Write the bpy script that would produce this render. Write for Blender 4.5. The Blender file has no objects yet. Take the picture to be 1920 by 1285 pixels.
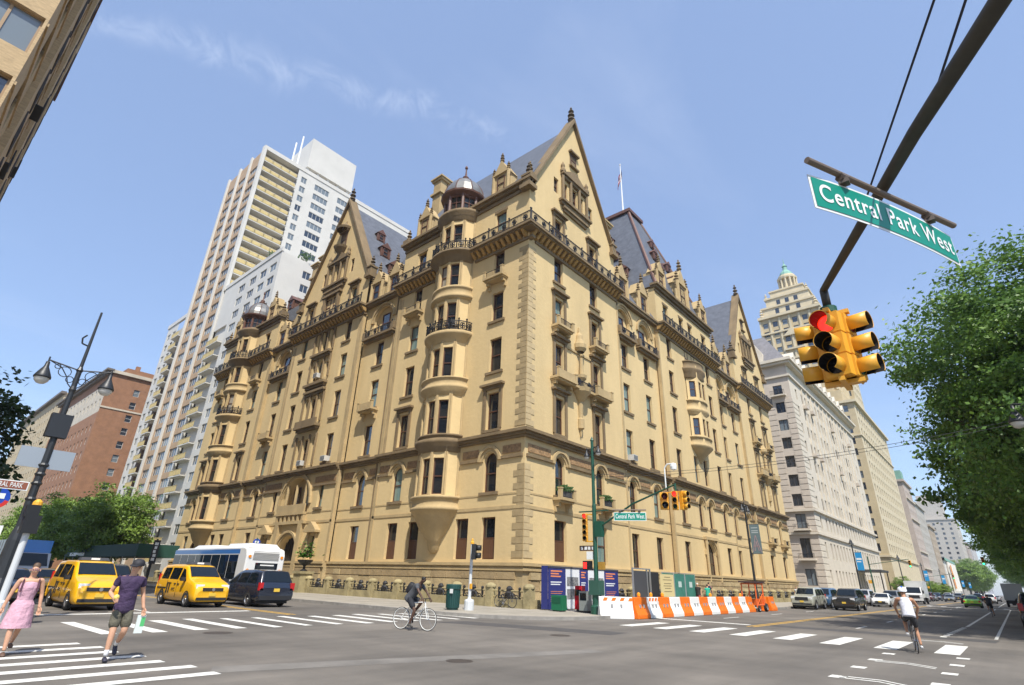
import bpy, math, random
from mathutils import Vector, Matrix
RND=random.Random(7)
PI=math.pi
SC=bpy.context.scene; COL=SC.collection
# ---------------- camera
def cam_setup():
    foc,cx,cy,cz,yaw,pitch,roll=1001.237,24.3532,-29.4731,1.65,-.7211,.4176,.0318
    f=Vector((math.cos(pitch)*math.sin(yaw),math.cos(pitch)*math.cos(yaw),math.sin(pitch)))
    r=Vector((math.cos(yaw),-math.sin(yaw),0)); u=r.cross(f)
    r2=math.cos(roll)*r+math.sin(roll)*u; u2=-math.sin(roll)*r+math.cos(roll)*u
    c=bpy.data.cameras.new('camera'); o=bpy.data.objects.new('camera',c); COL.objects.link(o)
    c.sensor_fit='HORIZONTAL'; c.sensor_width=36; c.lens=foc*36/1920; c.clip_start=.1; c.clip_end=6000
    o.matrix_world=Matrix(((r2.x,u2.x,-f.x,cx),(r2.y,u2.y,-f.y,cy),(r2.z,u2.z,-f.z,cz),(0,0,0,1)))
    SC.camera=o
cam_setup()
# ---------------- light
SUN_EL=math.radians(56); SUND=Vector((1.33,-1,0)).normalized()
sunv=Vector((SUND.x*math.cos(SUN_EL),SUND.y*math.cos(SUN_EL),math.sin(SUN_EL)))
sl=bpy.data.lights.new('sun','SUN'); sl.energy=4.3; sl.angle=math.radians(.53); sl.color=(1,.95,.86)
so=bpy.data.objects.new('sun',sl); COL.objects.link(so); so.rotation_euler=(-sunv).to_track_quat('-Z','Y').to_euler()
W=bpy.data.worlds.new('World'); SC.world=W; W.use_nodes=True
nt=W.node_tree; nt.nodes.clear()
def wn(t): return nt.nodes.new(t)
sky=wn('ShaderNodeTexSky'); sky.sky_type='NISHITA'; sky.sun_disc=False; sky.sun_elevation=SUN_EL
sky.sun_rotation=math.atan2(SUND.x,SUND.y); sky.air_density=1.0; sky.dust_density=.7; sky.ozone_density=2.6; sky.altitude=30
bg=wn('ShaderNodeBackground'); bg.inputs['Strength'].default_value=.135
outw=wn('ShaderNodeOutputWorld'); nt.links.new(bg.outputs[0],outw.inputs[0])
# faint cirrus: wispy noise on a flat layer high above
tc=wn('ShaderNodeTexCoord'); sep=wn('ShaderNodeSeparateXYZ'); nt.links.new(tc.outputs['Generated'],sep.inputs[0])
mx=wn('ShaderNodeMath'); mx.operation='MAXIMUM'; mx.inputs[1].default_value=.05; nt.links.new(sep.outputs[2],mx.inputs[0])
dv=wn('ShaderNodeVectorMath'); dv.operation='DIVIDE'; cb=wn('ShaderNodeCombineXYZ')
for i in range(3): nt.links.new(mx.outputs[0],cb.inputs[i])
nt.links.new(tc.outputs['Generated'],dv.inputs[0]); nt.links.new(cb.outputs[0],dv.inputs[1])
def cirrus(rot,scale,nscale,lo,hi,seed):
    mp=wn('ShaderNodeMapping'); mp.inputs['Rotation'].default_value=(0,0,rot); mp.inputs['Scale'].default_value=scale; mp.inputs['Location'].default_value=(seed,seed*.7,0)
    nt.links.new(dv.outputs[0],mp.inputs[0])
    nz=wn('ShaderNodeTexNoise'); nz.inputs['Scale'].default_value=nscale; nz.inputs['Detail'].default_value=7; nz.inputs['Roughness'].default_value=.62; nz.inputs['Distortion'].default_value=.6
    nt.links.new(mp.outputs[0],nz.inputs[0])
    mr=wn('ShaderNodeMapRange'); mr.inputs[1].default_value=lo; mr.inputs[2].default_value=hi; nt.links.new(nz.outputs[0],mr.inputs[0])
    return mr.outputs[0]
c1=cirrus(math.radians(-35),(1,.22,1),1.5,.47,.85,3.1); c2=cirrus(math.radians(10),(1,.8,1),.7,.42,.72,11.)
mm=wn('ShaderNodeMath'); mm.operation='MULTIPLY'; nt.links.new(c1,mm.inputs[0]); nt.links.new(c2,mm.inputs[1])
m2=wn('ShaderNodeMath'); m2.operation='MULTIPLY'; m2.inputs[1].default_value=.5; nt.links.new(mm.outputs[0],m2.inputs[0])
# long cirrus streak: noise gathered along a great circle
CIR_N=(-0.6204,0.3734,-0.6897); CIR_C=(-0.6408,0.2661,0.7201)
def dotn(v,inp):
    d=wn('ShaderNodeVectorMath'); d.operation='DOT_PRODUCT'; d.inputs[1].default_value=v; nt.links.new(inp,d.inputs[0]); return d.outputs['Value']
def mapr(o,a,b,c,e):
    r=wn('ShaderNodeMapRange'); r.inputs[1].default_value=a; r.inputs[2].default_value=b; r.inputs[3].default_value=c; r.inputs[4].default_value=e; r.interpolation_type='SMOOTHSTEP'; nt.links.new(o,r.inputs[0]); return r.outputs[0]
def mul(a,b):
    m_=wn('ShaderNodeMath'); m_.operation='MULTIPLY'
    for i,x in enumerate((a,b)):
        if isinstance(x,(int,float)): m_.inputs[i].default_value=x
        else: nt.links.new(x,m_.inputs[i])
    return m_.outputs[0]
nv=wn('ShaderNodeVectorMath'); nv.operation='NORMALIZE'; nt.links.new(tc.outputs['Generated'],nv.inputs[0])
wz=wn('ShaderNodeTexNoise'); wz.inputs['Scale'].default_value=5.; wz.inputs['Detail'].default_value=4; nt.links.new(nv.outputs[0],wz.inputs[0])
CN=Vector(CIR_N); CC=Vector(CIR_C)
dd=dotn(CN,nv.outputs[0]); ds=wn('ShaderNodeMath'); ds.operation='ADD'; nt.links.new(dd,ds.inputs[0]); nt.links.new(mapr(wz.outputs[0],.3,.7,-.022,.022),ds.inputs[1])
ab=wn('ShaderNodeMath'); ab.operation='ABSOLUTE'; nt.links.new(ds.outputs[0],ab.inputs[0])
band=mul(mapr(ab.outputs[0],.0,.04,1,0),mapr(dotn(CC,nv.outputs[0]),.90,.985,0,1))
sn=wn('ShaderNodeTexNoise'); sn.inputs['Scale'].default_value=16.; sn.inputs['Detail'].default_value=8; sn.inputs['Roughness'].default_value=.68; sn.inputs['Distortion'].default_value=.8; nt.links.new(nv.outputs[0],sn.inputs[0])
strk=mul(mul(band,mapr(sn.outputs[0],.36,.78,0,1)),.3)
mxx=wn('ShaderNodeMath'); mxx.operation='MAXIMUM'; nt.links.new(m2.outputs[0],mxx.inputs[0]); nt.links.new(strk,mxx.inputs[1]); m2=mxx
mix=wn('ShaderNodeMixRGB'); mix.inputs[2].default_value=(6.2,6.3,6.5,1); nt.links.new(m2.outputs[0],mix.inputs[0]); nt.links.new(sky.outputs[0],mix.inputs[1])
hsv=wn('ShaderNodeMixRGB'); hsv.blend_type='MIX'; hsv.inputs[0].default_value=.35; hsv.inputs[2].default_value=(2.9,3.9,6.2,1)
nt.links.new(mix.outputs[0],hsv.inputs[1]); nt.links.new(hsv.outputs[0],bg.inputs[0])
SC.view_settings.view_transform='Standard'; SC.view_settings.look='None'; SC.view_settings.gamma=1; SC.view_settings.exposure=.55
SC.render.engine='CYCLES'; SC.cycles.max_bounces=6
# ---------------- helpers
def tag(o,label=None,cat=None,group=None,kind=None):
    if label: o['label']=label
    if cat: o['category']=cat
    if group: o['group']=group
    if kind: o['kind']=kind
    return o
def empty(name,loc=(0,0,0),rz=0,label=None,cat=None,group=None):
    o=bpy.data.objects.new(name,None); COL.objects.link(o); o.location=loc; o.rotation_euler=(0,0,rz); o.empty_display_size=.2
    return tag(o,label,cat,group)
def put(name,mesh,parent=None,loc=(0,0,0),rz=0,scale=None):
    o=bpy.data.objects.new(name,mesh); COL.objects.link(o); o.parent=parent; o.location=loc; o.rotation_euler=(0,0,rz)
    if scale: o.scale=scale
    return o
def copy_tree(o,parent=None):
    c=o.copy(); COL.objects.link(c); c.parent=parent
    for ch in o.children: copy_tree(ch,c)
    return c
class Frame:
    def __init__(s,o=(0,0,0),U=(1,0,0),N=(0,-1,0)):
        s.o=Vector(o); s.U=Vector(U); s.N=Vector(N); s.rz=math.atan2(s.U.y,s.U.x)
    def __call__(s,u,d,z): return s.o+s.U*u+s.N*d+Vector((0,0,z))
class MB:
    def __init__(s,T=None): s.v=[]; s.f=[]; s.m=[]; s.mi=0; s.T=T
    def add(s,vs,fs):
        b=len(s.v)
        if s.T: s.v+=[tuple(s.T(*p)) for p in vs]
        else: s.v+=[tuple(p) for p in vs]
        for f in fs: s.f.append([b+i for i in f]); s.m.append(s.mi)
    def quad(s,a,b,c,d): s.add([a,b,c,d],[(0,1,2,3)])
    def poly(s,pts): s.add(pts,[tuple(range(len(pts)))])
    def box(s,x0,x1,y0,y1,z0,z1):
        s.add([(x0,y0,z0),(x1,y0,z0),(x1,y1,z0),(x0,y1,z0),(x0,y0,z1),(x1,y0,z1),(x1,y1,z1),(x0,y1,z1)],
              [(0,3,2,1),(4,5,6,7),(0,1,5,4),(1,2,6,5),(2,3,7,6),(3,0,4,7)])
    def tbox(s,x0,x1,y0,y1,z0,z1,ix,iy):  # tapered top inset
        s.add([(x0,y0,z0),(x1,y0,z0),(x1,y1,z0),(x0,y1,z0),(x0+ix,y0+iy,z1),(x1-ix,y0+iy,z1),(x1-ix,y1-iy,z1),(x0+ix,y1-iy,z1)],
              [(0,3,2,1),(4,5,6,7),(0,1,5,4),(1,2,6,5),(2,3,7,6),(3,0,4,7)])
    def cyl(s,p0,p1,r0,r1=None,n=8,cap=True):
        p0=Vector(p0); p1=Vector(p1); r1=r0 if r1 is None else r1
        a=(p1-p0); a=a.normalized() if a.length>1e-9 else Vector((0,0,1))
        x=a.orthogonal().normalized(); y=a.cross(x)
        vs=[]
        for p,r in ((p0,r0),(p1,r1)):
            for i in range(n):
                t=2*PI*i/n; vs.append(p+x*math.cos(t)*r+y*math.sin(t)*r)
        fs=[(i,(i+1)%n,n+(i+1)%n,n+i) for i in range(n)]
        if cap: fs+=[tuple(range(n-1,-1,-1)),tuple(range(n,2*n))]
        s.add(vs,fs)
    def tube(s,pts,r,n=6):
        for a,b in zip(pts[:-1],pts[1:]): s.cyl(a,b,r,r,n)
    def lathe(s,prof,c=(0,0),n=16,a0=0,a1=2*PI,sx=1,sy=1):
        full=abs(a1-a0-2*PI)<1e-6; k=n if full else n+1
        vs=[]
        for r,z in prof:
            for i in range(k):
                t=a0+(a1-a0)*i/n; vs.append((c[0]+math.cos(t)*r*sx,c[1]+math.sin(t)*r*sy,z))
        fs=[]
        for j in range(len(prof)-1):
            for i in range(n):
                i2=(i+1)%k; fs.append((j*k+i,j*k+i2,(j+1)*k+i2,(j+1)*k+i))
        s.add(vs,fs)
    def prism(s,pts,d0,d1):  # pts in (u,z); extruded along second coord
        n=len(pts); vs=[(u,d0,z) for u,z in pts]+[(u,d1,z) for u,z in pts]
        s.add(vs,[tuple(range(n-1,-1,-1)),tuple(range(n,2*n))]+[(i,(i+1)%n,n+(i+1)%n,n+i) for i in range(n)])
    def slab(s,pts,z0,z1):   # pts in (x,y), extruded up
        n=len(pts); vs=[(x,y,z0) for x,y in pts]+[(x,y,z1) for x,y in pts]
        s.add(vs,[tuple(range(n-1,-1,-1)),tuple(range(n,2*n))]+[(i,(i+1)%n,n+(i+1)%n,n+i) for i in range(n)])
    def ball(s,c,r,n=8,sz=1):
        pr=[(max(r*math.sin(PI*i/n),1e-4),c[2]-r*sz*math.cos(PI*i/n)) for i in range(n+1)]
        s.lathe(pr,(c[0],c[1]),n=max(8,n))
    def mesh(s,name,mats,smooth=False):
        me=bpy.data.meshes.new(name); me.from_pydata(s.v,[],s.f)
        for m in (mats if isinstance(mats,(list,tuple)) else [mats]): me.materials.append(m)
        if any(s.m): me.polygons.foreach_set('material_index',s.m)
        if smooth: me.polygons.foreach_set('use_smooth',[True]*len(s.f))
        me.update(); return me
    def build(s,name,mats,parent=None,smooth=False,loc=(0,0,0),rz=0):
        return put(name,s.mesh(name,mats,smooth),parent,loc,rz)
FINIAL=[(.01,1.75),(.07,1.7),(.12,1.55),(.06,1.45),(.2,1.3),(.26,1.2),(.1,1.08),(.1,.98),(.27,.85),(.32,.72),(.13,.6),(.16,.5),(.3,.38),(.33,.25),(.2,.15),(.2,0)]
def finial(mb,x,y,z,k=1.,n=8): mb.lathe([(r*k,z+h*k) for r,h in FINIAL],(x,y),n)
# ---------------- materials
MATS={}
def mat(name,col,rough=.7,metal=0,var=.0,scale=1.,stretch=(1,1,1),bump=0,bscale=8.,spec=.5,emit=None,estr=1,col2=None,coat=0,alpha=1,ior=1.5,objc=False,lo=.35,hi=.68):
    if name in MATS: return MATS[name]
    m=bpy.data.materials.new(name); m.use_nodes=True; t=m.node_tree; b=t.nodes['Principled BSDF']
    b.inputs['Base Color'].default_value=(*col,1); b.inputs['Roughness'].default_value=rough; b.inputs['Metallic'].default_value=metal
    b.inputs['Specular IOR Level'].default_value=spec; b.inputs['IOR'].default_value=ior; b.inputs['Coat Weight'].default_value=coat; b.inputs['Coat Roughness'].default_value=.05
    if emit: b.inputs['Emission Color'].default_value=(*emit,1); b.inputs['Emission Strength'].default_value=estr
    if var or bump:
        if objc: tcn=t.nodes.new('ShaderNodeTexCoord'); src=tcn.outputs['Object']
        else: g=t.nodes.new('ShaderNodeNewGeometry'); src=g.outputs['Position']
        mp=t.nodes.new('ShaderNodeMapping'); mp.inputs['Scale'].default_value=stretch; t.links.new(src,mp.inputs[0])
    if var:
        nz=t.nodes.new('ShaderNodeTexNoise'); nz.inputs['Scale'].default_value=scale; nz.inputs['Detail'].default_value=6; nz.inputs['Roughness'].default_value=.65
        t.links.new(mp.outputs[0],nz.inputs[0])
        cr=t.nodes.new('ShaderNodeMapRange'); cr.inputs[1].default_value=lo; cr.inputs[2].default_value=hi; t.links.new(nz.outputs[0],cr.inputs[0])
        mxn=t.nodes.new('ShaderNodeMixRGB'); c2=col2 or tuple(c*(1-var) for c in col)
        mxn.inputs[1].default_value=(*c2,1); mxn.inputs[2].default_value=(*col,1)
        t.links.new(cr.outputs[0],mxn.inputs[0]); t.links.new(mxn.outputs[0],b.inputs['Base Color'])
    if bump:
        n2=t.nodes.new('ShaderNodeTexNoise'); n2.inputs['Scale'].default_value=bscale; n2.inputs['Detail'].default_value=4; t.links.new(src,n2.inputs[0])
        bp=t.nodes.new('ShaderNodeBump'); bp.inputs['Strength'].default_value=bump; bp.inputs['Distance'].default_value=.05; t.links.new(n2.outputs[0],bp.inputs['Height']); t.links.new(bp.outputs[0],b.inputs['Normal'])
    MATS[name]=m; return m
M=mat
stone=M('buff_brick',(.67,.50,.25),.85,var=.15,scale=.33,stretch=(1,1,.35),bump=.35,bscale=3)
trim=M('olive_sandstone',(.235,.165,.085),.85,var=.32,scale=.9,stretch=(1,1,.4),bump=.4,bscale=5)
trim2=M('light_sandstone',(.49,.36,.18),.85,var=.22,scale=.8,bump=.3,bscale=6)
basestone=M('base_stone',(.50,.38,.20),.9,var=.3,scale=.8,bump=.6,bscale=5)
frieze_m=M('terracotta',(.44,.27,.13),.9,var=.55,scale=5.,bump=1.,bscale=9)
slate=M('slate',(.13,.14,.165),.55,var=.35,scale=1.4,bump=.25,bscale=10)
copper=M('brown_copper',(.16,.075,.05),.5,var=.3,scale=2)
lead=M('lead_dome',(.30,.29,.27),.38,metal=.5,var=.35,scale=1.2)
iron=M('wrought_iron',(.016,.015,.016),.55)
sashm=M('sash_brown',(.10,.042,.022),.5)
glass=M('window_glass',(.012,.015,.02),.04,spec=.8,ior=1.75)
glass2=M('window_glass_dim',(.03,.028,.024),.12,spec=.5,ior=1.5)
curtain=M('curtained_glass',(.20,.30,.28),.15,spec=.7,ior=1.6,var=.4,scale=2.5,stretch=(3,3,.3))
blind=M('shaded_glass',(.30,.27,.22),.2,spec=.7,ior=1.6)
white_p=M('white_paint',(.78,.78,.76),.5); black_m=M('black_paint',(.012,.012,.013),.45)
def asphalt_mat():
    m=mat('asphalt',(.155,.145,.138),.85,bump=.25,bscale=40); t=m.node_tree; b=t.nodes['Principled BSDF']
    g=t.nodes.new('ShaderNodeNewGeometry'); prev=None
    def layer(scale,stretch,lo,hi,c1,c2,blend,fac,rot=0):
        nonlocal prev
        mp=t.nodes.new('ShaderNodeMapping'); mp.inputs['Scale'].default_value=stretch; mp.inputs['Rotation'].default_value=(0,0,rot); t.links.new(g.outputs['Position'],mp.inputs[0])
        nz=t.nodes.new('ShaderNodeTexNoise'); nz.inputs['Scale'].default_value=scale; nz.inputs['Detail'].default_value=8; nz.inputs['Roughness'].default_value=.6; t.links.new(mp.outputs[0],nz.inputs[0])
        r=t.nodes.new('ShaderNodeMapRange'); r.inputs[1].default_value=lo; r.inputs[2].default_value=hi; t.links.new(nz.outputs[0],r.inputs[0])
        a=t.nodes.new('ShaderNodeMixRGB'); a.inputs[1].default_value=(*c1,1); a.inputs[2].default_value=(*c2,1); t.links.new(r.outputs[0],a.inputs[0])
        if prev is None: prev=a.outputs[0]
        else:
            x=t.nodes.new('ShaderNodeMixRGB'); x.blend_type=blend; x.inputs[0].default_value=fac; t.links.new(prev,x.inputs[1]); t.links.new(a.outputs[0],x.inputs[2]); prev=x.outputs[0]
    layer(.16,(1,1,1),.35,.65,(.112,.102,.09),(.205,.185,.16),'MIX',1)
    layer(.9,(1,.12,1),.35,.7,(.62,.62,.62),(1.12,1.1,1.08),'MULTIPLY',.6)
    layer(.9,(.10,1,1),.4,.7,(.78,.78,.78),(1.1,1.08,1.06),'MULTIPLY',.5)
    layer(1.6,(1,1,1),.62,.72,(1,1,1),(.62,.6,.58),'MULTIPLY',.5)
    layer(60,(1,1,1),.3,.7,(.75,.75,.75),(1.2,1.2,1.2),'MULTIPLY',.8)
    t.links.new(prev,b.inputs['Base Color']); return m
asphalt=asphalt_mat()
pave=M('concrete_pavement',(.36,.325,.265),.9,var=.25,scale=.7,bump=.2,bscale=20)
kerbm=M('kerb_stone',(.32,.30,.27),.85,var=.35,scale=2.)
roadpaint=M('worn_white_paint',(.68,.67,.62),.75,var=.45,scale=5.,lo=.30,hi=.48)
yellowpaint=M('worn_yellow_paint',(.62,.36,.05),.75,var=.35,scale=5.,lo=.30,hi=.48)
# ---------------- facade tools
def wall(mb,u0,u1,z0,z1,ops,d=0,rev=.35):
    """wall sheet with real openings; ops: (ua,ub,za,zb[,arch])"""
    us=sorted({u0,u1}|{o[0] for o in ops if u0<o[0]<u1}|{o[1] for o in ops if u0<o[1]<u1}); zs=sorted({z0,z1}|{o[2] for o in ops if z0<o[2]<z1}|{o[3] for o in ops if z0<o[3]<z1})
    for a,b in zip(zs[:-1],zs[1:]):
        zc=(a+b)/2; st=None
        for ua,ub in zip(us[:-1],us[1:]):
            uc=(ua+ub)/2; hole=any(o[0]<uc<o[1] and o[2]<zc<o[3] for o in ops)
            if not hole and st is None: st=ua
            if hole and st is not None: mb.quad((st,d,a),(ua,d,a),(ua,d,b),(st,d,b)); st=None
        if st is not None: mb.quad((st,d,a),(u1,d,a),(u1,d,b),(st,d,b))
    for o in ops:
        a,b,c,e=o[:4]; r=d-rev; arch=len(o)>4 and o[4]
        if arch:
            R=(b-a)/2; s=e-R; m=(a+b)/2; arc=[(m-R*math.cos(PI*i/12),s+R*math.sin(PI*i/12)) for i in range(13)]
            mb.poly([(a,d,e)]+[(x,d,z) for x,z in arc[:7]]); mb.poly([(b,d,e)]+[(x,d,z) for x,z in arc[6:][::-1]])
            for p,q in zip(arc[:-1],arc[1:]): mb.quad((p[0],d,p[1]),(q[0],d,q[1]),(q[0],r,q[1]),(p[0],r,p[1]))
        else: s=e; mb.quad((a,d,e),(b,d,e),(b,r,e),(a,r,e))
        mb.quad((a,d,c),(a,r,c),(a,r,s),(a,d,s)); mb.quad((b,d,c),(b,r,c),(b,r,s),(b,d,s)); mb.quad((a,d,c),(b,d,c),(b,r,c),(a,r,c))
WC={}
def win_mesh(w,h,style,frame_m,pane_m):
    k=(round(w,2),round(h,2),style,frame_m.name,pane_m.name)
    if k in WC: return WC[k]
    f=MB(); g=MB(); b=.09; hw=w/2
    if style=='arch':
        R=hw; s=h-R; arc=[(-R*math.cos(PI*i/12),s+R*math.sin(PI*i/12)) for i in range(13)]; ri=R-b
        arci=[(-ri*math.cos(PI*i/12),s+ri*math.sin(PI*i/12)) for i in range(13)]
        for i in range(12):
            f.quad((arc[i][0],0,arc[i][1]),(arc[i+1][0],0,arc[i+1][1]),(arci[i+1][0],0,arci[i+1][1]),(arci[i][0],0,arci[i][1]))
        f.box(-hw,-hw+b,-.02,.06,0,s); f.box(hw-b,hw,-.02,.06,0,s); f.box(-hw+b,hw-b,-.02,.06,0,b)
        f.box(-hw+b,hw-b,-.03,.05,h*.46,h*.46+.08); g.poly([(-hw,.04,0)]+[(hw,.04,0)]+[(x,.04,z) for x,z in arc[::-1]])
    else:
        f.box(-hw,-hw+b,-.02,.06,0,h); f.box(hw-b,hw,-.02,.06,0,h); f.box(-hw+b,hw-b,-.02,.06,0,b); f.box(-hw+b,hw-b,-.02,.06,h-b,h)
        if style in('sash','multi'): f.box(-hw+b,hw-b,-.03,.05,h*.5-.04,h*.5+.04)
        if style in('multi','mull'):
            n=max(2,round(w/.8))
            for i in range(1,n): x=-hw+w*i/n; f.box(x-.035,x+.035,-.025,.05,b,h-b)
        g.quad((-hw,.04,0),(hw,.04,0),(hw,.04,h),(-hw,.04,h))
    WC[k]=(f.mesh('window',frame_m),g.mesh('pane',pane_m)); return WC[k]
PANES=[glass,glass,glass,glass2,curtain]
def window(parent,F,u,z0,w,h,style='sash',d=-.27,fm=None,pm=None,sub=True,rnd=None):
    pm=pm or PANES[(rnd or RND).randrange(len(PANES))]
    a,b=win_mesh(w,h,style,fm or sashm,pm); o=put('window',a,parent,F(u,d,z0),F.rz)
    if sub: put('pane',b,o)
    return o
# ================= main apartment building (corner block)
DK=empty('apartment_building',(0,0,0),0,'buff brick corner apartment house with steep gables, round oriel turrets and iron balconies','building')
FS=Frame((0,0,0),(1,0,0),(0,-1,0)); FE=Frame((0,0,0),(0,1,0),(1,0,0))
R0=(2.9,5.72); R1=(7.5,10.4); R2=(12.2,15.2); R3=(17.0,19.95); R4=(21.6,24.3); R5=(25.9,28.4); R6=(30.65,32.8)
WT=2.69; CO=11.75; BAL=29.5; EAVE=34.3
def part(mb,name,m,smooth=False,parent=None): return mb.build(name,m,parent or DK,smooth)
sills=MB()
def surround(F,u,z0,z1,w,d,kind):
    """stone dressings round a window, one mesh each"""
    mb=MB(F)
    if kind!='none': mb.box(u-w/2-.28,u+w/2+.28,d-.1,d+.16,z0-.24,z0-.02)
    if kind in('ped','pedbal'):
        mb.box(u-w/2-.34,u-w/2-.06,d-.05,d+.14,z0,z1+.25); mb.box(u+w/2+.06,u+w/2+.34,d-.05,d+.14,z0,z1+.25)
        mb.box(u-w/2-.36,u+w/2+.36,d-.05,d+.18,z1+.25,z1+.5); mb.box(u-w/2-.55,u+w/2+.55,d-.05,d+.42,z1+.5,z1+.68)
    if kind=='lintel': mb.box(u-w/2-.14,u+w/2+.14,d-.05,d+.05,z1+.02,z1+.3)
    if kind!='none': part(mb,'window_surround',trim)
def rail(mb,pts,h=.95,sp=.16):
    """iron railing through pts (world/frame coords x,y,z)"""
    for a,b in zip(pts[:-1],pts[1:]):
        a=Vector(a); b=Vector(b); L=(b-a).length; up=Vector((0,0,1)); dr=(b-a)/L
        mb.cyl(a+up*h,b+up*h,.05,n=4); mb.cyl(a+up*.12,b+up*.12,.035,n=4); mb.cyl(a+up*(h-.14),b+up*(h-.14),.018,n=4)
        n=max(2,int(L/sp))
        for i in range(n+1):
            p=a+dr*L*i/n; mb.cyl(p+up*.12,p+up*h,.018,n=3,cap=False)
        k=max(1,int(L/1.1))
        for i in range(k):
            c=a+dr*L*(i+.5)/k+up*.47; pv=None
            for j in range(9):
                t=2*PI*j/8; q=c+dr*math.cos(t)*.24+up*math.sin(t)*.27
                if pv is not None: mb.cyl(pv,q,.045,n=3,cap=False)
                pv=q
            mb.cyl(c-dr*.15,c+dr*.15,.07,n=4); mb.cyl(c-up*.18,c+up*.18,.07,n=4)
        m=max(1,round(L/2.6))
        for i in range(m+1):
            p=a+dr*L*i/m; mb.cyl(p,p+up*(h+.12),.06,n=5); mb.ball(p+up*(h+.2),.09,5)
def small_balcony(F,u,z,w,dep=.75,d=0,flowers=False,stonefront=False):
    mb=MB(F); mb.box(u-w/2,u+w/2,d-.05,d+dep,z-.2,z); mb.box(u-w/2+.1,u+w/2-.1,d-.05,d+dep-.15,z-.34,z-.2)
    for s in(-1,1):
        x=u+s*(w/2-.28); mb.prism([(0,0)]*0 or [(x-.12,z-.34),(x+.12,z-.34),(x+.1,z-1.0),(x-.1,z-1.0)],d-.02,d+.22); mb.prism([(x-.13,z-.34),(x+.13,z-.34),(x+.13,z-.62),(x-.13,z-.62)],d+.21,d+.5)
        mb.box(u+s*(w/2-.13)-.13,u+s*(w/2-.13)+.13,d+dep-.28,d+dep-.02,z,z+.62); mb.box(u+s*(w/2-.13)-.16,u+s*(w/2-.13)+.16,d+dep-.31,d+dep+.01,z+.62,z+.7)
    if stonefront: mb.box(u-w/2+.27,u+w/2-.27,d+dep-.24,d+dep-.06,z,z+.55)
    o=part(mb,'balcony',trim2)
    if not stonefront:
        r=MB(F); y=d+dep-.15; r.box(u-w/2+.26,u+w/2-.26,y-.02,y+.02,z+.56,z+.6); r.box(u-w/2+.26,u+w/2-.26,y-.02,y+.02,z+.06,z+.1)
        n=int(w/.16)
        for i in range(1,n):
            x=u-w/2+.26+(w-.52)*i/n; r.box(x-.014,x+.014,y-.014,y+.014,z+.1,z+.56)
        r.build('railing',iron,o)
        if flowers:
            fb=MB(F); fb.box(u-w/2+.3,u+w/2-.3,d+.25,d+dep-.2,z+.02,z+.5); fb.build('planter',M('planter_grey',(.25,.24,.23),.8),o)
            g=MB(F)
            for i in range(260):
                x=u+RND.uniform(-1,1)*(w/2-.3); y=d+RND.uniform(.15,dep-.05); zz=z+.5+RND.random()**1.5*.45*(1-.5*abs(x-u)/w); t=RND.uniform(0,PI); s=.07
                g.quad((x-s*math.cos(t),y-s*math.sin(t),zz-s),(x+s*math.cos(t),y+s*math.sin(t),zz-s*.4),(x+s*math.cos(t),y+s*math.sin(t),zz+s),(x-s*math.cos(t),y-s*math.sin(t),zz+s*.4))
            g.build('planting',M('box_leaf',(.06,.13,.03),.6,var=.4,scale=6),o)
def hood(F,u,z1,w,d):
    """round arch moulding over an arched window"""
    mb=MB(F); R=w/2; s=z1-R
    for ri,ro,dd in((R+.08,R+.3,.1),(R+.3,R+.52,.22)):
        for i in range(14):
            a=PI*i/14; b=PI*(i+1)/14; P=lambda r,t:(u-r*math.cos(t),s+r*math.sin(t))
            q=[P(ri,a),P(ro,a),P(ro,b),P(ri,b)]
            mb.add([(x,d-.02,z) for x,z in q]+[(x,d+dd,z) for x,z in q],[(4,5,6,7),(0,1,5,4),(2,3,7,6),(1,2,6,5),(3,0,4,7)])
    part(mb,'arch_moulding',trim2)
sh_=MB(); sh_.box(-.4,.4,-.01,.01,.06,1.0); sh_.box(-.02,.02,-.02,-.01,.06,1.0)
SHUT=sh_.mesh('shutter',M('shutter_wood',(.11,.05,.022),.6))
def facade_panel(F,u0,u1,d,top,cols):
    """cols: list of (row, u, w, style, surround)"""
    mb=MB(F); ops=[]
    for (z0,z1),u,w,st,su in cols: ops.append((u-w/2,u+w/2,z0,z1,st=='arch'))
    wall(mb,u0,u1,WT,top,ops,d); 
    for ue in(u0,u1):
      if ue!=0: mb.quad((ue,d,WT),(ue,d-1.2,WT),(ue,d-1.2,top),(ue,d,top))
    part(mb,'wall',stone)
    for (z0,z1),u,w,st,su in cols:
        if w>2.5:
            window(DK,F,u,z0,1.3,2.35,'sash',d-.33); q=MB(F); q.box(u-w/2-.1,u+w/2+.1,d-.7,d-.4,z0-.1,z1+.1); part(q,'loggia_wall',stone); continue
        window(DK,F,u,z0,w,z1-z0,'arch' if st=='arch' else 'sash',d-.27)
        if z0==R0[0] and (F is FS or u<6): put('shutter',SHUT,DK,F(u,d-.24,z0),F.rz,(w,1,1.35))
        if su=='arch': hood(F,u,z1,w,d); surround(F,u,z0,z1,w,d,'sill')
        else: surround(F,u,z0,z1,w,d,su)
W=1.3
def stack(u,r1='arch',rows=(R2,R3,R4,R5),sur=('ped','sill','sill','sill'),r0=True,r0w=1.35):
    L=[]
    if r0: L.append((R0,u,r0w,'sash','none'))
    if r1=='arch': L.append((R1,u,W,'arch','arch'))
    elif r1: L.append(((7.7,9.9),u,.95,'sash','sill'))
    for r,s in zip(rows,sur): L.append((r,u,W if r!=R5 else 1.2,'sash',s))
    return L
r6=lambda u:[(R6,u,1.3,'sash','lintel')]
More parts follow.
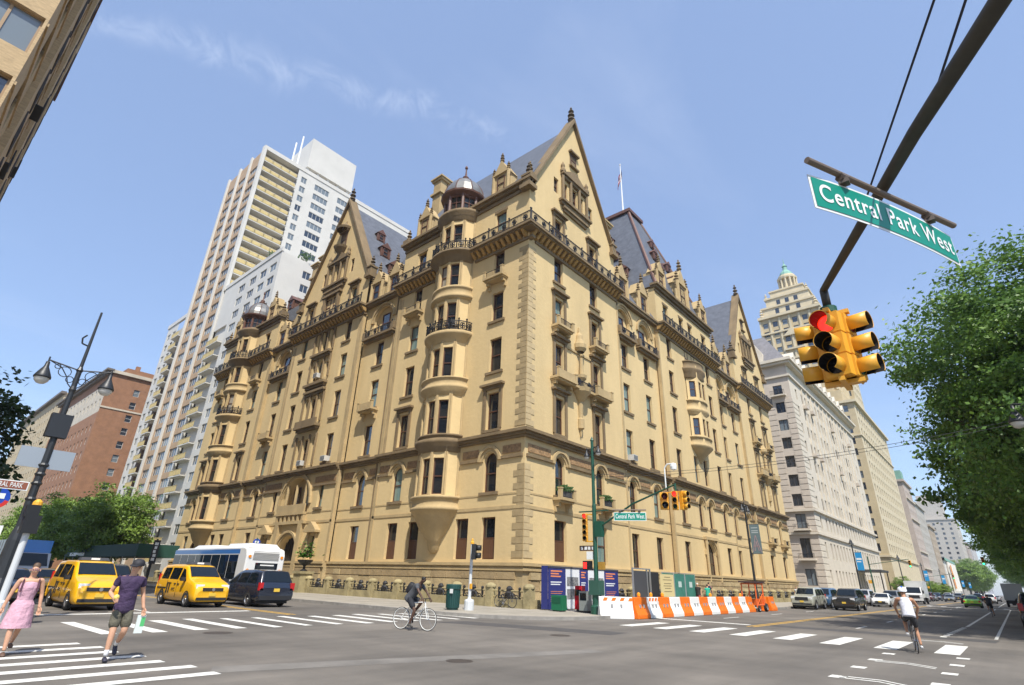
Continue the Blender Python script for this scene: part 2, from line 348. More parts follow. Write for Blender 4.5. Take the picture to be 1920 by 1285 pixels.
# ---- south front
SP=[(-17.4,0,0.),(-23.6,-17.4,-.3),(-38.8,-23.6,.15),(-44.9,-38.8,-.3),(-62.4,-44.9,0.)]
LOG=(25.3,27.9)
def corner_cols(c1,c2,g): return stack(c1,r0=False)+stack(c2,r0=False)+r6(c1)+r6(c2)+[(R0,u,1.35,'sash','none') for u in g]
facade_panel(FS,-17.4,0,0,EAVE,corner_cols(-3.35,-14.4,(-3.28,-6.0,-11.6,-14.4)))
facade_panel(FS,-23.6,-17.4,-.3,29.3,stack(-20.35,rows=(R2,R3,R4),sur=('sill','sill','sill'))+[((25.4,28.5),-20.35,3.4,'arch','none')])
cc=[]
for u in(-26.45,-36.0): cc+=stack(u,r1='rect',rows=(R2,R3,R4,R5),sur=('sill',)*4,r0=False)+[((30.65,32.9),u,1.2,'sash','ped')]+[((2.9,5.0),u,1.1,'sash','none')]
for r in(R2,R3): cc+=[(r,-31.2,1.25,'sash','none'),(r,-32.75,.6,'sash','none'),(r,-29.65,.6,'sash','none')]
cc+=[((22.3,24.7),-31.2,1.2,'arch','none'),((22.3,24.2),-32.6,.55,'sash','none'),((22.3,24.2),-29.8,.55,'sash','none'),(R5,-31.2,1.1,'sash','none'),(R5,-32.6,.6,'sash','none'),(R5,-29.8,.6,'sash','none'),((7.35,11.0),-31.3,5.6,'arch','none'),((-1.5,5.1),-31.2,3.6,'arch','none')]
mbc=MB(FS); wall(mbc,-38.8,-23.6,WT,EAVE-.6,[(u-w/2,u+w/2,z[0] if z[0]>0 else WT+.01,z[1],st=='arch') for z,u,w,st,su in cc],.15,.9)
mbc.box(-34.3,-28.3,-1.0,-.76,WT,11.2); part(mbc,'wall',stone)
for z,u,w,st,su in cc:
    if z[0]<0 or w>5: continue
    window(DK,FS,u,z[0],w,z[1]-z[0],'arch' if st=='arch' else 'sash',-.15); surround(FS,u,z[0],z[1],w,.15,su)
hood(FS,-31.3,11.0,5.6,.15); hood(FS,-31.2,5.1,3.6,.15)
facade_panel(FS,-44.9,-38.8,-.3,29.3,stack(-41.6,rows=(R2,R3,R4),sur=('sill','sill','sill'))+[((25.4,28.5),-41.6,3.4,'arch','none')])
facade_panel(FS,-62.4,-44.9,0,EAVE,corner_cols(-48.0,-59.1,(-48.0,-50.6,-56.3,-59.1)))
# entrance: dark carriage arch, gallery in the big upper arch
dk=M('passage_shade_dark',(.03,.022,.016),.8)  # shade of the open passage, painted as a near-black sheet across the arch
e=MB(FS); e.box(-33.0,-29.4,-.6,-.55,0,5.1); o=part(e,'passage_shade_panel',dk)
e=MB(FS)
for i in range(9): x=-33+3.6*i/8; e.cyl((x,-.45,0),(x,-.45,4.9),.035,n=5)
e.box(-33,-29.4,-.48,-.42,2.6,2.7); e.build('gate_bars',iron,o)
e=MB(FS); e.box(-34.1,-28.5,-.3,.55,7.1,7.35); e.box(-34.1,-28.5,.35,.5,7.35,8.15); e.box(-34.4,-28.2,-.2,.5,6.2,6.5)
for i in range(7): x=-33.9+5.2*i/6; e.box(x-.16,x+.16,.1,.48,6.5,7.1)
for x in(-33.2,-31.3,-29.4): e.cyl((x,.1,8.1),(x,.1,10.2),.16,n=8)
for s in(-1,1):
    e.box(-31.2+s*2.35-.35,-31.2+s*2.35+.35,.1,.5,0,6.2)
    u=-31.2+s*4.75; e.box(u-1.1,u+1.1,.1,.75,5.3,5.5); e.prism([(u-1.1,5.5),(u+1.1,5.5),(u,6.3)],.1,.7); e.box(u-.8,u-.62,.1,.4,2.7,5.3); e.box(u+.62,u+.8,.1,.4,2.7,5.3)
part(e,'portal',trim2)
for x in(-32.4,-30.3): window(DK,FS,x,8.15,1.3,2.0,'sash',-.55)
# centre bay dressings
e=MB(FS)
for z,w,dp in((16.35,4.6,.7),(21.4,4.4,.6),(25.2,4.2,.5),(20.6,4.3,.4)):
    e.box(-31.2-w/2,-31.2+w/2,.1,.15+dp,z,z+.28); e.box(-31.2-w/2+.2,-31.2+w/2-.2,.1,.15+dp*.6,z-.3,z)
e.box(-33.4,-29.0,.6,.8,16.63,17.25)
for x in(-33.3,-31.95,-30.45,-29.1):
    for z0,z1 in((17.0,20.3),(22.2,25.0),(25.6,28.6),(12.1,15.6)): e.cyl((x,.25,z0),(x,.25,z1),.12,n=6)
part(e,'centre_bay_dressing',trim)
# ---- east front
EP=[(0,14.4,0.),(14.4,23.6,-.3),(23.6,40.3,.15),(40.3,49.5,-.3),(49.5,63.9,0.)]
def gcols(a,b): 
    L=[]
    for u in(a,b): L+=[(R0,u,1.5,'sash','none'),(R1,u,1.25,'arch','arch'),(R2,u,1.2,'sash','ped'),(R3,u,1.2,'sash','ped'),(R4,u,1.25,'sash','ped'),(R5,u,1.3,'sash','sill'),(R6,u,1.2,'sash','ped')]
    return L
facade_panel(FE,0,14.4,0,EAVE,gcols(4.3,10.05))
def rec(a,b):
    L=[]
    for u in(a,b): L+=stack(u,rows=(R2,R3,R4),sur=('sill','sill','sill'))+[((25.2,28.3),u,2.9,'arch','none')]
    return L
facade_panel(FE,14.4,23.6,-.3,29.3,rec(16.2,20.9))
cl=[]
for u in(26.2,37.7): cl+=stack(u,r1='arch',sur=('sill',)*4)+r6(u)
for u in(30.6,33.3): cl+=[(R1,u,1.2,'arch','arch'),(R2,u,1.1,'sash','none'),(R6,u,1.2,'sash','lintel')]
cl+=[((2.0,5.9),32.0,2.4,'arch','none')]
facade_panel(FE,23.6,40.3,.15,EAVE,cl)
facade_panel(FE,40.3,49.5,-.3,29.3,rec(42.4,46.8))
facade_panel(FE,49.5,63.9,0,EAVE,gcols(54.0,59.6))
e=MB(FE); e.box(30.3,33.7,.1,.5,6.2,6.5)
for y in(30.5,33.5): e.cyl((y,.35,2),(y,.35,6.2),.16,n=8)
hood(FE,32,5.9,2.4,.15); part(e,'portal',trim2)
# ---- side and rear closing walls, inner mass
for b in((-62.2,-1.7,1.7,18,0,29.0),(-16,-1.7,18,63.7,0,29.0),(-62.2,-45,18,60,0,29.0),(-62.3,-45.1,.6,14.2,29.0,EAVE),(-17.2,-.5,.6,14.2,29,EAVE),(-17,-.5,23.9,40,29,EAVE),(-17,-.5,49.8,63.6,29,EAVE),(-38.6,-23.8,1.1,18,29.01,EAVE-.7)):
    m=MB(); m.box(*b); part(m,'inner_wall',stone)
# ---- base, bands, cornices
def ring(name,m,bands):
    """mouldings that follow the front planes of both fronts: bands (z0,z1,projection)"""
    for F,P in((FS,SP),(FE,EP)):
        for a,b,d in P:
            q=MB(F)
            for z0,z1,p in bands:
                lo,hi=a+.004,b-.004
                if F is FS and b==0: hi=p
                if F is FE and a==0: lo=.304
                q.box(lo,hi,d-.3,d+p,z0,z1)
            part(q,name,m)
ring('water_table',trim2,((WT-.2,WT,.34),(WT-.34,WT-.2,.2),(WT-.5,WT-.34,.26)))
ring('plinth',basestone,((-.4,.94,.28),))
ring('base_course',basestone,((1.0,2.19,.11),))
blk=MB(); blk.box(-.78,.78,-.2,0,.0,.62); blk2=MB(); blk2.box(-.46,.46,-.17,0,0,.62)
bm1=blk.mesh('stone',basestone); bm2=blk2.mesh('stone',M('base_stone_dark',(.40,.29,.15),.9,var=.3,scale=.8,bump=.6,bscale=5))
for F,L in((FS,62.4),(FE,63.9)):
    u=.5
    while u<L-1.2:
        big=RND.random()<.62; h=.8 if big else .48
        uu=-(u+h) if F is FS else u+h
        dd=0
        for a,b,d in(SP if F is FS else EP):
            if a<=uu<=b: dd=d
        for zz in(.98,1.66):
            big2=big if zz<1 else not big
            put('stone',bm1 if big2 else bm2,DK,F(uu,dd+.11,zz),F.rz,((h/.78) if big2 else (h/.46),.7+.5*RND.random(),1 if zz<1 else .72))
        u+=2*h+.05
ring('cornice',trim,((CO-.22,CO,.62),(CO-.4,CO-.22,.42),(CO-.58,CO-.4,.25)))
ring('string_course',trim2,((6.2,6.42,.05),)); ring('string_course',trim2,((7.2,7.32,.03),))
# carved frieze panels and impost strings between arches
fr=MB(FS)
def fspans(P,centers,F):
    L=[]
    for a,b,d in P:
        cs=sorted(c for c in centers if a<c[0]<b); s=a+.35
        for c,hw in cs:
            if c-hw-.1>s+.3: L.append((s,c-hw-.1,d))
            s=c+hw+.1
        if b-.35>s+.3: L.append((s,b-.35,d))
    return L
S_c=[(-3.35,1.15),(-8.9,2.5),(-14.4,1.15),(-20.35,1.15),(-31.3,3.4),(-41.6,1.15),(-48,1.15),(-53.4,2.5),(-59.1,1.15)]
E_c=[(4.3,1.15),(10.05,1.15),(16.2,1.15),(20.9,1.15),(26.2,1.15),(30.6,1.15),(33.3,1.15),(37.7,1.15),(42.4,1.15),(46.8,1.15),(54,1.15),(59.6,1.15)]
for F,P,C in((FS,SP,S_c),(FE,EP,E_c)):
    for a,b,d in fspans(P,C,F):
        f=MB(F); f.box(a,b,d-.05,d+.06,10.15,10.75); part(f,'frieze_panel',frieze_m)
        f=MB(F); f.box(a-.2,b+.2,d-.05,d+.17,9.78,9.98); part(f,'impost_band',trim)
# corbelled balcony at the seventh floor
bal=MB(); 
BS=[(-17.6,-11.4,0),(-6.5,.0,0),(-39.2,-23.2,.15),(-62.4,-56,0),(-50.9,-44.7,0)]; BE=[(0,14.6,0),(23.3,40.6,.15),(49.2,63.9,0)]
for F,L in((FS,BS),(FE,BE)):
    for a,b,d in L:
        if F is FS and b==0: b2=1.0
        else: b2=b
        a2=.304 if (F is FE and a==0) else a
        q=MB(F); q.box(a2,b2,d-.3,d+1.0,BAL-.22,BAL); q.box(a2+(.12 if a2==a else 0),b2-.12,d-.3,d+.82,BAL-.36,BAL-.22); q.box(a2+(.2 if a2==a else .5),b2-(.2 if b2==b else .5),d-.3,d+.14,BAL-1.15,BAL-.9)
        o=part(q,'balcony',trim)
        n=int((b-a)/.62)
        q=MB(F)
        for i in range(n+1):
            u=a+.25+(b-a-.5)*i/n; q.add([(u-.14,d,BAL-.36),(u+.14,d,BAL-.36),(u+.14,d+.72,BAL-.36),(u-.14,d+.72,BAL-.36),(u-.14,d,BAL-.9),(u+.14,d,BAL-.9),(u+.14,d+.3,BAL-.8),(u-.14,d+.3,BAL-.8)],[(0,3,2,1),(4,5,6,7),(0,1,5,4),(1,2,6,5),(2,3,7,6),(3,0,4,7)])
        q.build('corbels',M('ochre_stone',(.44,.27,.09),.85,var=.3,scale=2),o)
        r=MB(F); rail(r,[((-.85 if a2==.304 else a2+.1),d+.92,BAL),(b2-.1,d+.92,BAL)])
        r.build('railing',iron,o)
# recess loggias: cornice and railing
for F,L in((FS,((-20.35,-23.4,-17.6),(-41.6,-44.7,-39.0))),(FE,((16.2,14.6,18.5),(20.9,18.5,23.4),(42.4,40.5,44.6),(46.8,44.6,49.3)))):
    for u,a,b in L:
        w=(b-a)/2-.25; q=MB(F); q.box(u-w,u+w,-.5,.35,24.75,25.0); q.box(u-w+.15,u+w-.15,-.5,.1,24.5,24.75)
        q.box(u-w-.05,u-w+.35,-.32,.3,25.0,25.75); q.box(u+w-.35,u+w+.05,-.32,.3,25.0,25.75); o=part(q,'balcony',trim)
        r=MB(F); rail(r,[(u-w+.35,.2,25.0),(u+w-.35,.2,25.0)],.8); r.build('railing',iron,o)
        q=MB(F); q.box(a,b,-.35,.22,29.05,29.35); q.box(a,b,-.35,.35,29.35,29.6); part(q,'cornice',trim)
        hood(F,u,28.4,3.1 if F is FS else 2.7,-.3)
# eaves cornice on pavilions
for F,L in((FS,((-17.4,0,0),(-62.4,-44.9,0))),(FE,((23.6,40.3,.15),))):
    for a,b,d in L:
        q=MB(F); q.box(a-.15,b+(.35 if b==0 else .15),d-.4,d+.35,EAVE-.02,EAVE+.28); q.box(a-.3,b+(.55 if b==0 else .3),d-.4,d+.6,EAVE+.28,EAVE+.55); q.box(a,b,d-.05,d+.14,EAVE-.5,EAVE-.2); part(q,'eaves_cornice',trim)
# ---- oriel turrets on south front
def oriel(cx):
    th=[-90,-52,-17,17,52,90]; Rr=2.15
    P=[(cx+Rr*math.sin(math.radians(a)),-1.62*math.cos(math.radians(a))) for a in th]
    def ring2(prof,m,name):
        q=MB(); q.lathe(prof,(cx,.12),20,PI,2*PI,1,.82); part(q,name,m,True)
    rows=[R1,R2,R3,R4,R5,R6]; walls=MB()
    for i in range(5):
        a=Vector((P[i][0],P[i][1],0)); b=Vector((P[i+1][0],P[i+1][1],0)); U=(b-a); L=U.length; U/=L; F=Frame(a,tuple(U),(U.y,-U.x,0))
        mb=MB(F); ops=[]
        wn_=i in(1,2,3); w=.86
        if wn_:
            for z0,z1 in rows: ops.append((L/2-w/2,L/2+w/2,z0,z1-.1))
        wall(mb,0,L,6.9,EAVE-.1,ops,0,.25); part(mb,'oriel_wall',stone)
        if wn_:
            for z0,z1 in rows: window(DK,F,L/2,z0,w,z1-.1-z0,'sash',-.2,pm=[glass,glass2,glass,blind][RND.randrange(4)])
        for s in(.0,L): q=MB(F); q.box(max(s-.13,0),min(s+.13,L),-.02,.07,7.3,33.1); part(q,'pilaster',trim2)
    # corbel, belts
    ring2([(.35,3.3),(.6,3.55),(.75,4.2),(1.5,5.0),(2.0,5.9),(2.35,6.3),(2.45,6.35),(2.45,6.55),(2.3,6.6),(2.3,7.15),(2.5,7.2),(2.5,7.38),(2.1,7.42)],trim2,'corbel')
    ring2([(2.1,10.75),(2.25,10.8),(2.25,11.2),(2.6,11.45),(2.65,11.75),(2.3,11.8),(2.25,12.0),(2.4,12.05),(2.4,12.2),(2.1,12.22)],trim,'belt')
    ring2([(2.1,15.5),(2.2,15.55),(2.25,15.8),(2.6,16.1),(2.6,16.3),(2.45,16.35),(2.45,16.85),(2.6,16.9),(2.6,17.02),(2.1,17.05)],trim2,'belt')
    ring2([(2.1,20.3),(2.2,20.4),(2.3,20.75),(2.7,20.95),(2.75,21.25),(2.1,21.28)],trim2,'belt')
    ring2([(2.1,24.55),(2.45,24.7),(2.5,24.9),(2.3,25.0),(2.3,25.6),(2.4,25.65),(2.4,25.85),(2.1,25.88)],trim2,'belt')
    ring2([(2.1,28.45),(2.25,28.5),(2.3,28.9),(2.85,29.25),(2.95,29.3),(2.95,29.5),(2.1,29.53)],trim,'belt')
    ring2([(2.1,33.1),(2.25,33.2),(2.3,33.7),(2.6,34.0),(2.65,34.25),(2.4,34.3),(2.0,34.6)],trim,'belt')
    for z,R in((BAL,2.8),(21.27,2.6)):
        r=MB(); pts=[(cx+R*math.cos(PI+PI*i/10),.12+R*.82*math.sin(PI+PI*i/10),z) for i in range(11)]; rail(r,pts,.9,.17); part(r,'railing',iron)
    # timber lantern
    q=MB(); q.lathe([(1.7,34.3),(1.7,36.4)],(cx,.2),8); part(q,'lantern_wall',glass2)
    q=MB(); n=8
    for i in range(n):
        a=2*PI*i/n; x=cx+1.78*math.cos(a); y=.2+1.78*math.sin(a); q.cyl((x,y,34.2),(x,y,36.6),.17,n=6)
        b=2*PI*(i+1)/n; x2=cx+1.74*math.cos(b); y2=.2+1.74*math.sin(b)
        for z,rr in((34.55,.2),(36.35,.16),(35.5,.05)): q.cyl((x,y,z),(x2,y2,z),rr,n=5)
        xm=(x+x2)/2; ym=(y+y2)/2; q.cyl((xm,ym,34.4),(xm,ym,36.4),.06,n=4)
    q.lathe([(1.8,36.4),(2.0,36.5),(2.3,36.62),(2.35,36.8),(2.0,36.9)],(cx,.2),16); part(q,'lantern_frame',copper)
    q=MB(); pr=[(2.1,36.85),(2.05,37.4),(1.85,38.0),(1.5,38.6),(1.0,39.1),(.5,39.4),(.3,39.5)]; q.lathe(pr,(cx,.2),16); o=part(q,'dome',lead)
    q=MB()
    for i in range(8):
        a=2*PI*(i+.5)/8; q.tube([(cx+r*1.01*math.cos(a),.2+r*1.01*math.sin(a),z) for r,z in pr],.05,4)
    q.build('dome_rib',copper,o)
    q=MB(); q.lathe([(.42,39.4),(.5,39.6),(.3,39.8),(.35,39.95),(.12,40.2),(.08,40.7),(.07,41.1),(.16,41.2),(.16,41.35),(.01,41.6)],(cx,.2),8); q.build('finial',copper,o)
oriel(-8.9); oriel(-53.4)
# ---- east centre oriel (shallow bay)
def ebay(c):
    P=[(-2.0,0.1),(-1.15,1.15),(1.15,1.15),(2.0,.1)]
    for i in range(3):
        a=Vector((P[i][1]+.15,c+P[i][0],0)); b=Vector((P[i+1][1]+.15,c+P[i+1][0],0)); U=b-a; L=U.length; U/=L; F=Frame(a,tuple(U),(U.y,-U.x,0))
        mb=MB(F); ops=[]
        us=[L/2] if i!=1 else [L*.27,L*.73]
        for z0,z1 in((17.6,19.6),(22.2,24.2)): ops+=[(u-.36,u+.36,z0,z1) for u in us]
        wall(mb,0,L,16.4,26.2,ops,0,.2); part(mb,'oriel_wall',stone)
        for z0,z1 in((17.6,19.6),(22.2,24.2)):
            for u in us: window(DK,F,u,z0,.72,z1-z0,'sash',-.15)
    for prof,mm in(([(.3,14.6),(1.0,15.4),(1.9,16.0),(2.3,16.3),(2.3,16.5),(2.15,16.55),(2.15,17.2),(2.35,17.25),(2.35,17.4),(2,17.45)],trim2),([(2.0,20.0),(2.2,20.3),(2.35,20.5),(2.35,20.7),(2.1,20.75),(2.1,21.6),(2.3,21.65),(2.3,21.8),(2,21.85)],trim2),([(2.0,24.5),(2.2,24.7),(2.2,25.3),(2.5,25.6),(2.5,25.85),(2.2,25.9),(2.2,26.6),(2.3,26.65),(2.3,26.75),(1.9,26.8)],trim)):
        q=MB(); q.lathe(prof,(.1,c),16,-PI/2,PI/2,.62,1.02); part(q,'belt',mm,True)
ebay(32.0)
for u in(31.0,33.0): window(DK,FE,u,26.4,.9,2.0,'sash',.17)
# ---- SE and NE pavilion balconies
for a,b in((4.3,10.05),(54.0,59.6)):
    for u in(a,b): small_balcony(FE,u,21.45,2.3,.85); small_balcony(FE,u,7.3,2.0,.8,flowers=(a<20)); small_balcony(FE,u,16.75,2.6,.95,stonefront=True)
    m_=(a+b)/2; q=MB(FE); q.box(a+1.3,b-1.3,0,.6,16.55,16.75); q.lathe([(.05,12.6),(.15,13.2),(.3,13.3),(.3,14.1),(.2,14.2),(.25,15.6),(.9,16.4),(1.0,16.75)],(m_,.1),12,0,2*PI)
    q.lathe([(.3,17.4),(.55,17.7),(.6,17.95),(.4,18.0)],(m_,.15),10); q.lathe([(.42,20.2),(.62,20.5),(.62,20.9),(.5,21.0),(.35,21.4),(.3,21.8),(.12,22.1),(.08,22.6),(.01,22.7)],(m_,.15),10); q.cyl((m_,.3,18.0),(m_,.3,19.6),.22,.13,n=8); q.ball((m_,.3,19.85),.17,6)
    q.box(a+.9,b-.9,0,.1,20.0,20.18); part(q,'niche_canopy',trim2)
    r=MB(FE); rail(r,[(a+1.3,.55,16.75),(b-1.3,.55,16.75)],.55,.14); part(r,'railing',iron)
for u in(-3.35,-14.4,-48,-59.1): small_balcony(FS,u,25.6,2.3,.85)
for u in(-20.35,-41.6): small_balcony(FS,u,16.75,2.4,.9,-.3,stonefront=True)
# air conditioners
acm=M('ac_unit',(.55,.54,.5),.6)
for F,u,z,d in((FE,16.2,12.2,-.3),(FS,-26.45,12.2,.15),(FS,-31.2,12.2,.15),(FS,-31.2,22.3,.15)):
    q=MB(F); q.box(u-.42,u+.42,d-.2,d+.5,z+.02,z+.55); o=part(q,'air_conditioner',acm)
    q=MB(F)
    for i in range(6): q.box(u-.38,u+.38,d+.5,d+.515,z+.08+i*.075,z+.12+i*.075)
    q.build('grille',M('ac_grille',(.2,.2,.19),.6),o)
# ---- quoins along pavilion corners
qa=MB(); qa.box(-.5,.5,-.02,0,0,.42); qb=MB(); qb.box(-.32,.32,-.02,0,0,.42)
qd=M('quoin_olive',(.40,.295,.15),.85,var=.3,scale=1.5); ql=M('quoin_pale',(.545,.415,.225),.85,var=.2,scale=1.5)
qm=[qa.mesh('quoin',qd),qb.mesh('quoin',ql),qa.mesh('quoin',ql),qb.mesh('quoin',qd)]
def quoins(F,u,side,d,z0,z1,dark=True,step=.9):
    z=z0; i=0
    while z<z1-.5:
        hw=.5 if i%2==0 else .32
        put('quoin',qm[(0 if i%2==0 else 3) if dark else (2 if i%2==0 else 1)],DK,F(u+side*hw,d+.015,z),F.rz); z+=step/2; i+=1
quoins(FS,0,-1,0,3.0,9.6); quoins(FS,0,-1,0,12.1,28.2)
quoins(FE,0,1,0,3.0,9.6,False); quoins(FE,0,1,0,12.1,28.2,False)
for u,s,d in((14.4,-1,0),(23.6,1,.15),(40.3,-1,.15),(49.5,1,0)): 
    q=MB(FE); q.box(u-.02 if s<0 else u-.25,u+.25 if s<0 else u+.02,d-.3,d+.04,12,28); part(q,'pilaster',trim2)
    q=MB(FE); q.box(u-.02 if s<0 else u-.25,u+.25 if s<0 else u+.02,d-.3,d+.04,WT,11.1); part(q,'pilaster',trim2)
for u,s,d in((-17.4,1,0),(-23.6,-1,.15),(-38.8,1,.15),(-44.9,-1,0)):
    for z0,z1 in((WT,11.1),(11.8,28.2)):
        q=MB(FS); a=u-.3 if s<0 else u-.05; q.box(a,a+.35,d-.3,d+.05,z0,z1); part(q,'pilaster',trim2)
    q=MB(FS); a=u+(.32 if s>0 else -.75); q.box(a,a+.42,d-.05,d+.018,12,28); part(q,'stone_strip',M('strip_stone',(.50,.365,.185),.85,var=.35,scale=1.2,stretch=(1,1,.4)))
q=MB(FS); q.cyl((-17.9,-.15,WT),(-17.9,-.15,29),.07,n=6); part(q,'downpipe',trim)
q=MB(FE); q.cyl((14.9,-.15,12),(14.9,-.15,29),.06,n=6); part(q,'downpipe',trim)
# ---- gables
def gable(F,c,hw,z0,za,d,wins,dep=.7):
    H=za-z0; ri=3.6; zr=z0+H*(1-ri/hw)-.25
    g=MB(F); wl=[(c+u-w/2,c+u+w/2,a,b) for u,w,a,b in wins if b<zr]
    wall(g,c-ri,c+ri,z0,zr,wl,d,.3)
    e=hw*(za-zr)/H
    g.poly([(c-hw,d,z0),(c-ri,d,z0),(c-ri,d,zr),(c-e,d,zr)]); g.poly([(c+hw,d,z0),(c+ri,d,z0),(c+ri,d,zr),(c+e,d,zr)]); g.poly([(c-e,d,zr),(c+e,d,zr),(c,d,za)])
    g.add([(c-hw,d-dep,z0),(c+hw,d-dep,z0),(c,d-dep,za)],[(0,1,2)]); o=part(g,'gable',stone)
    for u,w,a,b in wins:
        if b<zr: x=window(DK,F,c+u,a,w,b-a,'sash',d-.22)
        else:
            x=window(DK,F,c+u,a,w,b-a,'sash',d+.05); q=MB(F); q.box(c+u-w/2-.15,c+u+w/2+.15,d-.01,d+.03,a-.15,b+.1); q.box(c+u-w/2-.35,c+u+w/2+.35,d,d+.35,b+.1,b+.3); q.box(c+u-w/2-.3,c+u+w/2+.3,d,d+.3,a-.35,a-.15); q.build('window_surround',trim,o)
    q=MB(F)
    for s in(-1,1):
        a=(c+s*(hw+.25),z0-.45); b=(c,za+.0); q.prism([(a[0],a[1]),(a[0]+s*.12,a[1]-.0),(c,za+.62),(c,za-.02)],d-dep-.1,d+.38)
        q.box(c+s*hw-.55,c+s*hw+.55,d-.7,d+.5,z0-.6,z0-.2); q.box(c+s*hw-.4,c+s*hw+.4,d-.5,d+.35,z0-.2,z0+.7)
        q.box(c+s*hw-.5,c+s*hw+.5,d-.6,d+.45,z0+.7,z0+.9)
    q.build('coping',trim,o)
    q=MB(); 
    for s in(-1,1):
        p=F(c+s*hw,d-.08,z0+.9); finial(q,p.x,p.y,p.z,.9)
    p=F(c,d-.1,za+.35); finial(q,p.x,p.y,p.z,1.25); q.build('finial',M('dark_stone',(.10,.075,.05),.8),o)
    # aedicule
    q=MB(F)
    for z,w,dp in((z0+.95,5.2,.5),(z0+4.4,4.6,.45),(z0+.3,4.2,.35)):
        q.box(c-w/2,c+w/2,d,d+dp,z,z+.26); q.box(c-w/2+.15,c+w/2-.15,d,d+dp*.6,z-.3,z)
    for x in(-2.1,-.75,.75,2.1): q.cyl((c+x,d+.2,z0+1.2),(c+x,d+.2,z0+4.3),.15,n=8)
    q.prism([(c-2.1,z0+4.7),(c+2.1,z0+4.7),(c+1.0,z0+5.4),(c,z0+5.9),(c-1.0,z0+5.4)],d,d+.3)
    for s in(-1,1): q.lathe([(.3,z0+4.68),(.3,z0+4.9),(.18,z0+5.2),(.22,z0+5.5),(.02,z0+6.0)],(c+s*2.1,d+.2),8)
    q.build('aedicule',trim,o)
    return o
gw=[(0,1.1,35.6,38.2),(-1.4,.6,35.6,38.0),(1.4,.6,35.6,38.0),(-3.0,.75,35.9,37.7),(3.0,.75,35.9,37.7),(0,.9,41.2,42.6)]
gable(FE,7.0,7.1,EAVE,47.2,0,gw); gable(FE,56.7,7.0,EAVE,47.4,0,gw)
gS=gable(FS,-31.2,7.6,33.7,47.6,.15,[(0,1.0,30.9+4.6,37.9),(-1.4,.6,35.5,37.6),(1.4,.6,35.5,37.6),(-3.1,.7,35.6,37.5),(3.1,.7,35.6,37.5),(0,1.2,40.4,42.6)])
q=MB(FS); q.lathe([(.1,38.8),(.5,39.4),(1.0,40.0),(1.1,40.25),(.9,40.3)],(-31.2,.2),12); q.lathe([(1.1,42.9),(1.2,43.2),(.7,43.6),(.2,44.1),(.05,44.5)],(-31.2,.2),12); q.build('oriel_canopy',trim,gS)
q=MB(FS); q.box(-33.2,-29.2,.15,.6,33.2,33.5); q.box(-32.9,-32.5,.15,.5,30.6,33.2); q.box(-29.9,-29.5,.15,.5,30.6,33.2); part(q,'window_surround',trim)
for u in(-31.95,-30.45): window(DK,FS,u,30.6,.9,2.3,'sash',.18)
# ---- roofs
rf=MB()
def groof_x(x0,x1,yc,hw,z0,za):  # ridge along x
    rf.add([(x0,yc-hw,z0),(x0,yc+hw,z0),(x0,yc,za),(x1,yc-hw,z0),(x1,yc+hw,z0),(x1,yc,za)],[(0,3,5,2),(1,2,5,4),(0,2,1),(3,4,5)])
def flush(name='roof',m=slate):
    global rf
    o=part(rf,name,m); rf=MB(); return o
groof_x(-17.5,-.3,7.0,7.3,EAVE+.3,46.9); R_se=flush()
groof_x(-17.5,-.3,56.7,7.2,EAVE+.3,47.1); flush()
rf.add([(-31.2-7.4,.3,33.9),(-31.2+7.4,.3,33.9),(-31.2,.3,47.3),(-31.2-7.4,19,33.9),(-31.2+7.4,19,33.9),(-31.2,19,47.3)],[(0,3,5,2),(1,2,5,4),(0,2,1),(3,4,5)]); R_c=flush()
groof_x(-62.4,-45,7.0,7.3,EAVE+.3,43.0); flush()
rf.add([(-24.2,0.2,29.55),(-17,0.2,29.55),(-17,7,43),(-24.2,7,43),(-24.2,14,36),(-17,14,36)],[(0,1,2,3),(3,2,5,4)]); flush()
rf.add([(-45.5,0.2,29.55),(-38,0.2,29.55),(-38,7,43),(-45.5,7,43)],[(0,1,2,3)]); flush()
for a,b in((14.2,24),(39.9,49.7)):
    rf.add([(.2,a,29.55),(.2,b,29.55),(-7,b,43),(-7,a,43),(-16,a,36),(-16,b,36)],[(0,1,2,3),(3,2,5,4)]); flush()
# pyramid over east centre
B=[(.3,24.0),(.3,40.0),(-16.5,40.0),(-16.5,24.0)]; T=[(-5.8,30.2),(-5.8,33.6),(-9.5,33.6),(-9.5,30.2)]
rf.add([(x,y,EAVE+.55) for x,y in B]+[(x,y,52.3) for x,y in T],[(0,1,5,4),(1,2,6,5),(2,3,7,6),(3,0,4,7),(4,5,6,7)]); PY=flush()
q=MB()
for i in range(4): q.cyl((B[i][0],B[i][1],EAVE+.6),(T[i][0],T[i][1],52.35),.22,n=6)
q.box(-9.9,-5.4,29.8,34.0,52.2,52.7); q.build('roof_trim',copper,PY)
q=MB(); q.cyl((-7.6,32,52.6),(-7.6,32,63.5),.14,.06,n=8); q.ball((-7.6,32,63.6),.16,6); part(q,'flagpole',white_p)
def flag():
    n=14; L=2.6; H=1.6
    for k,(nm,cc) in enumerate((('flag_red',(.45,.03,.05)),('flag_white',(.75,.75,.74)),('flag_blue',(.03,.05,.2)))): M(nm,cc,.8)
    q=MB(); P=lambda i,j:Vector((-7.6+.14+.10*math.sin(j*.8)*i/n*2-.9*(i/n),32+.15+.35*math.sin(i*.5)*.5+.25*i/n,62.9-j*H/7-2.1*(i/n)**1.1))
    for i in range(n):
        for j in range(7):
            q.mi=2 if (i<6 and j<4) else (0 if j%2==0 else 1); q.quad(P(i,j),P(i+1,j),P(i+1,j+1),P(i,j+1))
    o=q.build('flag',[MATS['flag_red'],MATS['flag_white'],MATS['flag_blue']])
    tag(o,'striped flag hanging from the rooftop flagpole','flag')
flag()
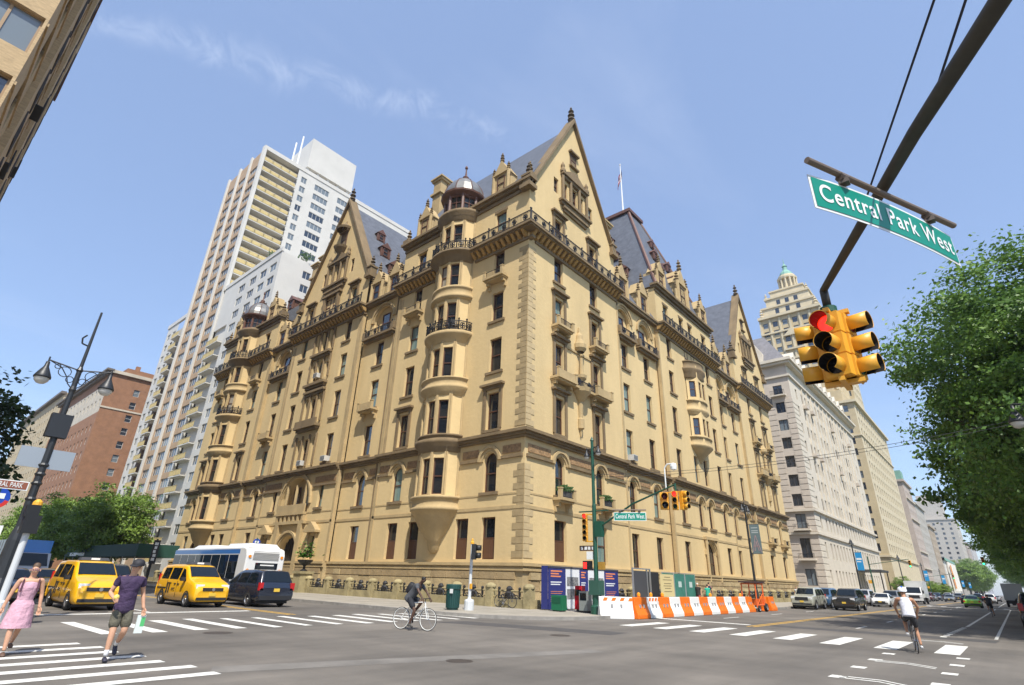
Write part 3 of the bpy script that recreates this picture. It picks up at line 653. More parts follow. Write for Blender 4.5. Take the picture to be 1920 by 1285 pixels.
# dormers
def cdormer(p,ang,k=1.,parent=None):
    """copper dormer standing on a slope, front facing local -y"""
    q=MB(); q.box(-.8*k,.8*k,0,2.6*k,0,1.9*k); q.prism([(-1.1*k,1.9*k),(1.1*k,1.9*k),(0,3.0*k)],-.25*k,2.8*k); q.box(-1.0*k,-.75*k,-.12*k,.1,0,1.9*k); q.box(.75*k,1.0*k,-.12*k,.1,0,1.9*k)
    o=q.build('dormer',copper,parent or DK,loc=p,rz=ang)
    a,b=win_mesh(1.1*k,1.5*k,'sash',copper,glass2); w=put('window',a,DK,Vector(p)+Matrix.Rotation(ang,3,'Z')@Vector((0,-.07,.25*k)),ang); put('pane',b,w)
def sdormer(F,u,d,z,k=1.):
    """tall stone dormer on the eaves"""
    q=MB(F); q.box(u-1.0*k,u+1.0*k,d-2.2*k,d,z,z+2.9*k); q.prism([(u-1.15*k,z+2.9*k),(u+1.15*k,z+2.9*k),(u,z+4.8*k)],d-1.6*k,d+.12); q.box(u-1.25*k,u+1.25*k,d-.5,d+.2,z+2.75*k,z+2.95*k); q.box(u-1.5*k,u+1.5*k,d-.4,d+.22,z-.12,z+.15)
    for s in(-1,1): q.cyl((u+s*1.12*k,d+.02,z),(u+s*1.12*k,d+.02,z+2.9*k),.22*k,n=8); q.cyl((u+s*1.42*k,d-.1,z),(u+s*1.42*k,d-.1,z+1.8*k),.16*k,n=6)
    o=part(q,'dormer',trim2)
    window(DK,F,u,z+.35*k,1.15*k,2.1*k,'sash',d+.04)
    q=MB()
    for s in(-1,1):
        p=F(u+s*1.12*k,d+.02,z+2.9*k); finial(q,p.x,p.y,p.z,.72*k); p=F(u+s*1.42*k,d-.1,z+1.8*k); finial(q,p.x,p.y,p.z,.45*k)
    p=F(u,d-.05,z+4.6*k); finial(q,p.x,p.y,p.z,.85*k); q.build('finial',trim,o)
for u in(-3.4,-14.4,-48.,-59.): sdormer(FS,u,.2,EAVE+.55,.82)
for u in(-19.0,-22.2,-40.2,-43.4): sdormer(FS,u,-.1,29.6,.85)
for u in(16.2,20.9,42.4,46.8): sdormer(FE,u,-.1,29.6,.9)
for u in(25.6,32.0,38.4): sdormer(FE,u,.2,EAVE+.55,1.25 if u==32. else .85)
def onroof(yc,z,hw,z0,za): return None
# copper dormers on centre south roof (east slope) and pyramid
for y,z in((3.4,42.6),(3.2,39.3),(3.6,36.2),(8,36.2)):
    x=-31.2+7.4*(47.3-z)/13.4; cdormer((x+.35,y,z-.6),PI/2,.62 if z>40 else .72)
for y,z in((3.2,36.2),):
    x=-31.2-7.4*(47.3-z)/13.4; cdormer((x-.35,y,z-.6),-PI/2,.72)
for yy,z,k in((28.2,38.5,.7),(32,38.4,.8),(35.8,38.5,.7),(29.8,42.4,.6),(33.8,42.4,.6),(31.9,46,.5)):
    x=.3-6.1*(z-34.85)/17.45; cdormer((x+.3,yy,z-.3),PI/2,k)
for xx,z,k in((-4.5,38.2,.7),(-8,38.2,.7),(-11.5,38.2,.7),(-6.5,42.4,.6),(-9.3,42.4,.6),(-7.7,46,.5)):
    y=24+6.2*(z-34.85)/17.45; cdormer((xx,y-.3,z-.3),0,k)
for y,z in((53,38.),(60.5,38.)): pass
for x in(-5,-9): cdormer((x,49.7+7*(38.2-34.6)/12.5-.2,37.6),0,.8)
for x in(-48,-54.,-59): cdormer((x,2.2,37.6),0,.8)
# chimneys
for x,y,z0,z1 in((-18.3,5,34,47.6),(-44.2,4,34,44.5),(-40.2,3,34,43.8),(-3.5,18,34,42)):
    q=MB(); q.box(x-.7,x+.7,y-1,y+1,z0,z1-2.6); q.box(x-.95,x+.95,y-1.25,y+1.25,z1-2.6,z1-2.3)
    for s in(-.55,.55): q.box(x-.65,x+.65,y+s-.48,y+s+.48,z1-2.3,z1-.5)
    q.box(x-.9,x+.9,y-1.2,y+1.2,z1-.5,z1-.2); q.box(x-1.05,x+1.05,y-1.35,y+1.35,z1-.2,z1); part(q,'chimney',trim2)
q=MB(); 
for x,y in((-.1,.1),(-17.3,.1),(-45,.1),(-62.2,.1)): q.box(x-.45,x+.45,y-.45,y+.45,EAVE+.5,EAVE+1.2); finial(q,x,y,EAVE+1.2,.9)
part(q,'pinnacle',trim)
# ================= other buildings
W2={}
def win2(w,h,style,fm,pm):
    k=(round(w,2),round(h,2),style,fm.name,pm.name)
    if k in W2: return W2[k]
    f=MB(); hw=w/2; b=.08
    f.box(-hw,-hw+b,-.02,.05,0,h); f.box(hw-b,hw,-.02,.05,0,h); f.box(-hw+b,hw-b,-.02,.05,0,b); f.box(-hw+b,hw-b,-.02,.05,h-b,h)
    if style=='sash': f.box(-hw+b,hw-b,-.02,.04,h*.5-.04,h*.5+.04)
    if style=='mull':
        n=max(2,round(w/1.1))
        for i in range(1,n): x=-hw+w*i/n; f.box(x-.05,x+.05,-.02,.04,b,h-b)
    f.mi=1; f.quad((-hw,.03,0),(hw,.03,0),(hw,.03,h),(-hw,.03,h))
    W2[k]=f.mesh('window',[fm,pm]); return W2[k]
def grid(P,F,u0,u1,z0,z1,cols,rows,w,wm,fm,pms,style='sash',rev=.3,d=0,count=[0],skip=None,name='wall'):
    """wall with a window in every opening; one window object each"""
    mb=MB(F); ops=[]; 
    for c in cols:
        ww=w
        if isinstance(c,tuple): c,ww=c
        for a,b in rows:
            if skip and skip(c,a): continue
            ops.append((c-ww/2,c+ww/2,a,b))
    wall(mb,u0,u1,z0,z1,ops,d,rev); o=mb.build(name,wm,P)
    for a,b,c,e in ops:
        put('window',win2(b-a,e-c,style,fm,pms[RND.randrange(len(pms))]),P,F((a+b)/2,d-rev+.07,c),F.rz)
    return o
def pbox(P,name,m,*b):
    q=MB(); q.box(*b); return q.build(name,m,P)
def rows_(z0,z1,pitch,h): 
    L=[]; z=z0
    while z+h<z1: L.append((z,z+h)); z+=pitch
    return L
def cols_(a,b,n): return [a+(b-a)*(i+.5)/n for i in range(n)]
SF=lambda x=0,y=0:Frame((x,y,0),(1,0,0),(0,-1,0)); EF=lambda x=0,y=0:Frame((x,y,0),(0,1,0),(1,0,0)); NF=lambda x=0,y=0:Frame((x,y,0),(-1,0,0),(0,1,0))
g_far=M('far_glass',(.02,.03,.045),.08,spec=.8,ior=1.7); g_far2=M('far_glass_pale',(.16,.19,.21),.15,spec=.7,ior=1.6); frw=M('pale_window_frame',(.5,.5,.48),.6); frd=M('dark_window_frame',(.06,.05,.045),.6)
# ---- corner tower block whose base edge shows at upper left
MJ=empty('apartment_building',(0,-31.07,0),0,'tan brick apartment block with wrap-round corner windows, across the street from the gabled house','building')
tanb=M('tan_brick',(.56,.40,.22),.9,var=.3,scale=3,stretch=(1,1,5),bump=.3,bscale=12)
f=EF(); grid(MJ,Frame((0,-30,0),(0,1,0),(1,0,0)),0,30,0,62,[(27.9,4.0),(22,2.6),(16,2.6),(10,2.6),(4,2.6)],rows_(3.5,61,3.3,2.0),2.6,tanb,M('bronze_frame',(.30,.19,.09),.45),[g_far,g_far2],'mull',.28)
grid(MJ,NF(),0,62,0,62,[(5,2.4),(12,1.8),(19,1.8),(26,2.4),(33,1.8),(40,1.8),(47,2.4),(55,1.8)],rows_(3.5,61,3.3,2.0),1.8,tanb,frd,[g_far],'mull',.2)
for u0,u1,z0,z1 in((8.5,15.5,8,61),(29,37,8,64),(43,50,8,61)):
    q=MB(NF()); q.box(u0,u1,-.02,.28,z0,z1); o=q.build('brick_bay',tanb,MJ)
    for z in rows_(z0+1.5,z1-3,3.3,2): put('window',win2(2.2,2.0,'mull',frd,g_far),MJ,NF()((u0+u1)/2,.33,z[0]),NF().rz)
for i in range(18): q=MB(NF()); z=5.2+3.3*i; q.box(0.02,62,-.01,.07,z,z+.16); q.build('brick_band',tanb,MJ)
q=MB(NF()); q.box(-.1,62.1,-.3,.32,61.6,62.6); q.box(-30.1,.1,0,0,0,0); q.build('parapet',M('brown_parapet',(.13,.07,.05),.8),MJ)
for u,z in((16.5,24.3),(24,34.2),(40.5,37.5)):
    q=MB(NF())
    for zz in(0,.5,1.0): q.box(u,u+2.2,.45,.5,z+zz,z+zz+.05)
    for k in range(9): x=u+2.2*k/8; q.box(x-.02,x+.02,.43,.48,z,z+1.0)
    q.box(u,u+2.2,-.1,.5,z-.12,z); q.build('balcony',iron,MJ)
pbox(MJ,'rear_wall',tanb,-62,-.4,-30,-.5,0,61.5)
pbox(MJ,'setback_wall',tanb,-56,-8,-30,-6,61.5,74)
# ---- white tower block behind the main building
MF=empty('tower_block',(-90.3,6,0),0,'tall white apartment tower with brick spandrels and yellow balconies rising behind the gables','building')
whb=M('white_glazed_brick',(.62,.60,.55),.6,var=.12,scale=.2); orb=M('orange_brick',(.46,.32,.20),.85,var=.2,scale=1.); yel=M('yellow_balcony_panel',(.62,.48,.20),.6,var=.2,scale=2)
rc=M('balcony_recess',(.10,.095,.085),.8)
TR=rows_(4,95.5,2.92,1.75)
F0=SF()
for i,(a,b) in enumerate(((-19.6,-13.2),(-13.2,-6.7),(-6.7,-.3))):
    grid(MF,F0,a,b,0,97.5,[((a+b)/2,4.9)],TR,4.9,orb,frw,[g_far,g_far,g_far2],'mull',.25)
for x in(-19.9,-13.2,-6.7,-.3): q=MB(F0); q.box(x-.42,x+.42,-.1,.38,0,98.2); q.build('pier',whb,MF)
# east face of tower: balconies then window columns
FE2=EF()
grid(MF,FE2,9.2,45.5,57,97.5,[(11.0,1.5),(16.2,4.2),(24.3,6.8),(32.0,4.2),(39.6,6.0)],rows_(59,96,2.92,1.75),3,whb,frw,[g_far,g_far2,g_far2],'mull',.2)
q=MB(FE2); q.box(0.2,9.2,-1.8,-1.7,50,97.2); q.build('recess_wall',M('cream_recess',(.5,.42,.25),.8),MF)
for k,z in enumerate(rows_(56,97,2.92,1)):
    q=MB(FE2); q.box(.3,9.0,-1.7,.5,z[0]-.2,z[0]); o=q.build('balcony',whb,MF)
    q=MB(FE2)
    for j in range(4): q.box(.4+j*2.15,2.35+j*2.15,.42,.5,z[0]+.1,z[0]+1.0)
    q.build('balcony_panel',yel,o)
    q=MB(FE2); q.box(.3,9,.44,.5,z[0]+1.02,z[0]+1.1); q.build('handrail',whb,o)
q=MB(FE2); q.box(-.3,.3,-.4,.6,57,98.2); q.build('pier',whb,MF)
pbox(MF,'core_wall',whb,-19.8,-1.9,.6,45.4,0,97.4); pbox(MF,'parapet',whb,-20.2,.15,.4,45.6,97.5,98.6)
pbox(MF,'penthouse',whb,-13,-1.2,11.5,25.2,99.9+.8,110.5)
for y in(12,15,18,21,24): pbox(MF,'penthouse_column',whb,-2.2,-1.6,y-.3,y+.3,98.6,100.8)
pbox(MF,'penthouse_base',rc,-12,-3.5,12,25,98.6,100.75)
for x,y,h in((-1.5,7.5,7.5),(-1.2,8.8,10.5)): q=MB(); q.cyl((x,y,98.5),(x,y,98.5+h),.22,n=6); q.build('antenna',white_p,MF)
# lower wing towards the main building
def wingbal(x0,x1,z0,z1,fr,P=MF):
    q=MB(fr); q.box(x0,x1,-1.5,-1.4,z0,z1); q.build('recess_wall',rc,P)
    for z in rows_(z0+.5,z1,2.92,1.2):
        q=MB(fr); q.box(x0+.1,x1-.1,-1.4,.9,z[0]-.18,z[0]); o=q.build('balcony',whb,P)
        q=MB(fr); n=max(3,int((x1-x0)/1.2))
        for j in range(n): s=(x1-x0-.4)/n; q.box(x0+.2+j*s,x0+.2+(j+.88)*s,.82,.88,z[0]+.1,z[0]+1.0)
        q.box(x0+.15,x1-.15,.82,.9,z[0]+1.02,z[0]+1.1); q.build('balcony_panel',yel,o)
grid(MF,F0,6.4,25,0,57.2,[(9.3,2.8),(14.2,2.8),(18.5,2.6),(22.4,2.6)],rows_(4,56,2.92,1.7),2.6,whb,frw,[g_far,g_far,g_far2],'mull',.2)
wingbal(.4,6.3,2,47,F0)
q=MB(F0); q.box(.2,6.4,-1.39,0,47.2,57.2); q.build('wall',whb,MF)
FW=Frame((25,0,0),(0,1,0),(1,0,0)); grid(MF,FW,0,30,0,57.2,[(5.5,1.6),(7.6,.8),(13,2.4)],rows_(36,56,2.92,1.6),2,whb,frw,[g_far],'mull',.2)
pbox(MF,'core_wall',whb,.2,24.7,.4,29.7,0,57); pbox(MF,'parapet',whb,.2,25.1,-.15,.25,57.2,58.1)
q=MB()
for x,y in((20,.8),(24.3,5),(23.8,12)):
    for i in range(120): 
        c=Vector((x+RND.gauss(0,.6),y+RND.gauss(0,.6),58+RND.random()*1.2)); s=.14; t=RND.uniform(0,PI); q.quad(c+Vector((s*math.cos(t),s*math.sin(t),-s)),c+Vector((-s*math.cos(t),-s*math.sin(t),-s)),c+Vector((-s*math.cos(t),-s*math.sin(t),s)),c+Vector((s*math.cos(t),s*math.sin(t),s)))
tag(q.build('roof_planting',M('roof_leaf',(.05,.10,.03),.7),MF),kind='stuff')
# lower wing on the far side
grid(MF,F0,-33,-25.5,0,57.2,[(-31,1.9),(-27.6,1.9)],rows_(4,56,2.92,1.6),1.9,whb,frw,[g_far,g_far2],'mull',.2)
wingbal(-25.4,-20.5,2,56,F0); pbox(MF,'core_wall',whb,-33,-20.4,1.6,30,0,57); pbox(MF,'parapet',whb,-33.2,-20.5,-.2,.3,57.2,58.2)
# ---- brick block, then cream block further along the cross street
BB=empty('apartment_building',(-136,0,0),0,'red-brown brick apartment block with pale stone upper band and dark cornice, beside the white tower','building')
rbk=M('red_brick',(.33,.17,.095),.9,var=.25,scale=.8,bump=.2,bscale=6); lime=M('limestone',(.58,.52,.42),.8,var=.2,scale=.5)
RR=rows_(5,47,3.35,1.8)
grid(BB,EF(),0,26,0,47,[6.5,12.5,19,24],RR,1.35,rbk,frw,[g_far,g_far2],'sash',.25)
grid(BB,SF(),-52,0,0,36.5,cols_(-51.5,-1,14),rows_(5,36,3.35,1.8),1.3,rbk,frw,[g_far],'sash',.25)
grid(BB,SF(),-52,0,36.5,44,cols_(-51.5,-1,14),rows_(38.4,44,3.35,1.8),1.3,lime,frw,[g_far],'sash',.25)
q=MB(SF()); q.box(-52,0,-.3,0,44,47); q.build('wall',rbk,BB)
q=MB(SF()); q.box(-52.5,.6,-.3,1.3,47,47.5); q.box(-52.2,.3,-.3,.8,46.4,47); o=q.build('cornice',M('dark_cornice',(.14,.12,.10),.7),BB)
q=MB(EF()); q.box(-.35,26,-.2,.5,46.6,47.4); q.box(-.1,26,-.2,.15,37.6,38.0); q.build('cornice',lime,BB)
pbox(BB,'core_wall',rbk,-52,-.5,.5,25.9,0,47); pbox(BB,'parapet',rbk,-40,-.3,3,25,47.5,48.8)
for y in(5,14): q=MB(); q.box(-2.2,-1.4,y,y+1,47.5,50.2); q.build('chimney',rbk,BB)
CB=empty('apartment_building',(-190,0,0),0,'cream stone apartment house standing beyond the red-brown brick block','building')
crm=M('cream_stone',(.52,.43,.28),.85,var=.15,scale=.4)
grid(CB,SF(),-70,0,0,52,cols_(-69,-1,18),rows_(5,50,3.5,2),1.5,crm,frd,[g_far],'sash',.25)
grid(CB,EF(),0,25,0,52,cols_(1,24,5),rows_(5,50,3.5,2),1.4,crm,frd,[g_far],'sash',.25)
q=MB(SF()); q.box(-70.4,.5,-.3,1.1,51.4,52.2); q.build('cornice',M('dark_cornice',(.14,.12,.10),.7),CB); pbox(CB,'core_wall',crm,-70,-.5,.5,25,0,51.9)
# ---- pale rusticated block beyond the side street
LG=empty('apartment_building',(0,82.3,0),0,'pale pinkish stone apartment block with banded masonry and mansard roof, next beyond the main building','building')
pnk=M('pink_limestone',(.56,.485,.40),.85,var=.14,scale=.5); pnk2=M('pale_limestone',(.64,.57,.46),.85,var=.15,scale=.6)
LR=rows_(15.6,41,3.55,2.15)
grid(LG,SF(),-42,0,0,44,[(-2.3,1.7),(-9.5,1.7),(-19,1.7),(-30,1.7)],[(2.2,4.9),(6.7,10.0),(11.7,14.2)]+LR,1.7,pnk,frd,[g_far,g_far,g_far2],'mull',.35)
ce=[4.5]+cols_(7.5,54,17)+[57]
grid(LG,EF(),0,61,0,44,ce,[(2.2,4.9),(6.7,9.6),(11.7,14.2)]+LR,1.25,pnk2,frd,[g_far,g_far2,g_far2],'sash',.35)
for i in range(34):
    z=.6+i*1.05
    if 40.6<z<42: continue
    # proud courses either side of the near window column
    q=MB(SF()); q.box(-1.3,0.06,-.02,.06,z,z+.78); q.build('masonry_course',pnk,LG)
    q=MB(SF()); q.box(-8.4,-3.3,-.02,.06,z,z+.78); q.build('masonry_course',pnk,LG)
    q=MB(EF()); q.box(.065,3.7,-.02,.06,z,z+.78); q.build('masonry_course',pnk2,LG)
for z0,z1,p in((10.6,11.0,.35),(14.6,15.0,.45),(40.6,41.0,.4),(43.2,43.7,.9),(43.7,44.3,1.3)):
    q=MB(SF()); q.box(-42,p,-.3,p,z0,z1); q.build('cornice',pnk2,LG); q=MB(EF()); q.box(.304,61+p,-.3,p,z0,z1); q.build('cornice',pnk2,LG)
for u in cols_(7.5,54,17): 
    pass
for u in [9+3.6*k for k in range(13)]:
    q=MB(EF()); q.box(u-.2,u+.2,-.02,.22,15.1,40.5); q.build('pilaster',pnk2,LG)
for u,z in((-2.3,36.9),(-2.3,11.5),(-2.3,6.5)):
    q=MB(SF()); q.box(u-1.4,u+1.4,-.1,.9,z-.25,z); o=q.build('balcony',pnk2,LG)
    q=MB(SF()); q.box(u-1.35,u+1.35,.8,.86,z+.85,z+.9)
    for i in range(13): x=u-1.3+2.6*i/12; q.box(x-.02,x+.02,.8,.86,z,z+.85)
    q.build('railing',iron,o)
for u in(9,14,32,50): 
    for z in(36.,26.):
        q=MB(EF()); q.box(u-.9,u+.9,-.1,.8,z-.2,z+.5); q.build('balcony',pnk,LG)
q=MB(); q.add([(.3,-.3,44.3),(.3,61.3,44.3),(-42,61,44.3),(-42,-.3,44.3),(-4,3.5,51.5),(-4,57,51.5),(-38,57,51.5),(-38,3.5,51.5)],[(0,1,5,4),(1,2,6,5),(2,3,7,6),(3,0,4,7),(4,5,6,7)]); rfL=q.build('roof',M('mansard_slate',(.22,.21,.22),.6,var=.3,scale=1.5),LG)
q=MB(SF()); u=-7.2; q.prism([(u-3.2,44.3),(u+3.2,44.3),(u+3.2,46.5),(u,52.2),(u-3.2,46.5)],-1.5,.1); 
for i in range(12): 
    a=PI*i/12; b=PI*(i+1)/12; P_=lambda r,t:(u-r*math.cos(t),47.0+r*math.sin(t)); k=[P_(1.5,a),P_(1.9,a),P_(1.9,b),P_(1.5,b)]; q.add([(x,.1,z) for x,z in k]+[(x,.35,z) for x,z in k],[(4,5,6,7),(0,1,5,4),(2,3,7,6),(1,2,6,5),(3,0,4,7)])
q.build('gable_dormer',pnk2,LG); put('window',win2(2.4,3.2,'mull',frd,g_far),LG,SF()(u,.14,45),0)
q=MB(); finial(q,-7.2,.3,52,.9); q.build('finial',iron,LG)
for u in cols_(6,58,11): q=MB(EF()); q.box(u-1,u+1,-2.2,.1,44.4,47); q.prism([(u-1.2,47),(u+1.2,47),(u,48.6)],-2.4,.15); o=q.build('dormer',pnk2,LG); put('window',win2(1.2,1.7,'sash',frd,g_far),LG,EF()(u,.14,44.8),PI/2)
q=MB(EF()); q.box(27,36,0,4.5,5.3,5.7); q.build('entrance_canopy',M('dark_canopy',(.05,.05,.05),.6),LG)
for u in(27.3,35.7): q=MB(EF()); q.cyl((u,4.2,0),(u,4.2,5.3),.12,n=6); q.build('canopy_post',iron,LG)
pbox(LG,'core_wall',pnk,-42,-.6,.6,61,0,44)
# ---- twin-tower block
SR=empty('apartment_building',(0,161,0),0,'tan apartment house with a tiered tower crowned by a round columned temple','building')
tn=M('tan_limestone',(.55,.445,.27),.85,var=.15,scale=.4); tn2=M('tan_limestone_light',(.62,.53,.36),.85,var=.15,scale=.5)
grid(SR,SF(),-50,0,0,56,[(-3.0,2.4),(-9,2.4),(-16,2.4),(-24,2.4)],rows_(12,55,3.4,2.1),2.2,tn,frd,[g_far,g_far2],'sash',.3)
grid(SR,EF(),0,61,0,56,cols_(2,59,14),rows_(12,55,3.4,2.1),1.9,tn2,frd,[g_far,g_far2],'sash',.3)
for z0,z1,p in((10.5,11,.4),(55.6,56.4,.8),(45,45.4,.3)):
    q=MB(SF()); q.box(-50,p,-.3,p,z0,z1); q.build('cornice',tn2,SR); q=MB(EF()); q.box(.304,61+p,-.3,p,z0,z1); q.build('cornice',tn2,SR)
pbox(SR,'core_wall',tn,-50,-.5,.5,61,0,56)
pbox(SR,'setback_wall',tn,-46,-3,2.5,58,56,61); pbox(SR,'setback_wall',tn,-40,-5,4,56,61,65.5)
def srtower(x0,x1,y0,y1):
    fs=SF(0,y0); fe=EF(x1,0)
    grid(SR,fs,x0,x1,60,93,cols_(x0+.0,x1-.0,6),rows_(62,92,3.4,2.1),1.7,tn,frd,[g_far,g_far2],'sash',.3)
    grid(SR,fe,y0,y1,60,93,cols_(y0,y1,6),rows_(62,92,3.4,2.1),1.7,tn2,frd,[g_far,g_far2],'sash',.3)
    pbox(SR,'tower_core',tn,x0,x1-.4,y0+.4,y1,60,93)
    cx=(x0+x1)/2; cy=(y0+y1)/2; hw=(x1-x0)/2
    for z0,z1,h in((92.8,93.8,hw+.5),(93.8,97.2,hw-1.2),(97.2,97.9,hw-.8),(97.9,101.5,hw-2.6),(101.5,102.2,hw-2.2),(102.2,105,hw-4.2),(105,105.6,hw-3.9)): pbox(SR,'tower_stage',tn2,cx-h,cx+h,cy-h,cy+h,z0,z1)
    for sx in(-1,1):
        for sy in(-1,1):
            q=MB(); finial(q,cx+sx*(hw-.8),cy+sy*(hw-.8),93.8,2.2); q.build('urn',tn2,SR); q=MB(); finial(q,cx+sx*(hw-2.9),cy+sy*(hw-2.9),101,2.0); q.build('urn',tn2,SR)
    for k in(-1,0,1): 
        put('window',win2(1.3,2,'sash',frd,g_far),SR,(cx+k*3.6,cy-hw+1.16,94.6),0); put('window',win2(1.3,2,'sash',frd,g_far),SR,(cx+k*3,cy-hw+2.56,98.6),0); put('window',win2(1.3,2,'sash',frd,g_far),SR,(cx+hw-1.16,cy+k*3.6,94.6),PI/2)
    q=MB(); q.lathe([(3.6,105.6),(3.6,106.6),(2.3,106.7),(2.3,111.2),(3.5,111.3),(3.6,112),(3.1,112.3),(3,113),(2.4,113.2)],(cx,cy),16); o=q.build('temple',tn2,SR)
    for i in range(12): a=2*PI*i/12; q=MB(); q.cyl((cx+3.1*math.cos(a),cy+3.1*math.sin(a),106.6),(cx+3.1*math.cos(a),cy+3.1*math.sin(a),111.3),.34,n=8); q.build('column',tn2,o)
    q=MB(); q.lathe([(2.5,113.1),(2.3,114.2),(1.6,115.2),(.9,115.8),(.7,117.5),(1.0,117.6),(.5,118.3),(.15,119),(.1,121),(.01,121.2)],(cx,cy),12); q.build('copper_cap',M('verdigris',(.22,.42,.34),.7,var=.2,scale=1),o)
def sr_extra(x0,x1,y0,y1):
    for k in range(7):
        u=x0+(x1-x0)*k/6; q=MB(SF(0,y0)); q.box(u-.3,u+.3,-.02,.35,62,92.5); q.build('pier',tn2,SR); u=y0+(y1-y0)*k/6; q=MB(EF(x1,0)); q.box(u-.3,u+.3,-.02,.35,62,92.5); q.build('pier',tn2,SR)
    for z in(75.5,86.5):
        q=MB(SF(0,y0)); q.box(x0,x1+.6,-.02,.6,z,z+.6); q.build('string_course',tn2,SR); q=MB(EF(x1,0)); q.box(y0+.1,y1,-.02,.6,z,z+.6); q.build('string_course',tn2,SR)
    cx=(x0+x1)/2; q=MB(SF(0,y0)); q.box(cx-3.2,cx+3.2,0,.9,79,79.6); q.prism([(cx-3,84.5),(cx+3,84.5),(cx,87.2)],0,.8); q.build('aedicule',tn2,SR)
    for a in(0,1,2,3): 
        t_=PI/4+a*PI/2; q=MB(); r_=(x1-x0)/2-3.4; X_=cx+r_*1.2*math.cos(t_); Y_=(y0+y1)/2+r_*1.2*math.sin(t_); q.lathe([(1.1,97.9),(1.1,100.2),(1.3,100.4),(.6,101.6),(.2,103.4),(.01,104)],(X_,Y_),8); q.build('turret',tn2,SR)
sr_extra(-24,-4,5,24)
srtower(-24,-4,5,24)
srtower(-24,-4,38,57)
# ---- further blocks up the avenue
def far_block(x,y,L,D,H,label,wm,nc,pitch=3.6,w=1.5,z0=5,extra=None):
    P=empty('apartment_building',(x,y,0),0,label,'building')
    grid(P,SF(),-D,0,0,H,cols_(-D+1,-1,max(2,int(D/6))),rows_(z0,H-2,pitch,2),w,wm,frd,[g_far,g_far2],'sash',.3)
    grid(P,EF(),0,L,0,H,cols_(1,L-1,nc),rows_(z0,H-2,pitch,2),w,wm,frd,[g_far,g_far2],'sash',.3)
    q=MB(SF()); q.box(-D,.7,-.3,.7,H-.4,H+.5); q.build('cornice',wm,P); q=MB(EF()); q.box(.304,L+.5,-.3,.7,H-.4,H+.5); q.build('cornice',wm,P)
    pbox(P,'core_wall',wm,-D,-.5,.5,L,0,H); return P
K=far_block(0,240,24,30,43,'red brick and white stone block with green copper cornice, beyond the twin-tower house',M('red_white_stone',(.50,.42,.36),.85,var=.2,scale=.5),6)
for z in(10,16,28,36): q=MB(EF()); q.box(.31,24,-.1,.5,z,z+.5); q.build('string_course',lime,K)
q=MB(EF()); q.box(-.5,6,-3,.3,43.5,47); q.build('mansard',MATS['verdigris'],K)
q=MB(SF()); q.box(-6,-4.5,0,.12,4,42); q.build('brick_strip',rbk,K)
far_block(0,265,34,30,37,'grey stone block with iron balconies beyond the green-corniced block',M('grey_stone',(.47,.44,.39),.85,var=.2,scale=.5),8)
far_block(0,303,26,30,31,'narrow brownish stone block before the white museum',M('brown_stone',(.44,.36,.27),.85,var=.2,scale=.5),7)
NH=empty('museum',(0,335,0),0,'low white stone museum with green roof edge and tall orange banner','museum')
wst=M('white_stone',(.68,.66,.60),.8,var=.1,scale=.4)
pbox(NH,'wall',wst,-30,0,0,60,0,17); q=MB(EF()); q.box(-.6,60.5,-.5,.9,17,18.2); q.build('cornice',MATS['verdigris'],NH); q=MB(SF()); q.box(-30,.6,-.5,.6,17.0,18.19); q.build('cornice',MATS['verdigris'],NH)
for u in cols_(6,54,8): q=MB(EF()); q.cyl((u,.8,3),(u,.8,16.5),.7,.6,n=10); q.build('column',wst,NH)
put('window',win2(5,6,'mull',frd,g_far),NH,(-14,-.06,4),0)
q=MB(); q.box(1.6,1.7,8,14,4,15); q.build('banner',M('orange_banner',(.72,.26,.03),.7),NH); q=MB(SF()); q.box(-8,-5.6,.12,.2,4,14.5); q.build('banner',MATS['orange_banner'],NH)
BF=far_block(-2,600,62,60,62,'grey-beige apartment block with stepped tower far up the avenue',M('hazy_stone',(.50,.46,.40),.9,var=.1,scale=.2),12,4,1.8)
for b in((-26,-6,4,24,62,78),(-24,-8,6,22,78,84),(-52,-38,8,22,62,76)): pbox(BF,'tower_stage',MATS['hazy_stone'],*b)
far_block(-2,690,60,50,48,'brown block beyond the far stepped-tower house',M('far_brown',(.42,.35,.30),.9,var=.1,scale=.2),10,4,1.8)
far_block(-2,780,120,50,52,'pale distant block where the avenue narrows',M('far_pale',(.50,.48,.46),.9,var=.1,scale=.2),16,4.2,2)
far_block(-2,930,200,50,40,'most distant grey block at the end of the avenue',M('far_grey',(.42,.43,.46),.9,var=.1,scale=.2),16,4.2,2)
# ================= ground, roads, pavements
q=MB(); q.box(-4000,4000,-4000,4000,-3,-.02); tag(q.build('ground',M('city_ground',(.22,.21,.19),.9,var=.2,scale=.05)),kind='structure')
def plane(name,m,pts,z): q=MB(); q.poly([(x,y,z) for x,y in pts]); return tag(q.build(name,m),kind='structure')
plane('road',asphalt,[(-400,-90),(60,-90),(60,1400),(-400,1400)],0.0)
def pavement(pts,name='pavement',h=.14,joints=True):
    q=MB(); q.slab(pts,-.05,h); o=tag(q.build(name,pave),kind='structure')
    n=len(pts); k=MB()
    cx=sum(p[0] for p in pts)/n; cy=sum(p[1] for p in pts)/n
    for i in range(n):
        a=Vector((*pts[i],0)); b=Vector((*pts[(i+1)%n],0)); d=(b-a)
        if d.length<.05: continue
        d.normalize(); nn=Vector((d.y,-d.x,0))
        k.add([a+nn*.01+Vector((0,0,-.04)),b+nn*.01+Vector((0,0,-.04)),b+nn*.01+Vector((0,0,h+.005)),a+nn*.01+Vector((0,0,h+.005)),a-nn*.18+Vector((0,0,h+.006)),b-nn*.18+Vector((0,0,h+.006))],[(0,1,2,3),(3,2,5,4)])
    k.build('kerb',kerbm,o); return o
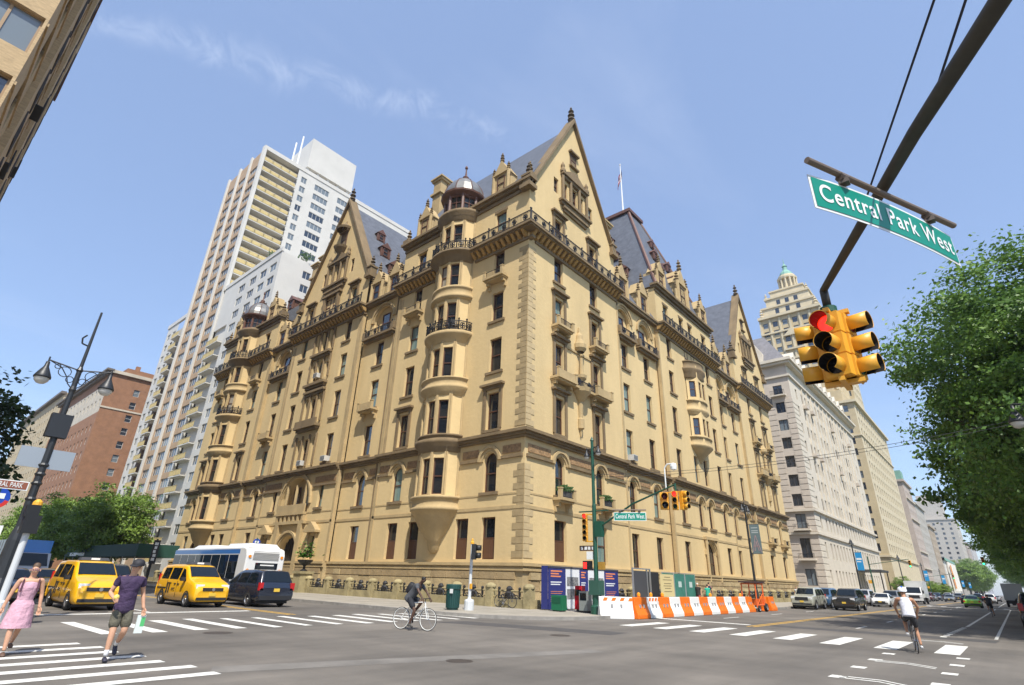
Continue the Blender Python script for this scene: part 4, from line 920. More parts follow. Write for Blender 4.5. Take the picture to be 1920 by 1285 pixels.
def arc(cx,cy,r,a0,a1,n=8): return [(cx+r*math.cos(math.radians(a0+(a1-a0)*i/n)),cy+r*math.sin(math.radians(a0+(a1-a0)*i/n))) for i in range(n+1)]
KX,KY=8.7,-9.9
nw=pavement([(-200,0),(-200,KY)]+arc(KX-5.2,KY+5.2,5.2,-90,0,10)+[(KX,67.5),(0,67.5),(0,0)])
# flag joints near the corner
j=MB()
for i in range(14):
    x=-24+i*2.2
    if x<6: j.box(x,x+.02,KY+.3,-3.4,.1405,.143)
for yy in(-5.2,-7.4): j.box(-26,6,yy,yy+.02,.1405,.143)
tag(j.build('pavement_joints',M('joint_dark',(.2,.18,.15),.9),nw),kind='stuff')
pavement([(0,76.5),(KX,76.5),(KX,150),(0,150)])
pavement([(0,159),(KX,159),(KX,232),(0,232)])
pavement([(0,238),(KX,238),(KX,330),(0,330)])
pavement([(0,335),(KX,335),(KX,590),(0,590)])
pavement([(-200,-24.9)]+[(-200,-31.1),(0,-31.1),(0,-70),(KX-4,-70)]+arc(KX-8.2,-29.2,4.2,0,90,8)[0:0]+[(4.4,-32)]+arc(.2,-29.1,4.2,0,90,8))
pavement([(26.2,-10.5),(60,-10.5),(60,-90),(26.2,-90)][::-1][0:0] or [(60,900),(26.4,900),(26.4,2.0)]+arc(30.0,2.0,3.6,180,270,8)+[(60,-1.6)],'park_pavement')
q=MB(); q.slab([(33,900),(33,-.6),(200,-.6),(200,900)],-.05,.16); tag(q.build('park_lawn',M('lawn',(.06,.11,.03),.9,var=.4,scale=.5)),kind='structure')
# ---- markings
def strip(parent,name,m,x0,x1,y0,y1,z=.004):
    q=MB(); q.quad((x0,y0,z),(x1,y0,z),(x1,y1,z),(x0,y1,z)); return q.build(name,m,parent)
cw=tag(empty('crosswalk'),kind='structure')
for i in range(13):
    y=-24.3+i*1.19; strip(cw,'stripe',roadpaint,1.5 if i%3 else 1.2,5.6+.1*math.sin(i*2),y,y+.36+.06*math.sin(i))
cw=tag(empty('crosswalk'),kind='structure')
for i in range(7):
    x=7.35+i*.97; strip(cw,'stripe',roadpaint,x,x+.33,-30.2,-24.5-.12*(6-i)+(.1 if i%2 else 0))
cw=tag(empty('crosswalk'),kind='structure')
for i in range(8):
    x=11.1+i*1.56; strip(cw,'stripe',roadpaint,x,x+.62,-6.9-.15*(i>4)*2,-3.3)
for k in range(4):
    cw=tag(empty('crosswalk'),kind='structure')
    y=(68.6,153.0,233.5,331)[k]
    for i in range(10): x=9.6+i*1.62; strip(cw,'stripe',roadpaint,x,x+.6,y,y+3.2)
ml=tag(empty('lane_markings'),kind='structure')
strip(ml,'stop_line',roadpaint,9.4,14.3,-.4,.05); strip(ml,'stop_line',roadpaint,-2.6,-2.15,-24.3,-16.6); strip(ml,'lane_line',roadpaint,-16,-2.7,-20.6,-20.48)
for y0,y1 in((-1.5,66),(81,151),(158,231),(238,330),(340,600)):
    strip(ml,'centre_line',yellowpaint,14.55,14.67,y0,y1); strip(ml,'centre_line',yellowpaint,14.83,14.95,y0,y1)
strip(ml,'centre_line',yellowpaint,-120,.6,-16.3,-16.18); strip(ml,'centre_line',yellowpaint,-120,.6,-16.02,-15.9)
for i in range(14): y=3+i*8.5; strip(ml,'lane_dash',roadpaint,18.1,18.22,y,y+2.4); strip(ml,'lane_dash',roadpaint,11.4,11.52,y+1,y+3.4)
for i in range(6): strip(ml,'bike_dash',roadpaint,20.95,21.25,-19.6+i*2.12,-19.2+i*2.12); strip(ml,'bike_dash',roadpaint,22.62,22.92,-19.0+i*2.12,-18.6+i*2.12)
for i in range(9): strip(ml,'bike_dash',roadpaint,21.5+i*.02,21.72+i*.02,1.0+i*1.15,1.6+i*1.15)
strip(ml,'bike_line',roadpaint,21.75,21.9,12,66); strip(ml,'bike_line',roadpaint,23.2,23.32,2,66); strip(ml,'bike_line',roadpaint,21.75,21.9,82,150)
strip(ml,'stop_line',roadpaint,15.1,23.2,66.9,67.4)
# bike chevrons: pairs of bent lines
for yb in(-11.3,-15.3,-2.0):
    for k in(0,.28):
        q=MB(); a=(21.15,yb+.25-k); b=(21.85,yb+.3-k); c=(22.45,yb-.15-k)
        for p0,p1 in((a,b),(b,c)): q.quad((p0[0],p0[1],.004),(p1[0],p1[1],.004),(p1[0],p1[1]+.1,.004),(p0[0],p0[1]+.1,.004))
        q.build('bike_chevron',roadpaint,ml)
def manhole(x,y,r=.35):
    q=MB(); q.lathe([(.001,.006),(r*.85,.006),(r*.86,.003),(r,.003),(r,.001)],(x,y),20); tag(q.build('manhole_cover',M('cast_iron',(.06,.05,.045),.6,var=.3,scale=12)),'round iron manhole cover set in the asphalt','manhole cover','manhole covers in the junction')
manhole(12.5,-13.1); manhole(6.6,-21.7,.4); manhole(14.8,-20,.3)
# tar-patched trench strips
plane('asphalt_patch',M('dark_asphalt',(.085,.08,.078),.85,var=.3,scale=1.5,bump=.2,bscale=30),[(6.2,-13.2),(13.4,-11.4),(13.3,-9.9),(6.5,-11.6)],.002)
plane('asphalt_patch',M('pale_asphalt',(.21,.195,.175),.9,var=.35,scale=.8,bump=.2,bscale=30),[(12.6,-24.3),(15.3,-15.6),(15.9,-15.8),(13.3,-24.6)],.002)
plane('asphalt_patch',MATS['dark_asphalt'],[(15.0,-.2),(23.3,-.4),(23.4,1.3),(15.0,1.2)],.002)
# ---- area wall with iron railing in front of the main building
mw=M('moat_stone',(.40,.33,.17),.9,var=.4,scale=1.2,bump=.5,bscale=6)
AW=empty('area_wall',(0,0,0),0,'low stone area wall with piers and black iron railing figures round the corner house','wall')
OF=3.0
for F,L,d in((FS,62,OF),(FE,62,OF)):
    sgn=-1 if F is FS else 1
    q=MB(F); a,b=sorted((sgn*(-OF+.16 if F is FE else -OF-.16),sgn*L)); 
    q.box(a,b,d-.16,d+.16,.1,.6); q.build('kerb_wall',mw,AW)
pier=MB(); pier.box(-.26,.26,-.24,.24,.12,1.2); pier.lathe([(.34,1.2),(.34,1.28),(.3,1.34),(.2,1.42),(.001,1.46)],(0,0),8); pm_=pier.mesh('pier',mw)
def dragon(mb):
    # sea-god head between two coiling dragons
    mb.lathe([(.001,.62),(.16,.66),(.2,.8),(.24,1.0),(.16,1.12),(.2,1.25),(.1,1.4),(.001,1.42)],(0,0),8)
    for s in(-1,1):
        pts=[(s*(.18+.30*t),.0,.72+.16*math.sin(t*6.5)+.12*math.cos(t*3)) for t in [i/8*1.6 for i in range(9)]]
        for i in range(8): mb.cyl(pts[i],pts[i+1],.075-.005*i,n=6)
        for r,cx,cz in((.14,.32,.82),(.11,.55,.78)):
            for i in range(8): a=i*PI/4; b=(i+1)*PI/4; mb.cyl((s*cx+r*math.cos(a),0,cz+r*math.sin(a)),(s*cx+r*math.cos(b),0,cz+r*math.sin(b)),.03,n=4)
dm=MB(); dragon(dm); dmesh=dm.mesh('iron_figure',iron)
rm=MB(); rm.cyl((-1.24,0,1.02),(1.24,0,1.02),.05,n=6); rm.cyl((-1.24,0,.7),(1.24,0,.7),.035,n=6); rmesh=rm.mesh('rail',mw)
post=MB(); post.box(-.05,.05,-.05,.05,.6,1.1); post.ball((0,0,1.16),.09,6); pmesh=post.mesh('post',iron)
SPC=3.0
for F,n,sgn in((FS,20,-1),(FE,20,1)):
    for i in range(n+1):
        u=sgn*(-OF+SPC*i) if F is FE else -(-OF+SPC*i)
        if F is FE and i==0: continue
        put('pier',pm_,AW,F(u,OF,0),F.rz)
        if i<n:
            um=u+sgn*SPC/2; put('iron_figure',dmesh,AW,F(um,OF,0),F.rz,(1,1,.92)); put('rail',rmesh,AW,F(um,OF,0),F.rz); put('post',pmesh,AW,F(um-.8,OF,0),F.rz); put('post',pmesh,AW,F(um+.8,OF,0),F.rz)
# ================= trees
def leaf_mat(name,c1,c2):
    m=bpy.data.materials.new(name); m.use_nodes=True; t=m.node_tree; b=t.nodes['Principled BSDF']; out=t.nodes['Material Output']
    g=t.nodes.new('ShaderNodeNewGeometry'); nz=t.nodes.new('ShaderNodeTexNoise'); nz.inputs['Scale'].default_value=.9; nz.inputs['Detail'].default_value=5; t.links.new(g.outputs['Position'],nz.inputs[0])
    r=t.nodes.new('ShaderNodeMapRange'); r.inputs[1].default_value=.35; r.inputs[2].default_value=.65; t.links.new(nz.outputs[0],r.inputs[0])
    mx=t.nodes.new('ShaderNodeMixRGB'); mx.inputs[1].default_value=(*c1,1); mx.inputs[2].default_value=(*c2,1); t.links.new(r.outputs[0],mx.inputs[0])
    t.links.new(mx.outputs[0],b.inputs['Base Color']); b.inputs['Roughness'].default_value=.45; b.inputs['Specular IOR Level'].default_value=.4
    tr=t.nodes.new('ShaderNodeBsdfTranslucent'); t.links.new(mx.outputs[0],tr.inputs['Color']); ms=t.nodes.new('ShaderNodeMixShader'); ms.inputs[0].default_value=.3
    t.links.new(b.outputs[0],ms.inputs[1]); t.links.new(tr.outputs[0],ms.inputs[2]); t.links.new(ms.outputs[0],out.inputs[0]); return m
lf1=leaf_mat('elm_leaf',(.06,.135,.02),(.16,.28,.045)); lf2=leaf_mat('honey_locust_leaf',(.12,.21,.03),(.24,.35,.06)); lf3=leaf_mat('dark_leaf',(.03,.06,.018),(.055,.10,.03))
bark=M('bark',(.09,.07,.05),.95,var=.4,scale=6,bump=.8,bscale=12)
def make_tree(seed,r,h,cz,n_cl,per,ls,cl_r=1.1):
    """returns (trunk mesh builder, crown builder); crown ellipsoid r x h about height cz"""
    R=random.Random(seed); tr=MB(); base=cz-h*.75
    tr.cyl((0,0,-.1),(0,0,.5),r*.085,r*.06,9,False); tr.cyl((0,0,.5),(0,0,base),r*.06,r*.05,9,False)
    tips=[]
    def limb(p,d,L,rad,lev):
        q=p+d*L; tr.cyl(p,q,rad,rad*.6,6,False)
        if lev==0: tips.append(q); return
        for k in range(3 if lev>1 else 2):
            nd=(d+Vector((R.gauss(0,.5),R.gauss(0,.5),R.gauss(.1,.35)))).normalized(); limb(q,nd,L*R.uniform(.6,.85),rad*.6,lev-1)
    for k in range(6):
        a=2*PI*k/6+R.uniform(-.3,.3); limb(Vector((0,0,base-.3)),Vector((math.cos(a)*.75,math.sin(a)*.75,R.uniform(.6,1.3))).normalized(),r*.36,r*.03,3)
    cl=[]
    for i in range(n_cl):
        v=Vector((R.gauss(0,1),R.gauss(0,1),R.gauss(0,1))).normalized(); k=R.random()**.38
        lob=1+.16*math.sin(3*math.atan2(v.y,v.x)+seed)+.12*math.sin(5*v.z+seed*2)
        cl.append((Vector((v.x*r*k*lob,v.y*r*k*lob,cz+v.z*h*k*lob)),v,cl_r*R.uniform(.6,1.25)))
    cr=MB(); vs=[];fs=[]
    for c,v,s in cl:
        for j in range(int(per*R.uniform(.6,1.3))):
            p=c+Vector((R.gauss(0,s*.5),R.gauss(0,s*.5),R.gauss(0,s*.24)))
            nrm=(v*.6+Vector((R.gauss(0,.6),R.gauss(0,.6),R.gauss(.55,.5)))).normalized(); x=nrm.orthogonal().normalized(); x=Matrix.Rotation(R.uniform(0,2*PI),3,nrm)@x; y=nrm.cross(x); l=ls*R.uniform(.6,1.3)
            b=len(vs); vs+=[p-x*l*.5,p+y*l*.34-nrm*l*.06,p+x*l*.55-nrm*l*.12,p-y*l*.34-nrm*l*.06]; fs.append((b,b+1,b+2,b+3))
    cr.v=[tuple(a) for a in vs]; cr.f=fs; cr.m=[0]*len(fs)
    return tr,cr
def tree_proto(seed,r,h,cz,n,per,ls,lm,cl_r=1.1):
    a,b=make_tree(seed,r,h,cz,n,per,ls,cl_r); return a.mesh('trunk',bark),b.mesh('crown',lm)
def plant_tree(pr,x,y,rz,s,label,group=None,name='tree'):
    t=empty(name,(x,y,.1),rz,label,'tree',group); t.scale=(s,s,s); put('trunk',pr[0],t); put('crown',pr[1],t); return t
big1=tree_proto(3,6.8,6.6,11.2,300,430,.20,lf1,1.35); big2=tree_proto(8,6.3,6.4,10.8,250,190,.29,lf1,1.4)
GP='street trees along the park side'
plant_tree(big1,28.9,6.2,.4,1.02,'largest leafy street tree behind the hanging traffic signals, overhanging the avenue',GP)
for i,(x,y,rz,s) in enumerate(((28.9,17,1.3,1.02),(29.1,29,2.9,.98),(28.7,41,4.4,1.04),(29,54,5.2,1.0),(28.8,68,.9,1.03),(29,84,2.2,1.05),(29,104,3.6,1.08),(29,128,1.1,1.1),(29,156,5,1.1),(29,190,.3,1.15),(29,235,2,1.2),(29,290,3,1.25),(29,360,4,1.3),(29,450,4,1.4),(30,560,1,1.5))):
    plant_tree(big2,x,y,rz,s,'leafy street tree in the row on the park pavement, beyond the largest one',GP)
for i,(x,y,rz) in enumerate(((40,12,.5),(41,28,2),(42,46,3.3),(41,68,4.2),(43,95,5.1),(42,-2,1.0))):
    plant_tree(big2,x,y,rz,1.1,'park tree standing on the lawn behind the street trees','trees inside the park')
loc1=tree_proto(21,4.6,4.6,6.9,260,95,.30,lf2,1.15); loc2=tree_proto(29,4.4,4.2,6.6,230,95,.30,lf2,1.15)
G72='street trees along the cross street'
for i,(x,y,rz,s,pr) in enumerate(((-66,-6.6,.3,1.0,loc1),(-76,-6.4,1.9,1.02,loc2),(-86,-6.8,3.1,1.05,loc1),(-97,-6.4,4.4,1.1,loc2),(-109,-6.6,5.2,1.1,loc1),(-122,-6.6,.7,1.15,loc2))):
    plant_tree(pr,x,y,rz,s,'light green feathery street tree beyond the taxis, below the brick block',G72)
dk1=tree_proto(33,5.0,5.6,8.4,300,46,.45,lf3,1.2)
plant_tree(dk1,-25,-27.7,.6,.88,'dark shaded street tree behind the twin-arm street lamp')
GM='trees in front of the far museum'
for i,y in enumerate((408,432,458,486,512,540,568)): plant_tree(loc2,4+2*(i%2),y,i*.9,1.9,'rounded green tree far up the avenue past the white museum',GM)
for i,y in enumerate((118,170,196,214)): plant_tree(loc2,6.6,y,i*1.7,.42,'small street tree on the pavement before the pale apartment blocks','small trees on the avenue pavement')
# urns with plants beside the entrance
def urn(x,y,s,label):
    t=empty('planter_urn',(x,y,.14),0,label,'planter')
    q=MB(); q.box(-.55,.55,-.55,.55,0,1.45); q.box(-.65,.65,-.65,.65,1.45,1.65); q.build('pedestal',mw,t)
    q=MB(); q.lathe([(.3,1.65),(.3,1.72),(.1,1.85),(.1,2.05),(.35,2.2),(.6,2.4),(.66,2.55),(.5,2.55),(.001,2.5)],(0,0),14); q.build('urn',iron,t)
    R=random.Random(5); q=MB()
    for i in range(420):
        v=Vector((R.gauss(0,.36),R.gauss(0,.36),2.75+abs(R.gauss(0,.5)))); l=R.uniform(.16,.32); a=R.uniform(0,2*PI); dx=Vector((math.cos(a),math.sin(a),R.uniform(-.3,.6)))*l; dy=Vector((-math.sin(a),math.cos(a),R.uniform(-.4,.4)))*l*.4
        q.quad(v-dx*.5,v+dy,v+dx*.5,v-dy)
    q.build('plant',M('bright_leaf',(.10,.26,.03),.5,var=.4,scale=5),t)
urn(-21.6,-3.3,1,'black iron urn with bright green plant beside the white bus'); urn(-36.5,-3.3,1,'leafy planter urn showing above the bus roof')
# ================= vehicles
tyre=M('tyre_rubber',(.015,.015,.016),.85); rimm=M('alloy_rim',(.45,.45,.46),.3,metal=.9); chrome=M('chrome',(.6,.6,.62),.15,metal=1); carglass=M('car_glass',(.008,.012,.016),.03,spec=.5,ior=1.5)
head_l=M('headlamp',(.75,.76,.78),.1,spec=.8); tail_l=M('tail_lamp',(.45,.012,.015),.2); amber=M('amber_lamp',(.75,.25,.02),.25); blkp=M('black_plastic',(.02,.02,.022),.6); plate_y=M('yellow_plate',(.72,.48,.06),.5); plate_w=M('pale_plate',(.6,.6,.58),.5)
def paint(name,c,rough=.3,metal=0.): return M('paint_'+name,c,rough,metal=metal,coat=.7)
WH={}
def wheel(parent,x,y,r,w=.22):
    k=(round(r,2),round(w,2))
    if k not in WH:
        a=MB(T=lambda u,v,z:Vector((u,z,v))); a.lathe([(r*.62,-w/2),(r*.9,-w/2),(r,-w*.3),(r,w*.3),(r*.9,w/2),(r*.62,w/2)],(0,0),20)
        b=MB(T=lambda u,v,z:Vector((u,z,v))); b.lathe([(.001,w*.38),(r*.2,w*.42),(r*.22,w*.34),(r*.55,w*.3),(r*.63,w*.46),(r*.63,-w*.46),(r*.55,-w*.3),(r*.22,-w*.34),(r*.2,-w*.42),(.001,-w*.38)],(0,0),20)
        for i in range(5): t=2*PI*i/5; b.cyl((.1*r*math.cos(t),.1*r*math.sin(t),0),(r*.6*math.cos(t),r*.6*math.sin(t),0),w*.47,n=4)
        WH[k]=(a.mesh('wheel',tyre,True),b.mesh('rim',rimm))
    o=put('wheel',WH[k][0],parent,(x,y,r)); put('rim',WH[k][1],o); return o
def car(name,label,cat,loc,rz,spec,col,group=None,extra=None):
    """spec: st=[(x,zlow,zbelt,ztop,wbelt,wtop)] front(+x)->rear, glass ranges"""
    t=empty(name,(loc[0],loc[1],.004),rz,label,cat,group); st=spec['st']; n=len(st)
    def sec(s):
        x,zl,zb,zt,wb,wt=s
        h=[(wb*.86,zl),(wb*.97,zl+.1),(wb,zl+(zb-zl)*.45),(wb*.985,zb-.06),(wb*.965,zb),(wt+(wb*.965-wt)*.12,zb+(zt-zb)*.84),(wt*.94,zt-.015),(wt*.6,zt+.012)]
        return [(x,a,b) for a,b in h]+[(x,-a,b) for a,b in h[::-1]]
    dn=[]
    for a_,b_ in zip(st[:-1],st[1:]):
        k_=max(1,int((a_[0]-b_[0])/.16)); dn+=[tuple(a_[i]+(b_[i]-a_[i])*j/k_ for i in range(6)) for j in range(k_)]
    dn.append(st[-1])
    q=MB(); vs=[p for s in dn for p in sec(s)]; m=16; fs=[]; n=len(dn)
    for i in range(n-1):
        for j in range(m-1): fs.append((i*m+j,i*m+j+1,(i+1)*m+j+1,(i+1)*m+j))
        fs.append((i*m+m-1,i*m,(i+1)*m,(i+1)*m+m-1))
    fs+=[tuple(range(m)),tuple(range((n-1)*m,n*m))[::-1]]; q.add(vs,fs); body=q.build('body',col,t,True)
    mod=body.modifiers.new('bevel','BEVEL'); mod.width=.03; mod.segments=2; mod.limit_method='ANGLE'; mod.angle_limit=.7
    def at(x):
        for a,b in zip(st[:-1],st[1:]):
            if a[0]>=x>=b[0]: k=(a[0]-x)/max(a[0]-b[0],1e-6); return [a[i]+(b[i]-a[i])*k for i in range(6)]
        return list(st[-1])
    def sp(x,k,off=.015):
        s=at(x); zb,zt,wb,wt=s[2],s[3],s[4],s[5]; w1=wb*.965; w2=wt+(wb*.965-wt)*.12; kk=k
        return (w1+(w2-w1)*kk/.84+off, zb+(zt-zb)*kk)
    for (xa,xb,xc,xd) in spec['side']:   # bottom front, bottom rear, top rear, top front
        for s in(1,-1):
            g=MB(); pts=[]
            for x,k in((xa,.07),(xb,.07),(xc,.78),(xd,.78)): y,z=sp(x,k); pts.append((x,s*y,z))
            g.poly(pts); g.build('side_window',carglass,t)
    def screen(i,j,nm):
        a,b=st[i],st[j]; g=MB(); k0,k1=.07,.93
        A=[a[0]+(b[0]-a[0])*k0,a[3]+(b[3]-a[3])*k0,(a[5]+(b[5]-a[5])*k0)*.9]; B=[a[0]+(b[0]-a[0])*k1,a[3]+(b[3]-a[3])*k1,(a[5]+(b[5]-a[5])*k1)*.88]
        d=.022 if b[3]>a[3] else -.0; sx=1 if nm=='windscreen' else -1
        g.poly([(A[0]+sx*.02,A[2],A[1]+.022),(B[0]+sx*.02,B[2],B[1]+.022),(B[0]+sx*.02,-B[2],B[1]+.022),(A[0]+sx*.02,-A[2],A[1]+.022)]); g.build(nm,carglass,t)
    screen(*spec['ws'],'windscreen'); screen(*spec['rs'],'rear_window')
    W=max(s[4] for s in st); r=spec['r']
    for x in spec['wx']:
        for s in(1,-1):
            wheel(t,x,s*(W-.1),r)
            g=MB(T=lambda u,v,z,s=s,x=x:Vector((x+u,s*(W+.004)+0*z,r+v))); g.lathe([(r*.98,0),(r*1.16,0)],(0,0),16,-.35,PI+.35); g.build('wheel_arch',blkp,t)
    xf,xr=st[0][0],st[-1][0]; zf=st[0]
    L=spec['lamps']
    for s in(1,-1):
        g=MB(); g.box(L['fx']-.28,L['fx'],min(s*(W-.1),s*(W-.46)),max(s*(W-.1),s*(W-.46)),L['fz'],L['fz']+L.get('fh',.2)); g.build('headlight',head_l,t)
        g=MB(); g.box(L['rx'],L['rx']+.12,min(s*(W-.02),s*(W-.24)),max(s*(W-.02),s*(W-.24)),L['rz'],L['rz']+L.get('rh',.35)); g.build('tail_light',tail_l,t)
        g=MB(); xm=spec['side'][0][0]-.1; zm=at(xm)[2]; g.box(xm-.1,xm+.1,min(s*(W+.03),s*(W+.2)),max(s*(W+.03),s*(W+.2)),zm+.02,zm+.2); g.build('wing_mirror',blkp,t)
        for xh in spec.get('handles',()): g=MB(); g.box(xh-.1,xh+.1,s*(W+.01)-.015,s*(W+.01)+.015,at(xh)[2]-.17,at(xh)[2]-.13); g.build('door_handle',blkp,t)
        for xd in spec.get('doors',()): g=MB(); yy=W-.002; g.box(xd-.008,xd+.008,s*yy-.008,s*yy+.008,st[2][1]+.15,at(xd)[2]-.04); g.build('door_gap',blkp,t)
    g=MB(); g.box(xf-.06,xf+.025,-W*.55,W*.55,L['gz'],L['gz']+L.get('gh',.22)); g.build('grille',blkp,t)
    g=MB(); g.box(xf-.05,xf+.03,-W*.8,W*.8,zf[1]+.02,zf[1]+.14); g.build('air_intake',blkp,t)
    g=MB(); g.box(xf-.02,xf+.045,-.15,.15,zf[1]+.2,zf[1]+.34); g.build('number_plate',plate_y,t)
    g=MB(); g.box(xr-.035,xr+.02,-.15,.15,L.get('pz',.85),L.get('pz',.85)+.15); g.build('number_plate',plate_y,t)
    g=MB(); g.box(xr-.04,xr+.08,-W*.9,W*.9,st[-1][1],st[-1][1]+.2); g.build('rear_bumper',blkp,t)
    g=MB(); g.box(-xf*.9,xf*.86,-W*.85,W*.85,.16,st[0][1]+.06); g.build('underbody',blkp,t)
    if extra: extra(t,W)
    return t
VAN=dict(st=[(2.36,.30,.62,.72,.66,.55),(2.30,.26,.80,.92,.80,.68),(2.10,.24,.98,1.06,.855,.76),(1.55,.24,1.06,1.20,.865,.78),(1.25,.24,1.09,1.28,.865,.76),(.55,.24,1.12,1.80,.865,.70),(.2,.24,1.13,1.86,.865,.70),(-1.2,.24,1.14,1.87,.865,.71),(-2.2,.26,1.14,1.84,.86,.70),(-2.36,.32,1.1,1.72,.84,.68)],
    side=[(1.15,.25,.30,.58),(.12,-.95,-.95,.15),(-1.1,-2.0,-1.95,-1.1)],ws=(4,5),rs=(9,8),wx=(1.55,-1.5),r=.33,lamps=dict(fx=2.3,fz=.80,fh=.2,rx=-2.38,rz=.9,rh=.5,gz=.72,gh=.14),handles=(.35,-.05),doors=(.22,-1.05))
MINI=dict(st=[(2.45,.3,.6,.66,.7,.6),(2.38,.25,.8,.86,.88,.75),(2.0,.24,.95,1.0,.96,.84),(1.35,.24,1.02,1.1,.97,.82),(.45,.24,1.05,1.62,.975,.74),(.0,.24,1.06,1.72,.975,.74),(-1.4,.24,1.06,1.74,.975,.75),(-2.1,.26,1.06,1.68,.965,.74),(-2.42,.3,1.04,1.12,.95,.84),(-2.5,.34,.8,.86,.9,.8)],
    side=[(1.15,.2,.15,.42),(.08,-.95,-.95,.02),(-1.08,-2.0,-1.85,-1.08)],ws=(3,4),rs=(8,7),wx=(1.5,-1.45),r=.34,lamps=dict(fx=2.4,fz=.72,rx=-2.5,rz=.78,rh=.36,gz=.6,pz=.72),handles=(.25,-.85),doors=(.12,-1.0))
SUV=dict(st=[(2.4,.36,.72,.8,.78,.66),(2.34,.3,.98,1.02,.9,.78),(2.05,.3,1.06,1.1,.95,.84),(1.1,.3,1.1,1.16,.96,.82),(.5,.3,1.12,1.72,.96,.72),(.1,.3,1.13,1.8,.96,.73),(-1.5,.3,1.14,1.82,.96,.74),(-2.15,.32,1.12,1.76,.95,.74),(-2.36,.36,1.08,1.16,.93,.82),(-2.42,.42,.8,.86,.9,.8)],
    side=[(1.0,.15,.15,.45),(.02,-.95,-.95,.02),(-1.1,-2.0,-1.85,-1.1)],ws=(3,4),rs=(8,7),wx=(1.5,-1.42),r=.38,lamps=dict(fx=2.37,fz=.82,rx=-2.42,rz=.9,rh=.36,gz=.72,gh=.26,pz=.85),handles=(.2,-.85),doors=(.08,-1.0))
SEDAN=dict(st=[(2.35,.3,.55,.6,.68,.58),(2.28,.22,.7,.74,.84,.72),(1.9,.2,.84,.88,.9,.8),(1.0,.2,.92,.97,.91,.8),(.25,.2,.95,1.4,.915,.62),(-.2,.2,.96,1.46,.915,.62),(-.95,.2,.97,1.42,.915,.62),(-1.7,.22,.97,1.05,.905,.76),(-2.2,.26,.95,1.0,.88,.74),(-2.35,.34,.8,.84,.84,.72)],
    side=[(.85,-.1,-.1,.25),(-.2,-1.25,-.95,-.2)],ws=(3,4),rs=(7,6),wx=(1.45,-1.4),r=.32,lamps=dict(fx=2.3,fz=.58,fh=.15,rx=-2.36,rz=.68,rh=.2,gz=.45,gh=.16,pz=.62),handles=(.05,-1.0),doors=(-.15,-1.2))
taxi_y=paint('taxi_yellow',(.80,.42,.008),.3)
def text_mesh(s,size,name,m,parent,loc,rot,ext=.004,align='CENTER',squash=1.):
    c=bpy.data.curves.new('t','FONT'); c.body=s; c.size=size; c.extrude=ext; c.align_x=align; c.align_y='CENTER'; c.offset=.0
    tmp=bpy.data.objects.new('t',c); COL.objects.link(tmp); dg=bpy.context.evaluated_depsgraph_get(); me=bpy.data.meshes.new_from_object(tmp.evaluated_get(dg)); bpy.data.objects.remove(tmp); bpy.data.curves.remove(c)
    me.materials.clear(); me.materials.append(m); o=put(name,me,parent,loc); o.rotation_euler=rot; o.scale=(squash,1,1); return o
def taxi_extra(t,W):
    g=MB(); g.tbox(-.25,.25,-.55,.55,1.88,2.0,.06,.06); g.build('roof_sign',M('roof_sign_dark',(.05,.05,.055),.4),t)
    g=MB(); g.box(.25,.27,-.16,.16,1.9,1.98); g.build('roof_light',head_l,t)
    g=MB(); g.lathe([(.001,0),(.07,0),(.07,.02),(.001,.02)],(0,0),10); o=g.build('badge',chrome,t,loc=(2.4,0,.79)); o.rotation_euler=(0,PI/2,0)
    for s in(1,-1):
        g=MB(); 
        for k in range(2): g.box(-1.0+k*.24,-.86+k*.24,s*.868-.004,s*.868+.004,.55,.98)
        g.box(-1.0,-.5,s*.868-.004,s*.868+.004,.98,1.02); g.build('door_emblem',blkp,t)
        g=MB(); g.box(-2.2,-1.1,s*.872-.008,s*.872+.008,.74,.80); g.build('door_rail',blkp,t)
        text_mesh('NYC',.2,'door_lettering',blkp,t,(-.15,s*.873,.72),(PI/2,0,0 if s<0 else PI))
car('taxi','yellow van taxi behind the man in the purple shirt','taxi',(-6.3,-22.15),.0,VAN,taxi_y,'yellow van taxis waiting at the crosswalk',taxi_extra)
car('taxi','yellow van taxi standing next to the dark blue minivan','taxi',(-7.35,-17.35),.02,VAN,taxi_y,'yellow van taxis waiting at the crosswalk',taxi_extra)
car('minivan','dark blue minivan seen from behind, following the white bus','minivan',(-7.0,-14.35),PI,MINI,paint('navy',(.012,.018,.035),.25))
car('suv','black car with chrome grille between the two yellow taxis','car',(-15.6,-18.9),0,SUV,paint('black',(.008,.008,.01),.2))
car('car','black sedan beside the nearer taxi, behind the woman in pink','car',(-11.5,-24.0),0,SEDAN,paint('black',(.008,.008,.01),.2))
car('car','dark grey sedan parked in shade beyond the white pedestrian pole','car',(-19.5,-24.0),0,SEDAN,paint('charcoal',(.03,.033,.04),.25))
car('taxi','taxi half hidden behind the woman in the pink dress','taxi',(-17.5,-21.6),0,SEDAN,taxi_y)
car('car','dark green car waiting under the street trees','car',(-26,-18.6),0,SEDAN,paint('green',(.01,.03,.02),.25))
